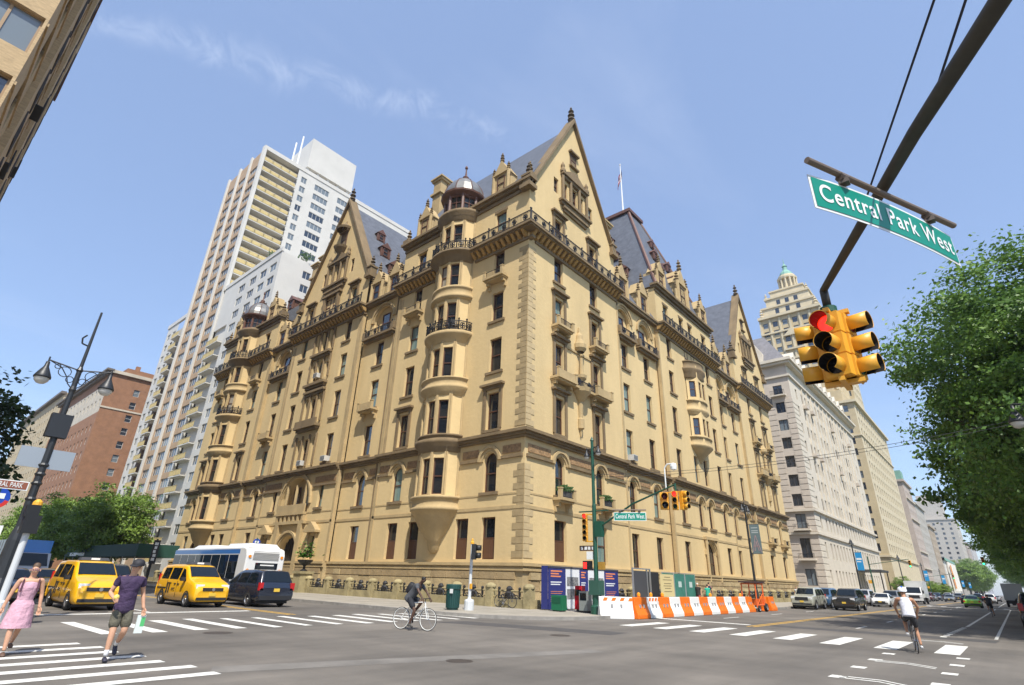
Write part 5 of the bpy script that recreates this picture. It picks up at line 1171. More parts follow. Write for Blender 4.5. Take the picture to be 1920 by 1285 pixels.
def box_truck(loc,rz,label,boxc,cabc,group=None,L=7.5,H=3.3):
    t=empty('box_truck',(loc[0],loc[1],.004),rz,label,'truck',group)
    q=MB(); q.box(-L/2,L/2-2.0,-1.2,1.2,.95,H); q.build('cargo_box',boxc,t); 
    q=MB()
    for x in [ -L/2+1.0*k for k in range(1,int(L-2.4))]: 
        for s in(1,-1): q.box(x-.02,x+.02,s*1.205-.008,s*1.205+.008,1.0,H-.05)
    q.build('box_rib',M('rib_grey',(.3,.34,.4),.5),t)
    q=MB(); q.prism([(L/2-1.9,.5),(L/2,.5),(L/2,1.35),(L/2-.25,1.5),(L/2-.75,2.4),(L/2-1.9,2.45)],-1.05,1.05); q.build('cab',cabc,t)
    q=MB(); q.poly([(L/2-.27,.95,1.55),(L/2-.27,-.95,1.55),(L/2-.71,-.85,2.36),(L/2-.71,.85,2.36)]); o=q.build('windscreen',carglass,t); o.location=(.03,0,.015)
    for s in(1,-1):
        q=MB(); q.poly([(L/2-.5,s*1.06,1.5),(L/2-1.6,s*1.06,1.5),(L/2-1.6,s*1.06,2.3),(L/2-.85,s*1.06,2.3)]); q.build('side_window',carglass,t)
        q=MB(); q.box(L/2-.02,L/2+.03,s*.85-.16,s*.85+.16,.95,1.15); q.build('headlight',head_l,t)
        for x in(L/2-1.1,-L/2+1.5): wheel(t,x,s*.98,.45,.28)
        q=MB(); q.box(L/2-.75,L/2-.6,s*1.2-.1,s*1.2+.1,1.5,1.95); q.build('wing_mirror',blkp,t)
    q=MB(); q.box(L/2-.05,L/2+.04,-.7,.7,.85,1.25); q.build('grille',blkp,t); q=MB(); q.box(-L/2,L/2-.1,-.9,.9,.5,.95); q.build('chassis',blkp,t); return t
box_truck((-31.5,-20.6),0,'bright blue box truck behind the taxis',paint('truck_blue',(.02,.26,.75),.45),paint('truck_white',(.6,.6,.6),.4))
# ---- city bus
def bus(loc,rz):
    t=empty('city_bus',(loc[0],loc[1],.004),rz,'white city bus with blue stripe and dark windows, seen from behind at the kerb','bus'); L=12.0; W=1.27; wp=paint('bus_white',(.72,.72,.70),.35); bp=paint('bus_blue',(.015,.14,.46),.35)
    q=MB(); q.prism([(-6,.5),(-6,2.6),(-5.85,2.95),(-5.5,3.05),(5.6,3.05),(5.95,2.8),(6.05,1.2),(6,.4)],-W,W); b=q.build('body',wp,t); mod=b.modifiers.new('bevel','BEVEL'); mod.width=.08; mod.segments=3
    for s in(1,-1):
        y=s*(W+.006)
        q=MB(); q.quad((-5.0,y,2.66),(5.9,y,2.66),(5.9,y,2.93),(-5.0,y,2.93)); q.build('blue_stripe',bp,t)
        for i in range(8): x=-4.9+i*1.36; q=MB(); q.quad((x,y,1.15),(x+1.3,y,1.15),(x+1.3,y,2.6),(x,y,2.6)); q.build('side_window',carglass,t)
        q=MB(); q.quad((-5.9,y,.45),(5.9,y,.45),(5.9,y,1.05),(-5.9,y,1.05)); q.build('skirt',bp,t)
        for x in(3.6,-2.6): wheel(t,x,s*(W-.14),.48,.28)
    q=MB(); q.tbox(-5.6,-2.2,-1.05,1.05,3.04,3.3,.3,.15); q.build('roof_unit',wp,t); q=MB(); q.tbox(-.5,3.2,-1.05,1.05,3.04,3.26,.4,.15); q.build('roof_unit',wp,t)
    x=-6.012
    q=MB(); q.quad((x,-.85,1.55),(x,.62,1.55),(x,.62,2.15),(x,-.85,2.15)); o=q.build('rear_window',carglass,t)
    for i in range(7): q=MB(); z=2.33+i*.075; q.box(x-.02,x+.005,-.85,.85,z,z+.045); q.build('vent_slat',M('vent_grey',(.35,.34,.32),.6),t)
    for s in(1,-1):
        for z,m_ in((1.0,tail_l),(1.35,tail_l),(1.7,amber),(2.5,amber)):
            q=MB(); q.lathe([(.001,.03),(.09,.03),(.1,0)],(0,0),10); o=q.build('tail_light',m_,t,loc=(x,s*1.05,z)); o.rotation_euler=(0,-PI/2,0)
    q=MB(); q.box(x-.08,x+.02,-1.2,1.2,.45,.72); q.build('rear_bumper',blkp,t)
    q=MB(); q.quad((x-.002,-.9,.8),(x-.002,.9,.8),(x-.002,.9,1.4),(x-.002,-.9,1.4)); q.build('engine_cover',M('bus_cover',(.55,.55,.53),.5),t)
    for a_,b_,z_ in((-.6,.3,1.98),(-.7,-.2,1.66)): q=MB(); q.box(x-.012,x-.004,a_,b_,z_,z_+.07); q.build('rear_print',white_p,t)
bus((-17.6,-11.75),PI)
# ---- avenue traffic
DN=-PI/2; UP=PI/2; PK='cars parked along the avenue kerb'
car('suv','beige silver SUV parked at the kerb, first beyond the orange barriers','car',(9.75,29.4),DN,SUV,paint('beige',(.40,.40,.33),.3,.2))
car('suv','mid blue SUV parked behind the beige one','car',(9.75,35.2),DN,SUV,paint('blue',(.04,.09,.17),.3))
car('car','dark blue sedan parked third from the orange barriers','car',(9.75,41),DN,SEDAN,paint('navy',(.012,.018,.035),.25))
car('suv','dark olive SUV driving towards the junction beside the yellow line','car',(12.6,31.6),DN,SUV,paint('dark_olive',(.03,.028,.022),.25))
car('car','white sedan waiting behind the dark olive SUV','car',(12.2,52),DN,SEDAN,paint('white',(.7,.7,.68),.3))
car('suv','grey SUV behind the white sedan','car',(11.9,61),DN,SUV,paint('grey',(.13,.14,.15),.3))
box_truck((12.2,84),DN,'white box truck coming down the avenue',paint('truck_white2',(.55,.56,.55),.4),paint('truck_white3',(.7,.7,.68),.4))
cols=[('black2',(.01,.01,.012)),('silver',(.4,.4,.41)),('white',(.7,.7,.68)),('maroon',(.08,.012,.015)),('grey',(.13,.14,.15)),('navy',(.012,.018,.035))]
ci=0
for y in (48,55,62,80,87,94,101,108,116,124,132,142,163,172,182,194,206,218): 
    nm,c=cols[ci%6]; sp_=(SEDAN,SUV,SEDAN,MINI)[ci%4]; car('car',{'black2':'black','silver':'silver','white':'white','maroon':'maroon','grey':'grey','navy':'navy'}[nm]+' car parked along the kerb before the pale stone blocks','car',(9.75,y),DN,sp_,paint(nm,c),PK); ci+=1
car('taxi','yellow taxi far up the avenue before the white museum','taxi',(12,190),DN,SEDAN,taxi_y)
car('taxi','bright green taxi sedan driving away up the avenue','taxi',(19.6,71),UP,SEDAN,paint('lime_green',(.22,.50,.04),.35),None,lambda t,W:MB.build((lambda g:(g.tbox(-.15,.15,-.3,.3,1.47,1.6,.03,.03),g)[1])(MB()),'roof_sign',head_l,t))
car('suv','dark maroon SUV with red tail lights parked by the park kerb','car',(25.15,15.4),UP,SUV,paint('dark_maroon',(.035,.012,.016),.25),'cars along the park kerb')
for i,(y,nm,c) in enumerate(((27,'black2',(.01,.01,.012)),(36,'grey',(.13,.14,.15)),(45,'navy',(.012,.018,.035)),(60,'silver',(.4,.4,.41)),(74,'black2',(.01,.01,.012)))):
    car('car','dark car parked on the park side beyond the maroon SUV' if i!=3 else 'silver car parked on the park side beyond the maroon SUV','car',(25.2,y),UP,(SUV,SEDAN)[i%2],paint(nm,c),'cars along the park kerb')
box_truck((23.9,92),UP,'grey box truck standing by the park kerb',paint('truck_grey',(.25,.27,.3),.5),paint('truck_grey2',(.3,.3,.3),.5))
for i,(x,y) in enumerate(((17,110),(20,125),(13,130),(17.2,150),(20,170),(12.5,165),(16.8,200))): nm,c=cols[(i*2)%6]; car('car',{'black2':'black','silver':'silver','white':'white','maroon':'maroon','grey':'grey','navy':'navy'}[nm]+' car in the distant avenue traffic','car',(x,y),DN if x<14.7 else UP,(SEDAN,SUV)[i%2],paint(nm,c),'distant avenue traffic')
# ================= people and bicycles
def skin(name,chains,m,parent,sub=2,mat2=None):
    """continuous surface grown over joint chains [(x,y,z,r[,r2]),...]; equal points are shared"""
    idx={}; vs=[]; rs=[]; es=set(); roots=[]
    for ch in chains:
        pv=None
        for p in ch:
            k=tuple(round(c,3) for c in p[:3])
            if k not in idx: idx[k]=len(vs); vs.append(p[:3]); rs.append((p[3],p[4] if len(p)>4 else p[3]))
            i=idx[k]
            if pv is not None and pv!=i: es.add((min(pv,i),max(pv,i)))
            pv=i
    me=bpy.data.meshes.new(name); me.from_pydata(vs,list(es),[]); me.materials.append(m)
    o=put(name,me,parent); o.modifiers.new('skin','SKIN')
    if not me.skin_vertices: me.skin_vertices.new() if hasattr(me.skin_vertices,'new') else None
    sv=me.skin_vertices[0].data
    adj={i:set() for i in range(len(vs))}
    for a,b in es: adj[a].add(b); adj[b].add(a)
    seen=set()
    for i in range(len(vs)):
        sv[i].radius=rs[i]
        if i not in seen:
            sv[i].use_root=True; st=[i]
            while st:
                j=st.pop()
                if j in seen: continue
                seen.add(j); st+=list(adj[j])
    o.modifiers['skin'].use_smooth_shade=True
    s=o.modifiers.new('sub','SUBSURF'); s.levels=sub; s.render_levels=sub
    return o
V=lambda *a:Vector(a)
def lerp(a,b,t): return a+(b-a)*t
def c4(v,r,r2=None): return (v.x,v.y,v.z,r) if r2 is None else (v.x,v.y,v.z,r,r2)
def human(name,label,loc,rz,J,skinm,hair=None,hairm=None,shirt=None,shirtm=None,legs=None,legm=None,shoem=None,sockm=None,fem=False,fingers=True,dress=None,cap=None,helmet=None,group=None,lift=0,short=.62):
    """J: joints in local coords, facing +x, left = +y"""
    t=empty('person',(loc[0],loc[1],.004+lift),rz,label,'person',group); k=.92 if fem else 1.
    pel,che,nek,hd=J['pel'],J['che'],J['nek'],J['hd']; L=[]
    fwd=(J.get('look') or V(1,0,0)).normalized(); up=(hd-nek).normalized()
    L.append([c4(pel,.15*k,.125*k),c4(lerp(pel,che,.45),.125*k,.11*k),c4(che,.15*k,.12*k),c4(lerp(che,nek,.7),.10*k,.08*k),c4(nek,.058*k),c4(lerp(nek,hd,.45)+fwd*.012,.062*k),c4(hd,.092,.083),c4(hd+up*.075-fwd*.01,.075,.068)])
    # nose
    L.append([c4(hd,.092,.083),c4(hd+fwd*.098-up*.02,.016)])
    for s in('l','r'):
        sg=1 if s=='l' else -1
        sh,el,wr=J['sh'+s],J['el'+s],J['wr'+s]; hp,kn,an=J['hp'+s],J['kn'+s],J['an'+s]
        L.append([c4(lerp(che,nek,.35),.11*k,.09*k),c4(sh,.062*k),c4(lerp(sh,el,.5),.05*k),c4(el,.04*k),c4(lerp(el,wr,.4),.04*k),c4(wr,.027*k)])
        d=(wr-el).normalized(); palm=wr+d*.075; hn=J.get('pn'+s) or V(1,0,0)
        side=d.cross(hn).normalized() if d.cross(hn).length>.1 else d.orthogonal().normalized(); inn=side.cross(d).normalized()
        L.append([c4(wr,.027*k),c4(palm,.034*k,.022)])
        if fingers:
            for i,(off,ln) in enumerate(((-.03,.068),(-.010,.08),(.010,.077),(.029,.062))):
                b=palm+side*off+d*.025; L.append([c4(palm,.034*k,.022),c4(b,.0105),c4(b+d*ln*.5+inn*.014,.0095),c4(b+d*ln*.82+inn*.042,.008)])
            b=wr+d*.03-side*.028; L.append([c4(wr,.027*k),c4(b+inn*.012,.012),c4(b+d*.04+inn*.03-side*.012,.010),c4(b+d*.065+inn*.045-side*.004,.008)])
        L.append([c4(pel,.15*k,.125*k),c4(hp,.098*k),c4(lerp(hp,kn,.5),.082*k),c4(kn,.058*k),c4(lerp(kn,an,.35),.058*k),c4(lerp(kn,an,.75),.042*k),c4(an,.036*k)])
    skin('body',L,skinm,t,2)
    # face
    rt=fwd.cross(up).normalized(); ey=M('eye_dark',(.02,.015,.012),.3); lipm=M('lip',(.42,.16,.13),.5)
    for s in(1,-1):
        q=MB(); c=hd+fwd*.083+rt*s*.033+up*.012; q.ball(c,.011,5); q.build('eye',ey,t,True)
        q=MB(); c=hd+fwd*.0-up*.012+rt*s*.086; q.ball(c-rt*s*.004,.013,5,1.8); q.build('ear',skinm,t,True)
    q=MB(); c=hd+fwd*.079-up*.062; q.cyl(c-rt*.024,c+rt*.024,.008,n=5); q.build('mouth',lipm,t,True)
    if hairm: 
        if hair=='long': ch=[[c4(hd+up*.075+fwd*.02,.075),c4(hd+up*.05-fwd*.045,.09),c4(hd-up*.05-fwd*.065,.075),c4(nek-fwd*.07,.05)]]
        elif hair=='bun': ch=[[c4(hd+up*.085+fwd*.03,.065),c4(hd+up*.06-fwd*.04,.088),c4(hd-up*.02-fwd*.06,.07)],[c4(hd+up*.06-fwd*.04,.088),c4(hd+up*.1-fwd*.09,.045)]]
        else: ch=[[c4(hd+up*.085+fwd*.025,.06),c4(hd+up*.065-fwd*.035,.082),c4(hd-up*.02-fwd*.045,.07)]]
        skin('hair',ch,hairm,t,2)
    if cap:
        q=MB(); a=Matrix((rt,up.cross(rt)*-1,up)).transposed()
        f=lambda x,y,z:hd+rt*x+fwd*y+up*z
        q.T=f; q.lathe([(.112,.035),(.114,.07),(.1,.115),(.06,.145),(.001,.155)],(0,-.008),14); q.add([(-.085,.07,.045),(.085,.07,.045),(.075,.155,.028),(.03,.185,.022),(-.03,.185,.022),(-.075,.155,.028)],[(0,1,2,3,4,5)]); q.add([(-.085,.07,.036),(.085,.07,.036),(.075,.155,.019),(.03,.185,.013),(-.03,.185,.013),(-.075,.155,.019)],[(5,4,3,2,1,0)]); q.build('cap',cap,t,True)
    if helmet:
        q=MB(); q.T=lambda x,y,z:hd+rt*x+fwd*y+up*z; q.lathe([(.118,.02),(.128,.06),(.118,.12),(.08,.165),(.001,.185)],(0,-.005),14,0,2*PI,1,1.18); q.build('helmet',helmet[0],t,True)
        q=MB(); q.T=lambda x,y,z:hd+rt*x+fwd*y+up*z; q.lathe([(.12,.1),(.085,.172),(.02,.196)],(0,-.005),14,0,2*PI,.5,1.2); q.build('helmet_stripe',helmet[1],t,True)
    if shirtm:
        ch=[[c4(lerp(pel,che,-.5 if shirt!='tank' else -.2),.2*k,.185*k),c4(lerp(pel,che,-.1),.195*k,.175*k),c4(lerp(pel,che,.45),.178*k,.155*k),c4(che,.19*k,.15*k),c4(lerp(che,nek,.45),.165*k,.125*k),c4(lerp(che,nek,.72),.12*k,.095*k),c4(lerp(che,nek,.95),.072*k)]]
        for s in('l','r'):
            sh,el=J['sh'+s],J['el'+s]; e=short if shirt!='tank' else .12
            ch.append([c4(lerp(che,nek,.45),.165*k,.125*k),c4(sh,.07*k),c4(lerp(sh,el,e*.5),.069*k),c4(lerp(sh,el,e),.068*k)])
        if shirt=='tank': ch=ch[:1]+[[c4(lerp(che,nek,.38),.125*k,.105*k),c4(lerp(che,J['sh'+s],.7),.078*k)] for s in 'lr']
        skin('shirt',ch,shirtm,t,2)
    if legm:
        ch=[]
        for s in('l','r'):
            hp,kn=J['hp'+s],J['kn'+s]; ch.append([c4(lerp(pel,che,.12),.155*k,.14*k),c4(pel,.17*k,.145*k),c4(hp,.125*k),c4(lerp(hp,kn,.5),.108*k),c4(lerp(hp,kn,legs or .9),.105*k)])
        skin('shorts',ch,legm,t,2)
    if dress:
        q=MB(); n=20; rows=[]; 
        pr=[(nek-V(0,0,.055),.085,.06),(lerp(che,nek,.45),.155,.10),(che,.165,.13),(lerp(che,pel,.55),.135,.115),(lerp(che,pel,.72),.135,.115),(pel,.185,.165),(pel-V(0,0,.2),.215,.195),(pel-V(-.01,0,.42),.245,.225)]
        for c,rw,rd in pr:
            rows.append([(c.x+rd*math.cos(2*PI*i/n)*(1+.05*math.sin(i*3.1)*(rw>.2)),c.y+rw*math.sin(2*PI*i/n)*(1+.05*math.cos(i*2.7)*(rw>.2)),c.z) for i in range(n)])
        for i in range(len(rows)-1):
            for j in range(n): q.quad(rows[i][j],rows[i][(j+1)%n],rows[i+1][(j+1)%n],rows[i+1][j])
        q.build('dress',dress,t,True)
    if shoem:
        for s in('l','r'):
            an=J['an'+s]; td=J.get('td'+s) or V(1,0,-.12); td=td.normalized(); h=an-td*.05+V(0,0,-.045)
            skin('shoe',[[c4(h-td*.01,.042,.045),c4(h+td*.09+V(0,0,-.012),.046,.036),c4(h+td*.2+V(0,0,-.022),.043,.028)]],shoem,t,2)
            if sockm: skin('sock',[[c4(an+V(0,0,-.01),.045),c4(lerp(an,J['kn'+s],.16),.046),c4(lerp(an,J['kn'+s],.34),.05)]],sockm,t,2)
    return t
def stand(h=1.75,lean=0.,stride=.3,**kw):
    """walking figure"""
    s=h/1.78
    J=dict(pel=V(0,0,.95),che=V(.02,0,1.28),nek=V(.02,0,1.5),hd=V(.05,0,1.64),shl=V(.01,.185,1.44),shr=V(.01,-.185,1.44),ell=V(-.03,.25,1.15),elr=V(.0,-.25,1.15),wrl=V(.03,.27,.9),wrr=V(.06,-.27,.9),hpl=V(0,.095,.9),hpr=V(0,-.095,.9),knl=V(stride*.45,.10,.5),knr=V(-stride*.05,-.10,.49),anl=V(stride*.6,.10,.085),anr=V(-stride,-.1,.14),tdl=V(1,0,-.02),tdr=V(1,0,-.6))
    J.update(kw)
    return {a:(b*s if a[:2] not in('td','pn','lo') else b) for a,b in J.items()}
sk1=M('skin_light',(.55,.31,.20),.55,spec=.3); sk2=M('skin_tan',(.42,.22,.13),.55,spec=.3); sk3=M('skin_dark',(.085,.045,.03),.5,spec=.35)
hair_b=M('hair_brown',(.09,.05,.028),.6); hair_d=M('hair_dark',(.015,.012,.01),.6)
# ---- man in purple shirt, mid-stride on the crosswalk
mJ=stand(1.80,stride=.42,hd=V(.03,.02,1.64),look=V(.75,-.55,-.05),elr=V(-.06,-.29,1.17),wrr=V(.2,-.24,1.08),ell=V(-.07,.27,1.16),wrl=V(.0,.33,.90),knl=V(.1,.1,.5),anl=V(-.3,.09,.24),tdl=V(.75,0,-.65),knr=V(.13,-.09,.5),anr=V(.12,-.09,.095),tdr=V(1,0,.02),pnr=V(0,1,0))
man=human('person','man in dark purple shirt, grey shorts and black cap striding over the crosswalk',(10.85,-25.5),math.radians(-8),mJ,sk1,'short',hair_d,'tee',M('purple_jersey',(.055,.03,.085),.8,var=.35,scale=5,objc=True,bump=1.,bscale=9),.92,M('khaki_shorts',(.13,.12,.085),.85,var=.35,scale=6,objc=True,bump=1.,bscale=10),M('sneaker_dark',(.03,.03,.05),.6),M('white_sock',(.7,.7,.7),.8),cap=M('cap_black',(.02,.02,.025),.7))
mt=man.matrix_basis
def held(name,label,cat,mb,m,p): 
    o=mb.build(name,m,None); o.matrix_world=Matrix.Translation(Vector((10.85,-25.5,.004)))@Matrix.Rotation(math.radians(-8),4,'Z')@Matrix.Translation(p); tag(o,label,cat); return o
q=MB(); q.ball((0,0,0),.05,8); held('yellow_fruit','small yellow fruit held in the striding man\'s right hand','fruit',q,M('fruit_yellow',(.75,.6,.15),.5),mJ['wrr']+V(.09,.03,.02))
q=MB(); q.box(-.03,.03,-.07,.07,-.32,.0); q.lathe([(.03,.0),(.015,.03),(.015,.06)],(0,0),8); b=held('drink_carton','white and green carton hanging from the striding man\'s left hand','carton',q,M('carton_white',(.6,.66,.64),.5),mJ['wrl']+V(.02,.01,-.13)); 
q=MB(); q.box(-.032,.032,.0,.072,-.2,-.04); q.build('green_label',M('carton_green',(.08,.42,.14),.5),b)
# ---- woman in pink dress
wJ=stand(1.68,stride=.34,ell=V(-.02,.26,1.15),wrl=V(.02,.29,.9),elr=V(-.02,-.26,1.16),wrr=V(-.02,-.31,.9),anl=V(-.32,.06,.2),knl=V(.02,.07,.5),knr=V(.16,-.07,.5),anr=V(.2,-.06,.09),tdr=V(1,0,0),look=V(1,-.1,-.2))
wo=human('person','woman in sleeveless pink dress and glasses walking over the crosswalk',(8.95,-26.75),math.radians(-5),wJ,sk1,'bun',hair_b,None,None,None,None,M('sandal',(.12,.07,.05),.6),fem=True,dress=M('pink_dress',(.62,.36,.44),.8,var=.2,scale=7,objc=True,bump=.8,bscale=10))
q=MB(); hd=wJ['hd']; 
for s in(1,-1):
    for i in range(8): a=2*PI*i/8; b=2*PI*(i+1)/8; f=lambda t:Vector((hd.x+.098,hd.y+s*.036+.03*math.cos(t),hd.z+.008+.024*math.sin(t))); q.cyl(f(a),f(b),.004,n=4)
    q.cyl((hd.x+.095,hd.y+s*.066,hd.z+.012),(hd.x+.0,hd.y+s*.09,hd.z+.015),.004,n=4)
q.cyl((hd.x+.1,hd.y-.008,hd.z+.012),(hd.x+.1,hd.y+.008,hd.z+.012),.004,n=4); q.build('glasses',M('glasses_violet',(.12,.06,.2),.3),wo)
q=MB(); n_=wJ['nek']
for s in(1,-1): q.tube([(n_.x+.12,n_.y+s*.13,n_.z-.28),(n_.x+.08,n_.y+s*.125,n_.z-.08),(n_.x-.02,n_.y+s*.12,n_.z-.02),(n_.x-.12,n_.y+s*.1,n_.z-.2)],.016,5)
q.build('backpack_straps',M('strap_plum',(.09,.03,.05),.8),wo); q=MB(); q.box(-.27,-.13,-.14,.14,1.0,1.36); q.build('backpack',MATS['strap_plum'],wo)
# ---- bicycles
def bike(label,loc,rz,fc,tc,roll=0):
    t=empty('bicycle',(loc[0],loc[1],.004),rz,label,'bicycle'); t.rotation_euler=(roll,0,rz); r=.34; wb=.53
    for x in(-wb,wb):
        q=MB(T=lambda u,v,z,x=x:Vector((x+u,z,r+v))); 
        for i in range(24):
            a=2*PI*i/24; b=2*PI*(i+1)/24; q.cyl((r*.975*math.cos(a),r*.975*math.sin(a),0),(r*.975*math.cos(b),r*.975*math.sin(b),0),.012,n=6,cap=False)
        o=q.build('wheel',tc,t,True)
        q=MB(T=lambda u,v,z,x=x:Vector((x+u,z,r+v)))
        for i in range(24):
            a=2*PI*i/24; b=2*PI*(i+1)/24; q.cyl((r*.92*math.cos(a),r*.92*math.sin(a),0),(r*.92*math.cos(b),r*.92*math.sin(b),0),.013,n=5,cap=False)
        q.build('rim',fc,o)
        q=MB(T=lambda u,v,z,x=x:Vector((x+u,z,r+v)))
        for i in range(14): a=2*PI*i/14; q.cyl((0,0,.03*(-1)**i),(r*.9*math.cos(a),r*.9*math.sin(a),0),.002,n=3,cap=False)
        q.cyl((0,0,-.05),(0,0,.05),.022,n=8); q.build('spokes',chrome,o)
    bb=(-.1,0,.28); st=(-.22,0,.82); ht=(.36,0,.86); hb=(.40,0,.74); q=MB()
    for a,b,rr in((bb,st,.017),(st,ht,.016),(bb,hb,.02),(ht,hb,.02),(bb,(-wb,.04,r),.011),(bb,(-wb,-.04,r),.011),((-.2,0,.74),(-wb,.04,r),.01),((-.2,0,.74),(-wb,-.04,r),.01),(hb,(.42,.05,.68),.014),(hb,(.42,-.05,.68),.014),((.42,.05,.68),(wb,.05,r),.013),((.42,-.05,.68),(wb,-.05,r),.013)): q.cyl(a,b,rr,n=7)
    q.build('frame',fc,t)
    q=MB(); q.cyl(st,(-.235,0,.9),.014,n=6); q.lathe([(.001,.9),(.09,.905),(.1,.93),(.001,.955)],(-.25,0),10,0,2*PI,1.4,.75); q.build('saddle',blkp,t)
    q=MB(); q.cyl(ht,(.37,0,.95),.014,n=6); q.cyl((.37,0,.95),(.42,0,.97),.013,n=6); q.cyl((.42,-.24,.97),(.42,.24,.97),.013,n=6); q.cyl((.42,-.24,.97),(.36,-.26,.96),.016,n=6); q.cyl((.42,.24,.97),(.36,.26,.96),.016,n=6); q.build('handlebar',blkp,t)
    q=MB(T=lambda u,v,z:Vector((-.1+u,z-.06,.28+v))); q.lathe([(.1,0),(.1,.01),(.03,.01)],(0,0),16); q.build('chainring',chrome,t)
    q=MB(); q.cyl((-.1,-.08,.28),(-.07,-.1,.12),.011,n=5); q.cyl((-.1,.08,.28),(-.13,.1,.44),.011,n=5); q.box(-.12,-.02,-.2,-.1,.1,.125); q.box(-.18,-.08,.1,.2,.43,.455); q.build('pedals',chrome,t); return t
def rider(lean=.0,**kw):
    J=dict(pel=V(-.25,0,.99),che=V(-.02,0,1.26),nek=V(.12,0,1.43),hd=V(.22,0,1.54),shl=V(.08,.18,1.37),shr=V(.08,-.18,1.37),ell=V(.24,.25,1.17),elr=V(.24,-.25,1.17),wrl=V(.38,.24,1.0),wrr=V(.38,-.24,1.0),hpl=V(-.24,.09,.95),hpr=V(-.24,-.09,.95),knl=V(.16,.12,.86),knr=V(.05,-.11,.6),anl=V(-.13,.14,.53),anr=V(-.1,-.14,.19),tdl=V(1,0,-.1),tdr=V(1,0,-.15),pnl=V(0,0,-1),pnr=V(0,0,-1)); J.update(kw); return J
a1=math.radians(17)
bike('white single-speed bicycle ridden across the junction',(8.7,-16.2),a1,M('bike_white',(.72,.72,.68),.35),tyre)
r1=human('person','cyclist in grey and black with a backpack bending over the white bicycle',(8.7,-16.2),a1,rider(),sk3,'short',hair_d,'tee',M('tee_grey',(.08,.085,.095),.85,objc=True,var=.3,scale=6),.85,M('shorts_black',(.014,.016,.022),.8),M('sneaker_black',(.03,.028,.025),.6),None)
bp=skin('backpack',[[( -.34,0,1.08,.13,.15),(-.28,0,1.26,.17,.16),(-.14,0,1.46,.12,.12)]],M('backpack_black',(.012,.012,.015),.7),None,2); bp.location=(8.7,-16.2,.004); bp.rotation_euler=(0,0,a1); tag(bp,'black backpack worn by the cyclist on the white bicycle','backpack')
a2=math.radians(100)
bike('dark bicycle ridden away up the bike lane past the crosswalk',(21.62,-7.3),a2,M('bike_dark',(.05,.05,.055),.4),tyre,math.radians(3))
human('person','cyclist in white tank top and blue-white helmet riding away up the bike lane',(21.62,-7.3),a2,rider(che=V(-.1,0,1.32),nek=V(-.02,0,1.5),hd=V(.04,0,1.64),shl=V(-.06,.19,1.45),shr=V(-.06,-.19,1.45),ell=V(.08,.3,1.22),elr=V(.08,-.3,1.22)),sk2,'short',hair_d,'tank',M('tank_white',(.66,.66,.7),.8,var=.3,scale=14,objc=True),.8,M('shorts_charcoal',(.03,.03,.033),.85),M('sneaker_white',(.55,.55,.55),.6),None,helmet=(M('helmet_white',(.72,.73,.75),.4),M('helmet_blue',(.02,.10,.55),.4)))
a3=math.radians(92)
bike('bicycle of the distant cyclist in black',(22.4,33.2),a3,MATS['bike_dark'],tyre)
human('person','distant cyclist in black clothes riding up the bike lane beside parked cars',(22.4,33.2),a3,rider(),sk2,'short',hair_d,'tee',MATS['shorts_black'],.9,MATS['shorts_black'],MATS['sneaker_black'],None,fingers=False)
# pedestrians on the pavement behind the barriers
def ped(label,x,y,rz,sm,pm,h=1.72,hm=hair_d,st=.25): human('person',label,(x,y),rz,stand(h,stride=st),sk1,'short',hm,'tee',sm,1.45,pm,MATS['sneaker_black'],None,fingers=False,lift=.14,group='pedestrians behind the barriers')
ped('white-haired pedestrian in dark clothes beside the green mesh panels',5.2,15.6,DN,M('coat_dark',(.03,.022,.02),.8),M('trouser_red',(.25,.04,.04),.8),1.7,M('hair_white',(.6,.6,.58),.7))
ped('pedestrian in teal green top behind the orange and white barriers',5.4,17.0,2.2,M('top_teal',(.02,.36,.24),.8),M('trouser_dark',(.03,.03,.04),.8),1.62)
ped('pedestrian in navy top with blue bag behind the barriers',5.0,18.3,UP,M('top_navy',(.015,.02,.06),.8),MATS['trouser_dark'],1.8)
ped('pedestrian carrying a white bag by the far end of the stone wall',4.6,45.5,DN,M('top_white',(.6,.6,.6),.8),MATS['trouser_dark'],1.75)
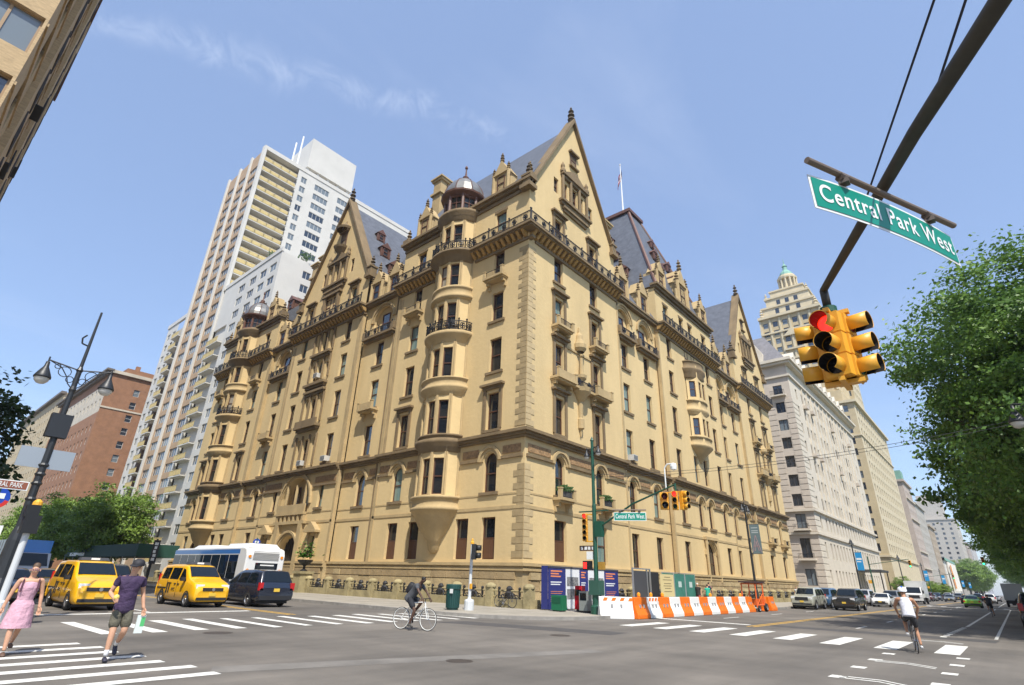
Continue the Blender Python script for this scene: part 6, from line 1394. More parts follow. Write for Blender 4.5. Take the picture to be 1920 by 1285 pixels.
# ================= street furniture
sig_y=M('signal_yellow',(.72,.36,.03),.45); grn=M('pole_green',(.012,.075,.045),.45); sgn_g=M('sign_green',(.0,.23,.16),.4); sgn_w=M('sign_white',(.75,.77,.75),.4); bronze=M('weathered_arm',(.055,.05,.04),.6,var=.5,scale=3); alu=M('aluminium',(.42,.44,.45),.35,metal=.6)
lens_off=M('lens_dark',(.012,.01,.01),.25); lens_red=M('lens_red',(.6,.01,.01),.3,emit=(1,.02,.015),estr=2.2); lens_redoff=M('lens_red_off',(.10,.005,.005),.25); lens_amb=M('lens_amber',(.18,.06,.005),.25); lens_grn=M('lens_green',(.0,.05,.03),.25); lens_gon=M('lens_green_on',(.0,.5,.2),.3,emit=(.05,1,.45),estr=2.)
sigp=M('signal_black',(.012,.012,.013),.5)
def head(parent,loc,rz,lenses,m=sig_y,sz=.34,name='signal_head',tilt=0):
    """vertical signal head facing local +x"""
    n=len(lenses); q=MB(); H=n*sz; q.box(-.2,0,-sz*.47,sz*.47,0,H); q.box(-.22,-.19,-sz*.4,sz*.4,.03,H-.03)
    for i in range(n): q.box(-.19,.012,-sz*.5,sz*.5,i*sz+.012,(i+1)*sz-.012)
    o=q.build(name,m,parent,loc=loc,rz=rz)
    o.rotation_euler=(0,tilt,rz)
    for i,lm in enumerate(lenses):
        z=H-(i+.5)*sz
        q=MB(T=lambda u,v,w:Vector((w,u,v))); q.lathe([(.001,.045),(sz*.25,.035),(sz*.36,.012)],(0,0),16); q.build('lens',lm,o,True,loc=(.006,0,z))
        q=MB(T=lambda u,v,w:Vector((w,u,v))); q.lathe([(sz*.38,.0),(sz*.40,.0),(sz*.40,.26),(sz*.38,.26),(sz*.38,.0)],(0,0),20,-.95,PI+.95); v=q.build('visor',m,o,True,loc=(.012,0,z))
        q=MB(T=lambda u,v,w:Vector((w,u,v))); q.lathe([(sz*.375,.02),(sz*.375,.255)],(0,0),20,-.95,PI+.95); q.build('visor_lining',sigp,o,False,loc=(.012,0,z))
    return o
# ---- near mast arm with hanging signals and street name sign
T0=V(23.2,-20.75,5.95); PB=V(26.55,-27.3,0); ad=(V(PB.x,PB.y,5.95)-T0); ad.normalize()
ARM=empty('mast_arm_signal',(PB.x,PB.y,0),0,'dark mast arm reaching over the avenue with hanging yellow traffic signals','traffic signal')
lo=lambda p:Vector(p)-Vector((PB.x,PB.y,0))
q=MB(); q.cyl((0,0,0),(0,0,.9),.22,.16,12); q.cyl((0,0,.9),(0,0,7.6),.13,.1,12); q.build('pole',grn,ARM)
q=MB(); pts=[lo(V(PB.x,PB.y,5.3)),lo(V(PB.x,PB.y,5.3).lerp(T0,.25)+V(0,0,.38)),lo(V(PB.x,PB.y,5.3).lerp(T0,.55)+V(0,0,.32)),lo(T0+V(0,0,.02))]
rr=[.085,.08,.072,.055]
for i in range(3): q.cyl(pts[i],pts[i+1],rr[i],rr[i+1],12,False)
q.ball(pts[1],.08,8); q.ball(pts[2],.072,8)
q.cyl(pts[3],pts[3]-V(0,0,.28),.06,n=8); q.build('arm',bronze,ARM,True)
q=MB(); q.cyl(lo(T0)+V(0,0,-.05),lo(T0)+V(0,0,-.42),.045,n=8); q.lathe([(.12,T0.z-.4),(.12,T0.z-.3),(.06,T0.z-.28)],(lo(T0).x,lo(T0).y),10); q.build('hanger',grn,ARM)
q=MB(); c=lo(T0); q.box(c.x-.26,c.x+.26,c.y-.05,c.y+.05,T0.z-.46,T0.z-.4); q.box(c.x-.04,c.x+.04,c.y-.26,c.y+.3,T0.z-.461,T0.z-.399); q.box(c.x-.26,c.x+.26,c.y-.05,c.y+.05,T0.z-1.56,T0.z-1.5); q.box(c.x-.04,c.x+.04,c.y-.26,c.y+.3,T0.z-1.561,T0.z-1.499); q.build('bracket',sig_y,ARM)
zb=T0.z-1.49
head(ARM,(c.x-.03,c.y-.2,zb),math.radians(-104),[lens_red,lens_off,lens_off]); head(ARM,(c.x+.22,c.y+.05,zb),math.radians(-12),[lens_redoff,lens_amb,lens_grn]); head(ARM,(c.x-.26,c.y+.06,zb),math.radians(190),[lens_redoff,lens_amb,lens_grn]); head(ARM,(c.x+.04,c.y+.3,zb),math.radians(84),[lens_redoff,lens_amb,lens_grn])
# guy wires
WR=M('guy_wire',(.01,.012,.025),.5)
q=MB(); q.cyl(lo(V(26.5,-27.25,7.5)),pts[2].lerp(pts[3],.6),.012,n=5); q.build('guy_wire',WR,ARM); q=MB(); q.cyl(lo(V(26.6,-27.25,7.5)),pts[2].lerp(pts[1],.15),.012,n=5); q.build('guy_wire',WR,ARM)
# name sign
def name_sign(parent,L_,R_,drop,hgt,bar=True,txt='Central Park West',bend=.05,off=(0,0,0)):
    """sign plate from left point L_ to right point R_ (top edge), facing right-hand side of L->R"""
    U=(R_-L_); ln=U.length; U.normalize(); N=Vector((U.y,-U.x,0)).normalized(); n=16
    def P(s,v,o): 
        b=bend*4*(s/ln-.5)**2*ln*.5
        return L_+U*s+Vector((0,0,-v))+N*(o-b)
    for nm,m_,mg,o in(('sign_plate',sgn_w,0,0.),('sign_face',sgn_g,.03,.006)):
        q=MB()
        for i in range(n):
            a=mg+(ln-2*mg)*i/n; b=mg+(ln-2*mg)*(i+1)/n
            q.quad(P(a,drop+mg,o),P(b,drop+mg,o),P(b,drop+hgt-mg,o),P(a,drop+hgt-mg,o))
            if nm=='sign_plate': q.quad(P(a,drop,-.006),P(b,drop,-.006),P(b,drop+hgt,-.006),P(a,drop+hgt,-.006))
        q.build(nm,m_,parent)
    # lettering bent along the plate
    c=bpy.data.curves.new('t','FONT'); c.body=txt; c.size=hgt*.72; c.align_x='CENTER'; c.align_y='CENTER'; c.space_character=1.12; c.offset=.004*hgt/.4; tmp=bpy.data.objects.new('t',c); COL.objects.link(tmp); dg=bpy.context.evaluated_depsgraph_get(); me=bpy.data.meshes.new_from_object(tmp.evaluated_get(dg)); bpy.data.objects.remove(tmp); bpy.data.curves.remove(c)
    xs=[v.co.x for v in me.vertices]; w=max(xs)-min(xs); k=(ln-.18*hgt/.4)/w
    for v in me.vertices: x,y=v.co.x,v.co.y; v.co=P(ln/2+x*k,drop+hgt/2-y,.011)
    me.materials.clear(); me.materials.append(sgn_w); put('lettering',me,parent)
    if bar:
        q=MB(); q.cyl(L_-U*.05+V(0,0,.02),R_+U*.02+V(0,0,.02),.035,n=10); q.build('sign_bar',M('sign_bar_brown',(.17,.13,.10),.6),parent)
        for s in(.2,.8):
            q=MB(); p=L_.lerp(R_,s); q.cyl(p+V(0,0,.03),p-V(0,0,drop+.01),.02,n=6); q.box(p.x-.05,p.x+.05,p.y-.05,p.y+.05,p.z-.1,p.z-.04); q.cyl(p-U*.06+V(0,0,-.02),p+U*.06+V(0,0,-.02),.05,n=8); q.build('clamp',M('clamp_brown',(.10,.075,.06),.6),parent)
name_sign(ARM,lo(V(23.80,-24.12,5.80)),lo(V(24.86,-21.85,5.80)),.10,.44)
# ---- far corner green pole with arm, signals, sign and twin lamps
GP2=empty('traffic_signal_pole',(7.7,-3.2,.14),0,'green corner pole with mast arm, traffic signals and twin lamps beside the striped barriers','traffic signal')
q=MB(); q.lathe([(.34,0),(.34,.35),(.24,.45),(.22,1.2),(.15,1.35),(.12,1.5),(.11,5.4),(.09,5.5),(.085,9.0),(.12,9.05),(.05,9.2),(.001,9.3)],(0,0),12); q.build('pole',grn,GP2)
q=MB(); q.cyl((0,0,4.05),(.3,0,4.25),.06,n=8); q.cyl((.3,0,4.25),(2.4,0,5.35),.055,.05,8); q.cyl((2.4,0,5.35),(4.85,0,6.15),.05,.04,8); q.cyl((4.85,0,6.2),(4.85,0,5.75),.05,n=8); q.build('arm',grn,GP2)
q=MB(); q.cyl((-1.0,0,5.1),(.9,0,5.1),.035,n=8); q.cyl((0,0,6.9),(4.7,0,6.15),.012,n=4); q.build('brace',grn,GP2)
q=MB(); q.box(.08,.5,-.16,.16,3.75,4.55); q.build('control_box',grn,GP2)
head(GP2,(4.25,-.1,4.95),math.radians(-60),[lens_redoff,lens_off][::1],sz=.42); head(GP2,(4.85,-.18,4.9),math.radians(-70),[lens_red,lens_off,lens_grn],sz=.3); head(GP2,(5.25,.02,4.9),math.radians(-20),[lens_redoff,lens_amb,lens_grn],sz=.3)
q=MB(); q.box(4.1,5.4,-.02,.02,5.75,5.8); q.build('bracket',sig_y,GP2)
head(GP2,(-.6,-.05,3.55),math.radians(-65),[lens_red,lens_amb,lens_grn,lens_off,lens_off],sz=.29)
q=MB(); q.box(-.62,-.05,-.02,.02,3.5,3.56); q.box(-.62,-.05,-.02,.02,4.9,4.96); q.build('bracket',sig_y,GP2)
name_sign(GP2,V(1.55,-.55,5.0),V(3.05,.15,5.0),.1,.42,True,'Central Park West',.0)
q=MB(); q.box(-1.0,0,-.03,.03,3.05,3.32); q.build('street_plate',M('brown_sign',(.09,.05,.035),.5),GP2); 
for a_,b_ in((-.9,-.78),(-.68,-.5),(-.44,-.3),(-.2,-.08)): q=MB(); q.box(a_,b_,-.036,-.031,3.11,3.26); q.build('plate_print',sgn_w,GP2)
q=MB(); q.box(-.55,-.15,-.03,.03,2.62,3.02); q.build('notice_plate',sgn_w,GP2)
q=MB(); q.box(-.75,-.3,-.12,.15,2.1,2.55); o=q.build('pedestrian_signal',sigp,GP2); q=MB(); q.box(-.7,-.5,-.135,-.125,2.17,2.47); q.build('hand_symbol',lens_red,o)
q=MB(); q.box(.2,.5,-.1,.14,2.12,2.5); q.build('pedestrian_signal',M('signal_side',(.36,.20,.03),.5),GP2)
q=MB(); q.box(-.3,.3,-.28,.28,.9,1.6); q.build('service_box',M('box_green_grey',(.03,.09,.065),.5),GP2)
def twin_lamp(parent,z,s,m,ax=V(1,0,0)):
    """bishop-crook style double lamp: cross arm with scrolls and hanging bell lamps"""
    q=MB(); P=lambda a,h:ax*a*s+V(0,0,z+h*s)
    q.cyl(P(-1.0,.18),P(0,0),.03*s,n=6); q.cyl(P(0,0),P(1.0,.18) if False else P(1.0,-.0),.03*s,n=6) if False else q.cyl(P(0,0),P(1.0,.18),.03*s,n=6)
    for sg in(1,-1):
        for cx,cz,r in((.42,-.16,.2),(.2,-.42,.12),(.68,.0,.09)):
            for i in range(11): a=i*2*PI/11; b=(i+1)*2*PI/11; q.cyl(P(sg*(cx+r*math.cos(a)),cz+r*math.sin(a)),P(sg*(cx+r*math.cos(b)),cz+r*math.sin(b)),.018*s,n=4)
        q.tube([P(sg*.05,-.75),P(sg*.22,-.58),P(sg*.3,-.35),P(sg*.55,-.02),P(sg*.95,.16)],.02*s,5)
        q.lathe([(.03*s,z+.3*s),(.03*s,z+.05*s)],(P(sg,0).x,P(sg,0).y),6)
    q.lathe([(.09*s,z-.9*s),(.12*s,z-.8*s),(.08*s,z-.6*s),(.07*s,z-.1*s),(.12*s,z),(.06*s,z+.15*s),(.05*s,z+.5*s)],(0,0),10)
    o=q.build('cross_arm',m,parent)
    for sg in(1,-1):
        c=P(sg*1.0,0); q=MB(); q.lathe([(.001,c.z+.12*s),(.06*s,c.z+.1*s),(.08*s,c.z-.1*s),(.13*s,c.z-.2*s),(.2*s,c.z-.34*s),(.27*s,c.z-.5*s),(.27*s,c.z-.56*s),(.2*s,c.z-.56*s)],(c.x,c.y),14); l=q.build('lamp_hood',m,parent,True)
        q=MB(); q.lathe([(.24*s,c.z-.55*s),(.22*s,c.z-.66*s),(.13*s,c.z-.76*s),(.001,c.z-.8*s)],(c.x,c.y),14); q.build('globe',M('lamp_globe',(.55,.53,.48),.25),l,True)
twin_lamp(GP2,8.55,.62,M('lamp_black',(.02,.022,.025),.45),V(.9,-.43,0))
# cctv dome on the arm
q=MB(); q.tube([(4.35,0,5.95),(4.35,0,7.0),(4.5,0,7.2),(4.8,0,7.2)],.035,6); q.lathe([(.001,7.25),(.14,7.2),(.17,7.05),(.15,6.9),(.001,6.84)],(4.85,0),12); q.build('camera_dome',sgn_w,GP2)
# ---- twin-arm lamp at the left corner
LM=MATS['lamp_black']
LP=empty('street_lamp',(.6,-26.05,.14),0,'tall black twin-arm street lamp with scrolled brackets and bell lamps','street lamp')
q=MB(); q.lathe([(.42,0),(.42,.4),(.3,.6),(.34,.8),(.24,1.1),(.2,2.2),(.15,2.5),(.12,2.6),(.1,5.6),(.16,5.7),(.09,5.85),(.08,7.9)],(0,0),12)
for z in(3.4,3.9,4.2,4.5): q.lathe([(.12,z),(.16,z+.06),(.12,z+.12)],(0,0),10)
q.cyl((0,0,7.9),(0,0,10.3),.06,.035,8); q.tube([(0,0,8.9),(.0,-.22,8.95),(.0,-.26,9.15),(0,-.16,9.3)],.03,5); q.build('pole',LM,LP)
twin_lamp(LP,7.95,.92,LM,V(.14,.99,0))
q=MB(); q.box(-.12,.18,-.3,.3,5.5,6.3); q.build('equipment_box',LM,LP)
for s in(-1,1): q=MB(); q.box(-.02,.02,s*.42-.32,s*.42+.32,4.45,5.1); q.build('sign_back',alu,LP)
bs=M('brown_board',(.24,.075,.04),.6)
q=MB(); q.box(.14,.17,-1.42,-.2,3.68,3.96); o=q.build('name_board',sgn_w,LP); q=MB(); q.box(.172,.178,-1.39,-.23,3.71,3.93); q.build('board_face',bs,o); text_mesh('CENTRAL PARK',.215,'lettering',sgn_w,o,(.184,-.81,3.815),(PI/2,0,PI/2),squash=.62)
BS=empty('bus_stop_sign',(-.6,-26.75,.14),0,'green bus stop post with round blue and red sign','bus stop')
mblue=M('sign_blue',(.01,.06,.40),.4); mred=M('sign_red',(.55,.03,.02),.4)
def busflag(P_,z,s=1.):
    q=MB(T=lambda u,v,w:Vector((w,u,v))); q.lathe([(.001,.02),(.36*s,.02),(.36*s,-.02),(.001,-.02)],(0,z),18); o=q.build('round_sign',mblue,P_)
    q=MB(T=lambda u,v,w:Vector((w,u,v))); q.lathe([(.24*s,.024),(.365*s,.024)],(0,z),18,PI*1.08,PI*1.92); q.build('red_arc',mred,o)
    q=MB(); q.box(.024,.03,-.2*s,.2*s,z-.02,z+.16*s); q.build('bus_symbol',sgn_w,o)
    q=MB(); q.box(-.02,.02,-.55*s,.1,z-.75*s,z-.42*s); q.build('route_plate',mblue,P_)
q=MB(); q.cyl((0,0,0),(0,0,3.8),.045,n=8); q.build('post',grn,BS); busflag(BS,3.5,.95)
for y in(-.3,.25): q=MB(); q.box(-.01,.02,y-.2,y+.2,1.9,2.65); q.build('timetable',sgn_w,BS)
WP=empty('pedestrian_signal',(2.35,-26.1,.14),0,'white pedestrian signal pole with yellow cap behind the woman in pink','pedestrian signal')
wpm=M('pole_white',(.55,.57,.58),.5)
q=MB(); q.lathe([(.2,0),(.2,.5),(.09,.55),(.085,2.55)],(0,0),12); q.build('pole',wpm,WP)
q=MB(); q.box(-.16,.2,-.2,.2,2.35,2.85); q.box(-.1,.16,-.24,.1,2.8,3.15); q.build('signal_head',sigp,WP); q=MB(); q.lathe([(.1,3.12),(.13,3.16),(.12,3.25),(.06,3.32),(.001,3.34)],(0,0),10); q.build('cap',sig_y,WP)
# ---- white pole at the near corner of the main building
WQ=empty('pedestrian_signal',(2.65,-7.5,.14),0,'slim white pole with yellow top and black signal head beside the green litter bin','pedestrian signal')
q=MB(); q.lathe([(.26,0),(.26,.42),(.22,.5),(.11,.52),(.085,.6),(.075,3.2)],(0,0),12); q.build('pole',wpm,WQ)
q=MB(); q.lathe([(.1,3.2),(.1,3.3),(.06,3.35),(.05,3.45),(.001,3.5)],(0,0),8); q.box(.05,.2,-.03,.03,3.1,3.16); q.box(.05,.2,-.03,.03,2.45,2.5); q.build('cap',sig_y,WQ)
o=head(WQ,(.42,-.12,2.42),math.radians(35),[lens_off,lens_off],sigp,.38)
q=MB(); q.box(.05,.14,-.1,.02,1.0,1.25); q.build('push_button',sig_y,WQ)
BN=empty('litter_bin',(2.15,-8.2,.14),0,'dark green round litter bin with white notice beside the white pole','bin')
bgm=M('bin_green',(.008,.05,.045),.45)
q=MB(); q.lathe([(.001,.02),(.3,.02),(.3,.08),(.33,.1),(.36,.95),(.4,.98),(.4,1.16),(.36,1.2),(.3,1.2),(.28,1.0),(.001,.95)],(0,0),20); q.build('body',bgm,BN)
q=MB()
for i in range(20): a=2*PI*i/20; q.cyl((.335*math.cos(a),.335*math.sin(a),.1),(.365*math.cos(a),.365*math.sin(a),.96),.012,n=4)
q.build('slat',bgm,BN); q=MB(); q.box(.12,.34,-.37,-.355,.78,.98); o=q.build('notice',sgn_w,BN)
# news boxes
RB=empty('news_box',(5.85,-2.0,.14),0,'narrow red newspaper box beside the green corner pole','news box'); q=MB(); q.box(-.22,.22,-.22,.22,.12,.75); q.tbox(-.22,.22,-.22,.22,.75,1.3,.0,.05); q.build('cabinet',M('box_red',(.45,.008,.02),.35),RB); q=MB(); q.box(-.17,.17,-.235,-.21,.8,1.1); q.build('window',carglass,RB); q=MB(); q.box(-.16,.16,-.16,.16,0,.12); q.build('foot',blkp,RB)
GB=empty('news_box',(5.2,-3.1,.14),0,'short green newspaper box standing on the corner pavement','news box'); q=MB(); q.box(-.34,.34,-.26,.26,.06,.8); q.build('cabinet',M('box_green',(.008,.13,.06),.4),GB); q=MB(); q.box(-.28,.28,-.275,-.255,.4,.7); q.build('door',M('box_green_dark',(.005,.08,.04),.4),GB); q=MB(); q.box(-.3,.3,-.2,.2,0,.06); q.build('foot',blkp,GB)
GY=empty('news_box',(6.6,-2.6,.14),0,'grey newspaper box against the green corner pole','news box'); q=MB(); q.box(-.26,.26,-.24,.24,.1,1.05); q.build('cabinet',M('box_grey',(.22,.24,.23),.5),GY); q=MB(); q.box(-.2,.2,-.25,-.235,.6,.95); q.build('window',carglass,GY); q=MB(); q.box(-.2,.2,-.2,.2,0,.1); q.build('foot',blkp,GY)
# ---- blue and white information hoarding
HD=empty('hoarding',(4.35,-2.9,.14),0,'blue and white information hoarding with orange headings by the stone wall','hoarding')
hb=M('hoarding_blue',(.022,.03,.16),.55); hw=M('hoarding_white',(.68,.7,.72),.5); ho=M('print_orange',(.75,.25,.10),.6); hgk=M('print_photo',(.05,.055,.06),.6,var=.8,scale=9,col2=(.3,.3,.3))
y=0
for w,m_ in((1.65,hb),(1.45,hw),(.95,hb),(1.9,hw),(1.75,hb)):
    q=MB(); q.box(-.06,0,y+.01,y+w-.01,.05,2.2); o=q.build('panel',m_,HD); q=MB(); a=y+.18; b=y+w-.18
    if m_ is hb:
        for z,l in((2.0,.85),(1.86,.6),(1.72,.75)): q.box(.001,.006,a,a+(b-a)*l,z,z+.07)
        for k in range(6): q.box(.001,.005,a,a+(b-a)*(.9-.1*(k%3)),.95-k*.1,.975-k*.1)
        q.build('print_orange',ho,o); q=MB()
        for z,l in((1.42,.8),(1.3,.7)): q.box(.001,.006,a,a+(b-a)*l,z,z+.06)
        q.build('print_white',hw,o)
    else: q.box(.001,.006,a-.05,b+.05,1.25,1.75); q.box(.0012,.0055,a-.05,b+.05,.55,1.1); q.build('print_photo',hgk,o)
    y+=w
q=MB(); q.box(-.09,.02,-.02,y+.02,2.2,2.3); q.build('top_rail',M('rail_dark',(.05,.05,.07),.6),HD)
q=MB(); q.box(-.5,-.06,-.05,-.01,.05,2.3); q.build('side_panel',hb,HD)
for yy in(.3,3,5,7): q=MB(); q.box(-.7,.0,yy-.04,yy+.04,0,.05); q.build('foot',alu,HD)
# mesh fence panels, door, beige notice
FN=empty('site_door',(5.2,5.3,.14),0,'dark grey site door in aluminium frame between hoarding and beige notice','door'); q=MB(); q.box(-.04,.0,0,1.9,0,2.3); q.build('door_leaf',M('door_grey',(.06,.062,.07),.5),FN); 
for a,b in((-.08,0),(1.9,1.98),(2.35,2.43)): q=MB(); q.box(-.06,.04,a,b,0,2.4); q.build('jamb',alu,FN)
q=MB(); q.box(-.06,.04,-.08,2.43,2.4,2.48); q.build('head_rail',alu,FN); q=MB(); q.box(-.4,-.36,1.98,4.4,.0,2.3); q.build('dark_panel',blkp,FN)
NB=empty('notice_board',(6.2,7.2,.14),0,'large beige notice board standing in front of the green mesh panels','notice'); q=MB(); q.box(-.03,.02,0,2.0,.75,2.15); o=q.build('board',M('beige_board',(.62,.52,.26),.6),NB); q=MB()
for z,l in((1.95,.5),(1.78,.75),(1.55,.6),(1.4,.7),(1.25,.5),(1.05,.65)): q.box(.021,.025,1-l*.9,1+l*.9,z,z+.035)
q.build('print',M('print_brown',(.12,.09,.05),.7),o); q=MB(); q.box(-.03,.02,.3,.36,0,.75); q.build('leg',alu,NB); q=MB(); q.box(-.03,.02,1.64,1.7,0,.75); q.build('leg',alu,NB)
msh=M('green_mesh',(.05,.22,.17),.7,var=.35,scale=2.5)
for i in range(3):
    P_=empty('fence_panel',(5.0,9.9+i*1.95,.14),0,'green mesh site fence panel in grey frame beside the beige notice board','fence panel','green mesh fence panels')
    q=MB(); q.box(-.01,.01,.06,1.84,.1,2.28); q.build('mesh_sheet',msh,P_)
    q=MB(); q.cyl((0,.03,0),(0,.03,2.35),.028,n=6); q.cyl((0,1.87,0),(0,1.87,2.35),.028,n=6); q.cyl((0,.03,2.33),(0,1.87,2.33),.024,n=6); q.cyl((0,.03,.12),(0,1.87,.12),.024,n=6); q.build('frame',alu,P_)
    q=MB(); q.box(.011,.014,.7,1.25,1.35,1.75); q.build('emblem',M('mesh_print',(.45,.55,.52),.6),P_)
# ---- plastic barriers
bo=M('barrier_orange',(.80,.17,.008),.45); bw=M('barrier_white',(.76,.76,.74),.45); 
def barrier(x,y,rz,m_,L,label,stripes=False,light=False):
    t=empty('traffic_barrier',(x,y,.004),rz,label,'barrier','orange and white plastic barriers')
    q=MB(); pr=[(-.3,0),(-.3,.18),(-.2,.42),(-.12,.62),(-.1,1.0),(.1,1.0),(.12,.62),(.2,.42),(.3,.18),(.3,0)]
    n=len(pr); vs=[(0,a,b) for a,b in pr]+[(L-.03,a,b) for a,b in pr]; q.add(vs,[tuple(range(n-1,-1,-1)),tuple(range(n,2*n))]+[(i,(i+1)%n,n+(i+1)%n,n+i) for i in range(n)])
    o=q.build('shell',m_,t); mod=o.modifiers.new('bevel','BEVEL'); mod.width=.025; mod.segments=2
    for f in(.36,.64):
        q=MB(); q.box(L*f-.05,L*f+.05,-.2,-.12,.5,.66); q.build('fork_hole',M('barrier_hole',(.20,.05,.01) if m_ is bo else (.3,.3,.3),.7),t)
    if stripes:
        for k in range(4): q=MB(); a=.12+k*L/4; q.add([(a,-.112,.7),(a+.2,-.112,.7),(a+.34,-.108,.96),(a+.14,-.108,.96)],[(0,1,2,3)]); q.build('stripe',bo,t)
    if light: q=MB(); q.lathe([(.06,1.0),(.09,1.05),(.09,1.16),(.04,1.22),(.001,1.23)],(L/2,0),10); q.build('warning_lamp',M('lamp_orange',(.85,.30,.01),.3),t)
barrier(8.15,-3.75,math.radians(46),bw,1.75,'white barrier with slanting orange stripes beside the green corner pole',True)
y=-2.45
for i in range(13):
    L=1.35; w=i%2==1
    barrier(9.35,y,UP,bw if w else bo,L,('white plastic barrier in the row along the kerb' if i!=1 else 'white barrier with a striped top rail between two orange ones') if w else ('orange plastic barrier in the row along the kerb' if i else 'first orange barrier, next to the striped white one'),i==1,(i in(0,1,2,7,11))); y+=L
# orange site light tower and striped drum
LT=empty('site_trailer',(9.2,16.2,.004),UP,'orange tubular site trailer with dark top rail at the end of the barriers','trailer'); om=M('trailer_orange',(.70,.13,.02),.45)
q=MB()
for x in(-.9,.7):
    for s in(-.5,.5): q.cyl((x,s,.3),(x+.12,s,1.9),.045,n=6)
for s in(-.5,.5): q.cyl((-.95,s,1.85),(.95,s,1.95),.05,n=6); q.cyl((-.9,s,.45),(1.2,s,.45),.05,n=6); q.cyl((-.7,s,.5),(.6,s,1.2),.03,n=6)
for x in(-.8,0,.75): q.cyl((x,-.5,1.88),(x,.5,1.88),.04,n=6)
q.build('frame',om,LT); q=MB(); q.box(-1.1,1.2,-.6,.6,1.95,2.06); q.build('top_rail',M('trailer_dark',(.06,.03,.03),.6),LT); q=MB(); q.box(.4,1.3,-.45,.45,.4,.85); q.build('engine_box',om,LT)
for s in(1,-1): wheel(LT,.9,s*.55,.28,.2); wheel(LT,-.7,s*.55,.2,.15)
DR=empty('traffic_drum',(9.2,18.3,.004),0,'orange traffic drum with white bands beside the orange trailer','drum'); q=MB()
q.lathe([(.36,0),(.36,.1),(.28,.12),(.25,1.0),(.001,1.02)],(0,0),16); q.build('body',bo,DR)
for z in(.3,.62): q=MB(); q.lathe([(.278-.03*z,z),(.275-.03*z,z+.16)],(0,0),16); q.build('band',bw,DR)
barrier(9.35,18.9,UP,bo,1.3,'orange barrier standing alone beyond the traffic drum')
# ---- lamp posts with banners along the avenue
def lamp_post(x,y,label,ban=None,h=8.6):
    t=empty('street_lamp',(x,y,.14),0,label,'street lamp','lamp posts along the avenue'); q=MB(); q.lathe([(.3,0),(.3,.4),(.2,.6),(.16,1.2),(.11,1.4),(.08,h-.8)],(0,0),10); q.build('pole',LM,t); twin_lamp(t,h-.4,.75,LM,V(.0,1,0))
    if ban:
        q=MB(); q.box(.16,1.0,-.01,.01,h-4.4,h-2.0); o=q.build('banner',ban,t); q=MB(); q.cyl((0,0,h-1.98),(1.05,0,h-1.98),.02,n=5); q.cyl((0,0,h-4.42),(1.05,0,h-4.42),.02,n=5); q.build('banner_rod',LM,t)
        return t,o,h
    return t,None,h
bgr=M('banner_grey',(.12,.17,.18),.7); bbl=M('banner_blue',(.01,.25,.55),.6)
t,o,h=lamp_post(7.5,22.3,'dark lamp post with grey banner before the main building',bgr)
q=MB()
for a,b in(((.24,h-4.3),(.58,h-2.9)),((.92,h-4.3),(.58,h-2.9)),((.36,h-3.8),(.8,h-3.8)),((.42,h-4.2),(.58,h-3.4)),((.74,h-4.2),(.58,h-3.4))): q.cyl((a[0],-.014,a[1]),(b[0],-.014,b[1]),.025,n=4)
q.build('banner_figure',M('banner_pink',(.42,.26,.26),.7),o); q=MB()
for z in(2.25,2.5,2.65): q.box(.3,.85,-.014,-.011,h-z-.06,h-z)
q.build('banner_print',M('banner_pale',(.45,.5,.5),.7),o)
for y,b in((67.2,1),(112,0),(150,1),(196,1),(232,0),(282,1),(330,1)):
    r=lamp_post(7.5,y,'dark lamp post carrying a bright blue banner' if b else 'plain dark lamp post on the avenue pavement',bbl if b else None)
    if b:
        q=MB(); q.box(.25,.9,-.014,-.011,5.6,5.85); q.box(.25,.8,-.0142,-.0112,5.3,5.42); q.build('banner_print',sgn_w,r[1])
# park-side lamp whose heads enter the right edge
t=empty('street_lamp',(27.1,-.4,.14),0,'black twin-bell street lamp in front of the largest park-side tree','street lamp'); q=MB(); q.lathe([(.3,0),(.3,.4),(.2,.6),(.16,1.2),(.11,1.4),(.08,8.4)],(0,0),10); q.build('pole',LM,t); twin_lamp(t,8.45,1.05,LM,V(1,.1,0))
# overhead wires between corner pole and that lamp
OW=empty('overhead_wire',(7.7,-3.2,.14),0,'thin overhead wires strung across the avenue','wire')
for dz in(0,.14):
    q=MB(); A=V(0,0,6.95+dz); B=V(19.4,2.8,8.0+dz); pts=[A.lerp(B,i/14)-V(0,0,.55*4*(i/14)*(1-i/14)) for i in range(15)]; q.tube(pts,.012,4); q.build('wire',M('wire_dark',(.03,.03,.032),.6),OW)
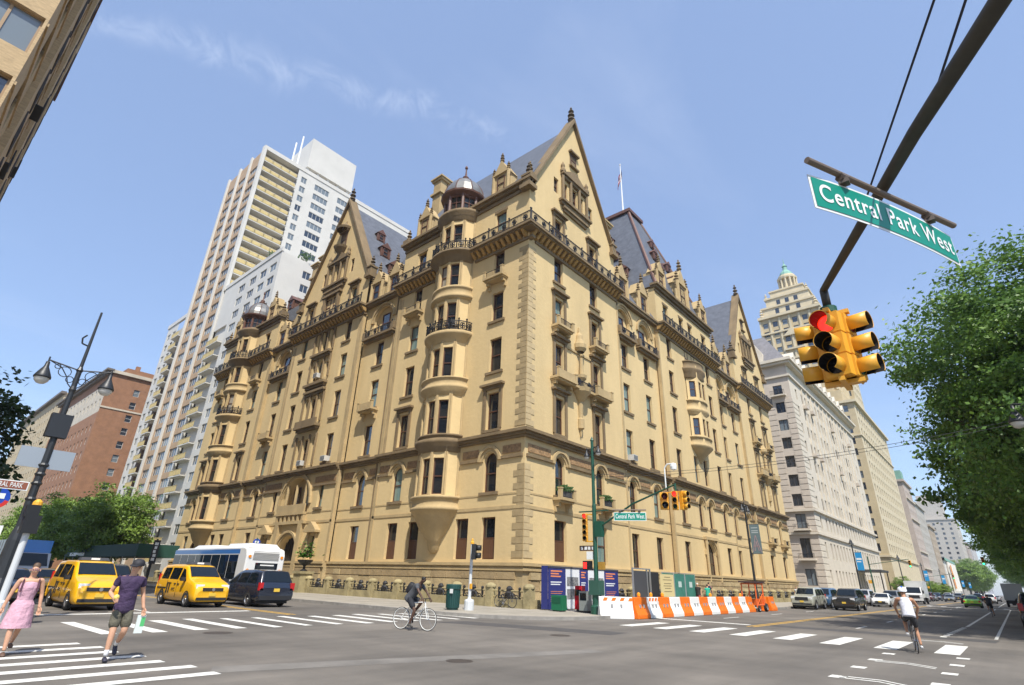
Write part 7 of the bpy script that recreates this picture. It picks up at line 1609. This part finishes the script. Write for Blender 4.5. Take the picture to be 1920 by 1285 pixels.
# signal poles up the avenue
def far_sig(x,y,dx,label):
    t=empty('traffic_signal_pole',(x,y,.14),0,label,'traffic signal','signal poles up the avenue'); q=MB(); q.lathe([(.2,0),(.2,1.0),(.1,1.2),(.09,6.6)],(0,0),10); q.build('pole',grn,t); q=MB(); q.cyl((0,0,5.4),(dx,0,6.2),.045,n=6); q.build('arm',grn,t); head(t,(dx,-.1,5.0),-PI/2,[lens_redoff,lens_amb,lens_gon]); q=MB(); q.box(-.6,-.1,-.02,.02,2.6,3.1); q.build('warning_sign',sig_y,t)
far_sig(7.4,78.5,5.5,'green signal pole with long arm at the next side street'); far_sig(7.4,160,5.5,'distant green signal pole before the twin-tower house'); far_sig(27,68,-5.0,'green signal pole with arm reaching from the park side')
BT=empty('bus_stop_sign',(-19.4,-8.9,.14),0,'round blue and red bus stop sign above the bus roof','bus stop'); q=MB(); q.cyl((0,0,0),(0,0,3.9),.045,n=8); q.build('post',grn,BT); busflag(BT,3.55,.8)
# vertical banner post in front of the street trees, site shed beyond the taxis
VP=empty('banner_post',(-40,-9.3,.14),0,'black post with vertical white lettered banner by the street trees','sign'); q=MB(); q.cyl((0,0,0),(0,0,4.2),.09,n=8); q.build('post',blkp,VP); q=MB(); q.box(.1,.14,-.3,.3,1.9,4.1); q.build('banner',blkp,VP)
for i in range(5): q=MB(); q.box(.141,.148,-.17+.05*(i%2),.15-.04*(i%3),3.62-i*.36,3.88-i*.36); q.build('banner_print',sgn_w,VP)
SH=empty('sidewalk_shed',(-76,-9.0,.14),0,'dark green scaffold shed over the pavement below the street trees','shed'); q=MB(); q.box(0,30,-.1,4,2.6,3.9); q.build('deck',M('shed_green',(.012,.06,.04),.7),SH)
for i in range(8): q=MB(); x=.2+i*4.2; q.cyl((x,0,0),(x,0,2.6),.06,n=6); q.build('post',alu,SH)
q=MB(); q.box(3,10,-.16,-.11,2.7,3.1); q.build('shed_sign',sgn_w,SH)
# bicycles locked at the stone wall
for x,y,l in((1.6,-3.45,'dark bicycle leaning on the stone wall by the white pole'),(3.4,-.9,'dark bicycle locked beside the hoarding')): 
    b=bike(l,(x,y),0 if x<2 else UP,MATS['bike_dark'],tyre); b.location.z=.144
# ================= air
HZ=MB(); HZ.box(-330,230,-120,1240,-4.2,124.5)
hm=bpy.data.materials.new('haze_air'); hm.use_nodes=True; ht=hm.node_tree; ht.nodes.remove(ht.nodes['Principled BSDF'])
pv_=ht.nodes.new('ShaderNodeVolumePrincipled'); pv_.inputs['Color'].default_value=(.80,.88,1,1); pv_.inputs['Density'].default_value=.00022; pv_.inputs['Anisotropy'].default_value=.2
ht.links.new(pv_.outputs[0],ht.nodes['Material Output'].inputs['Volume'])
tag(HZ.build('haze',hm),'thin pale summer haze filling the street air','haze',kind='stuff')
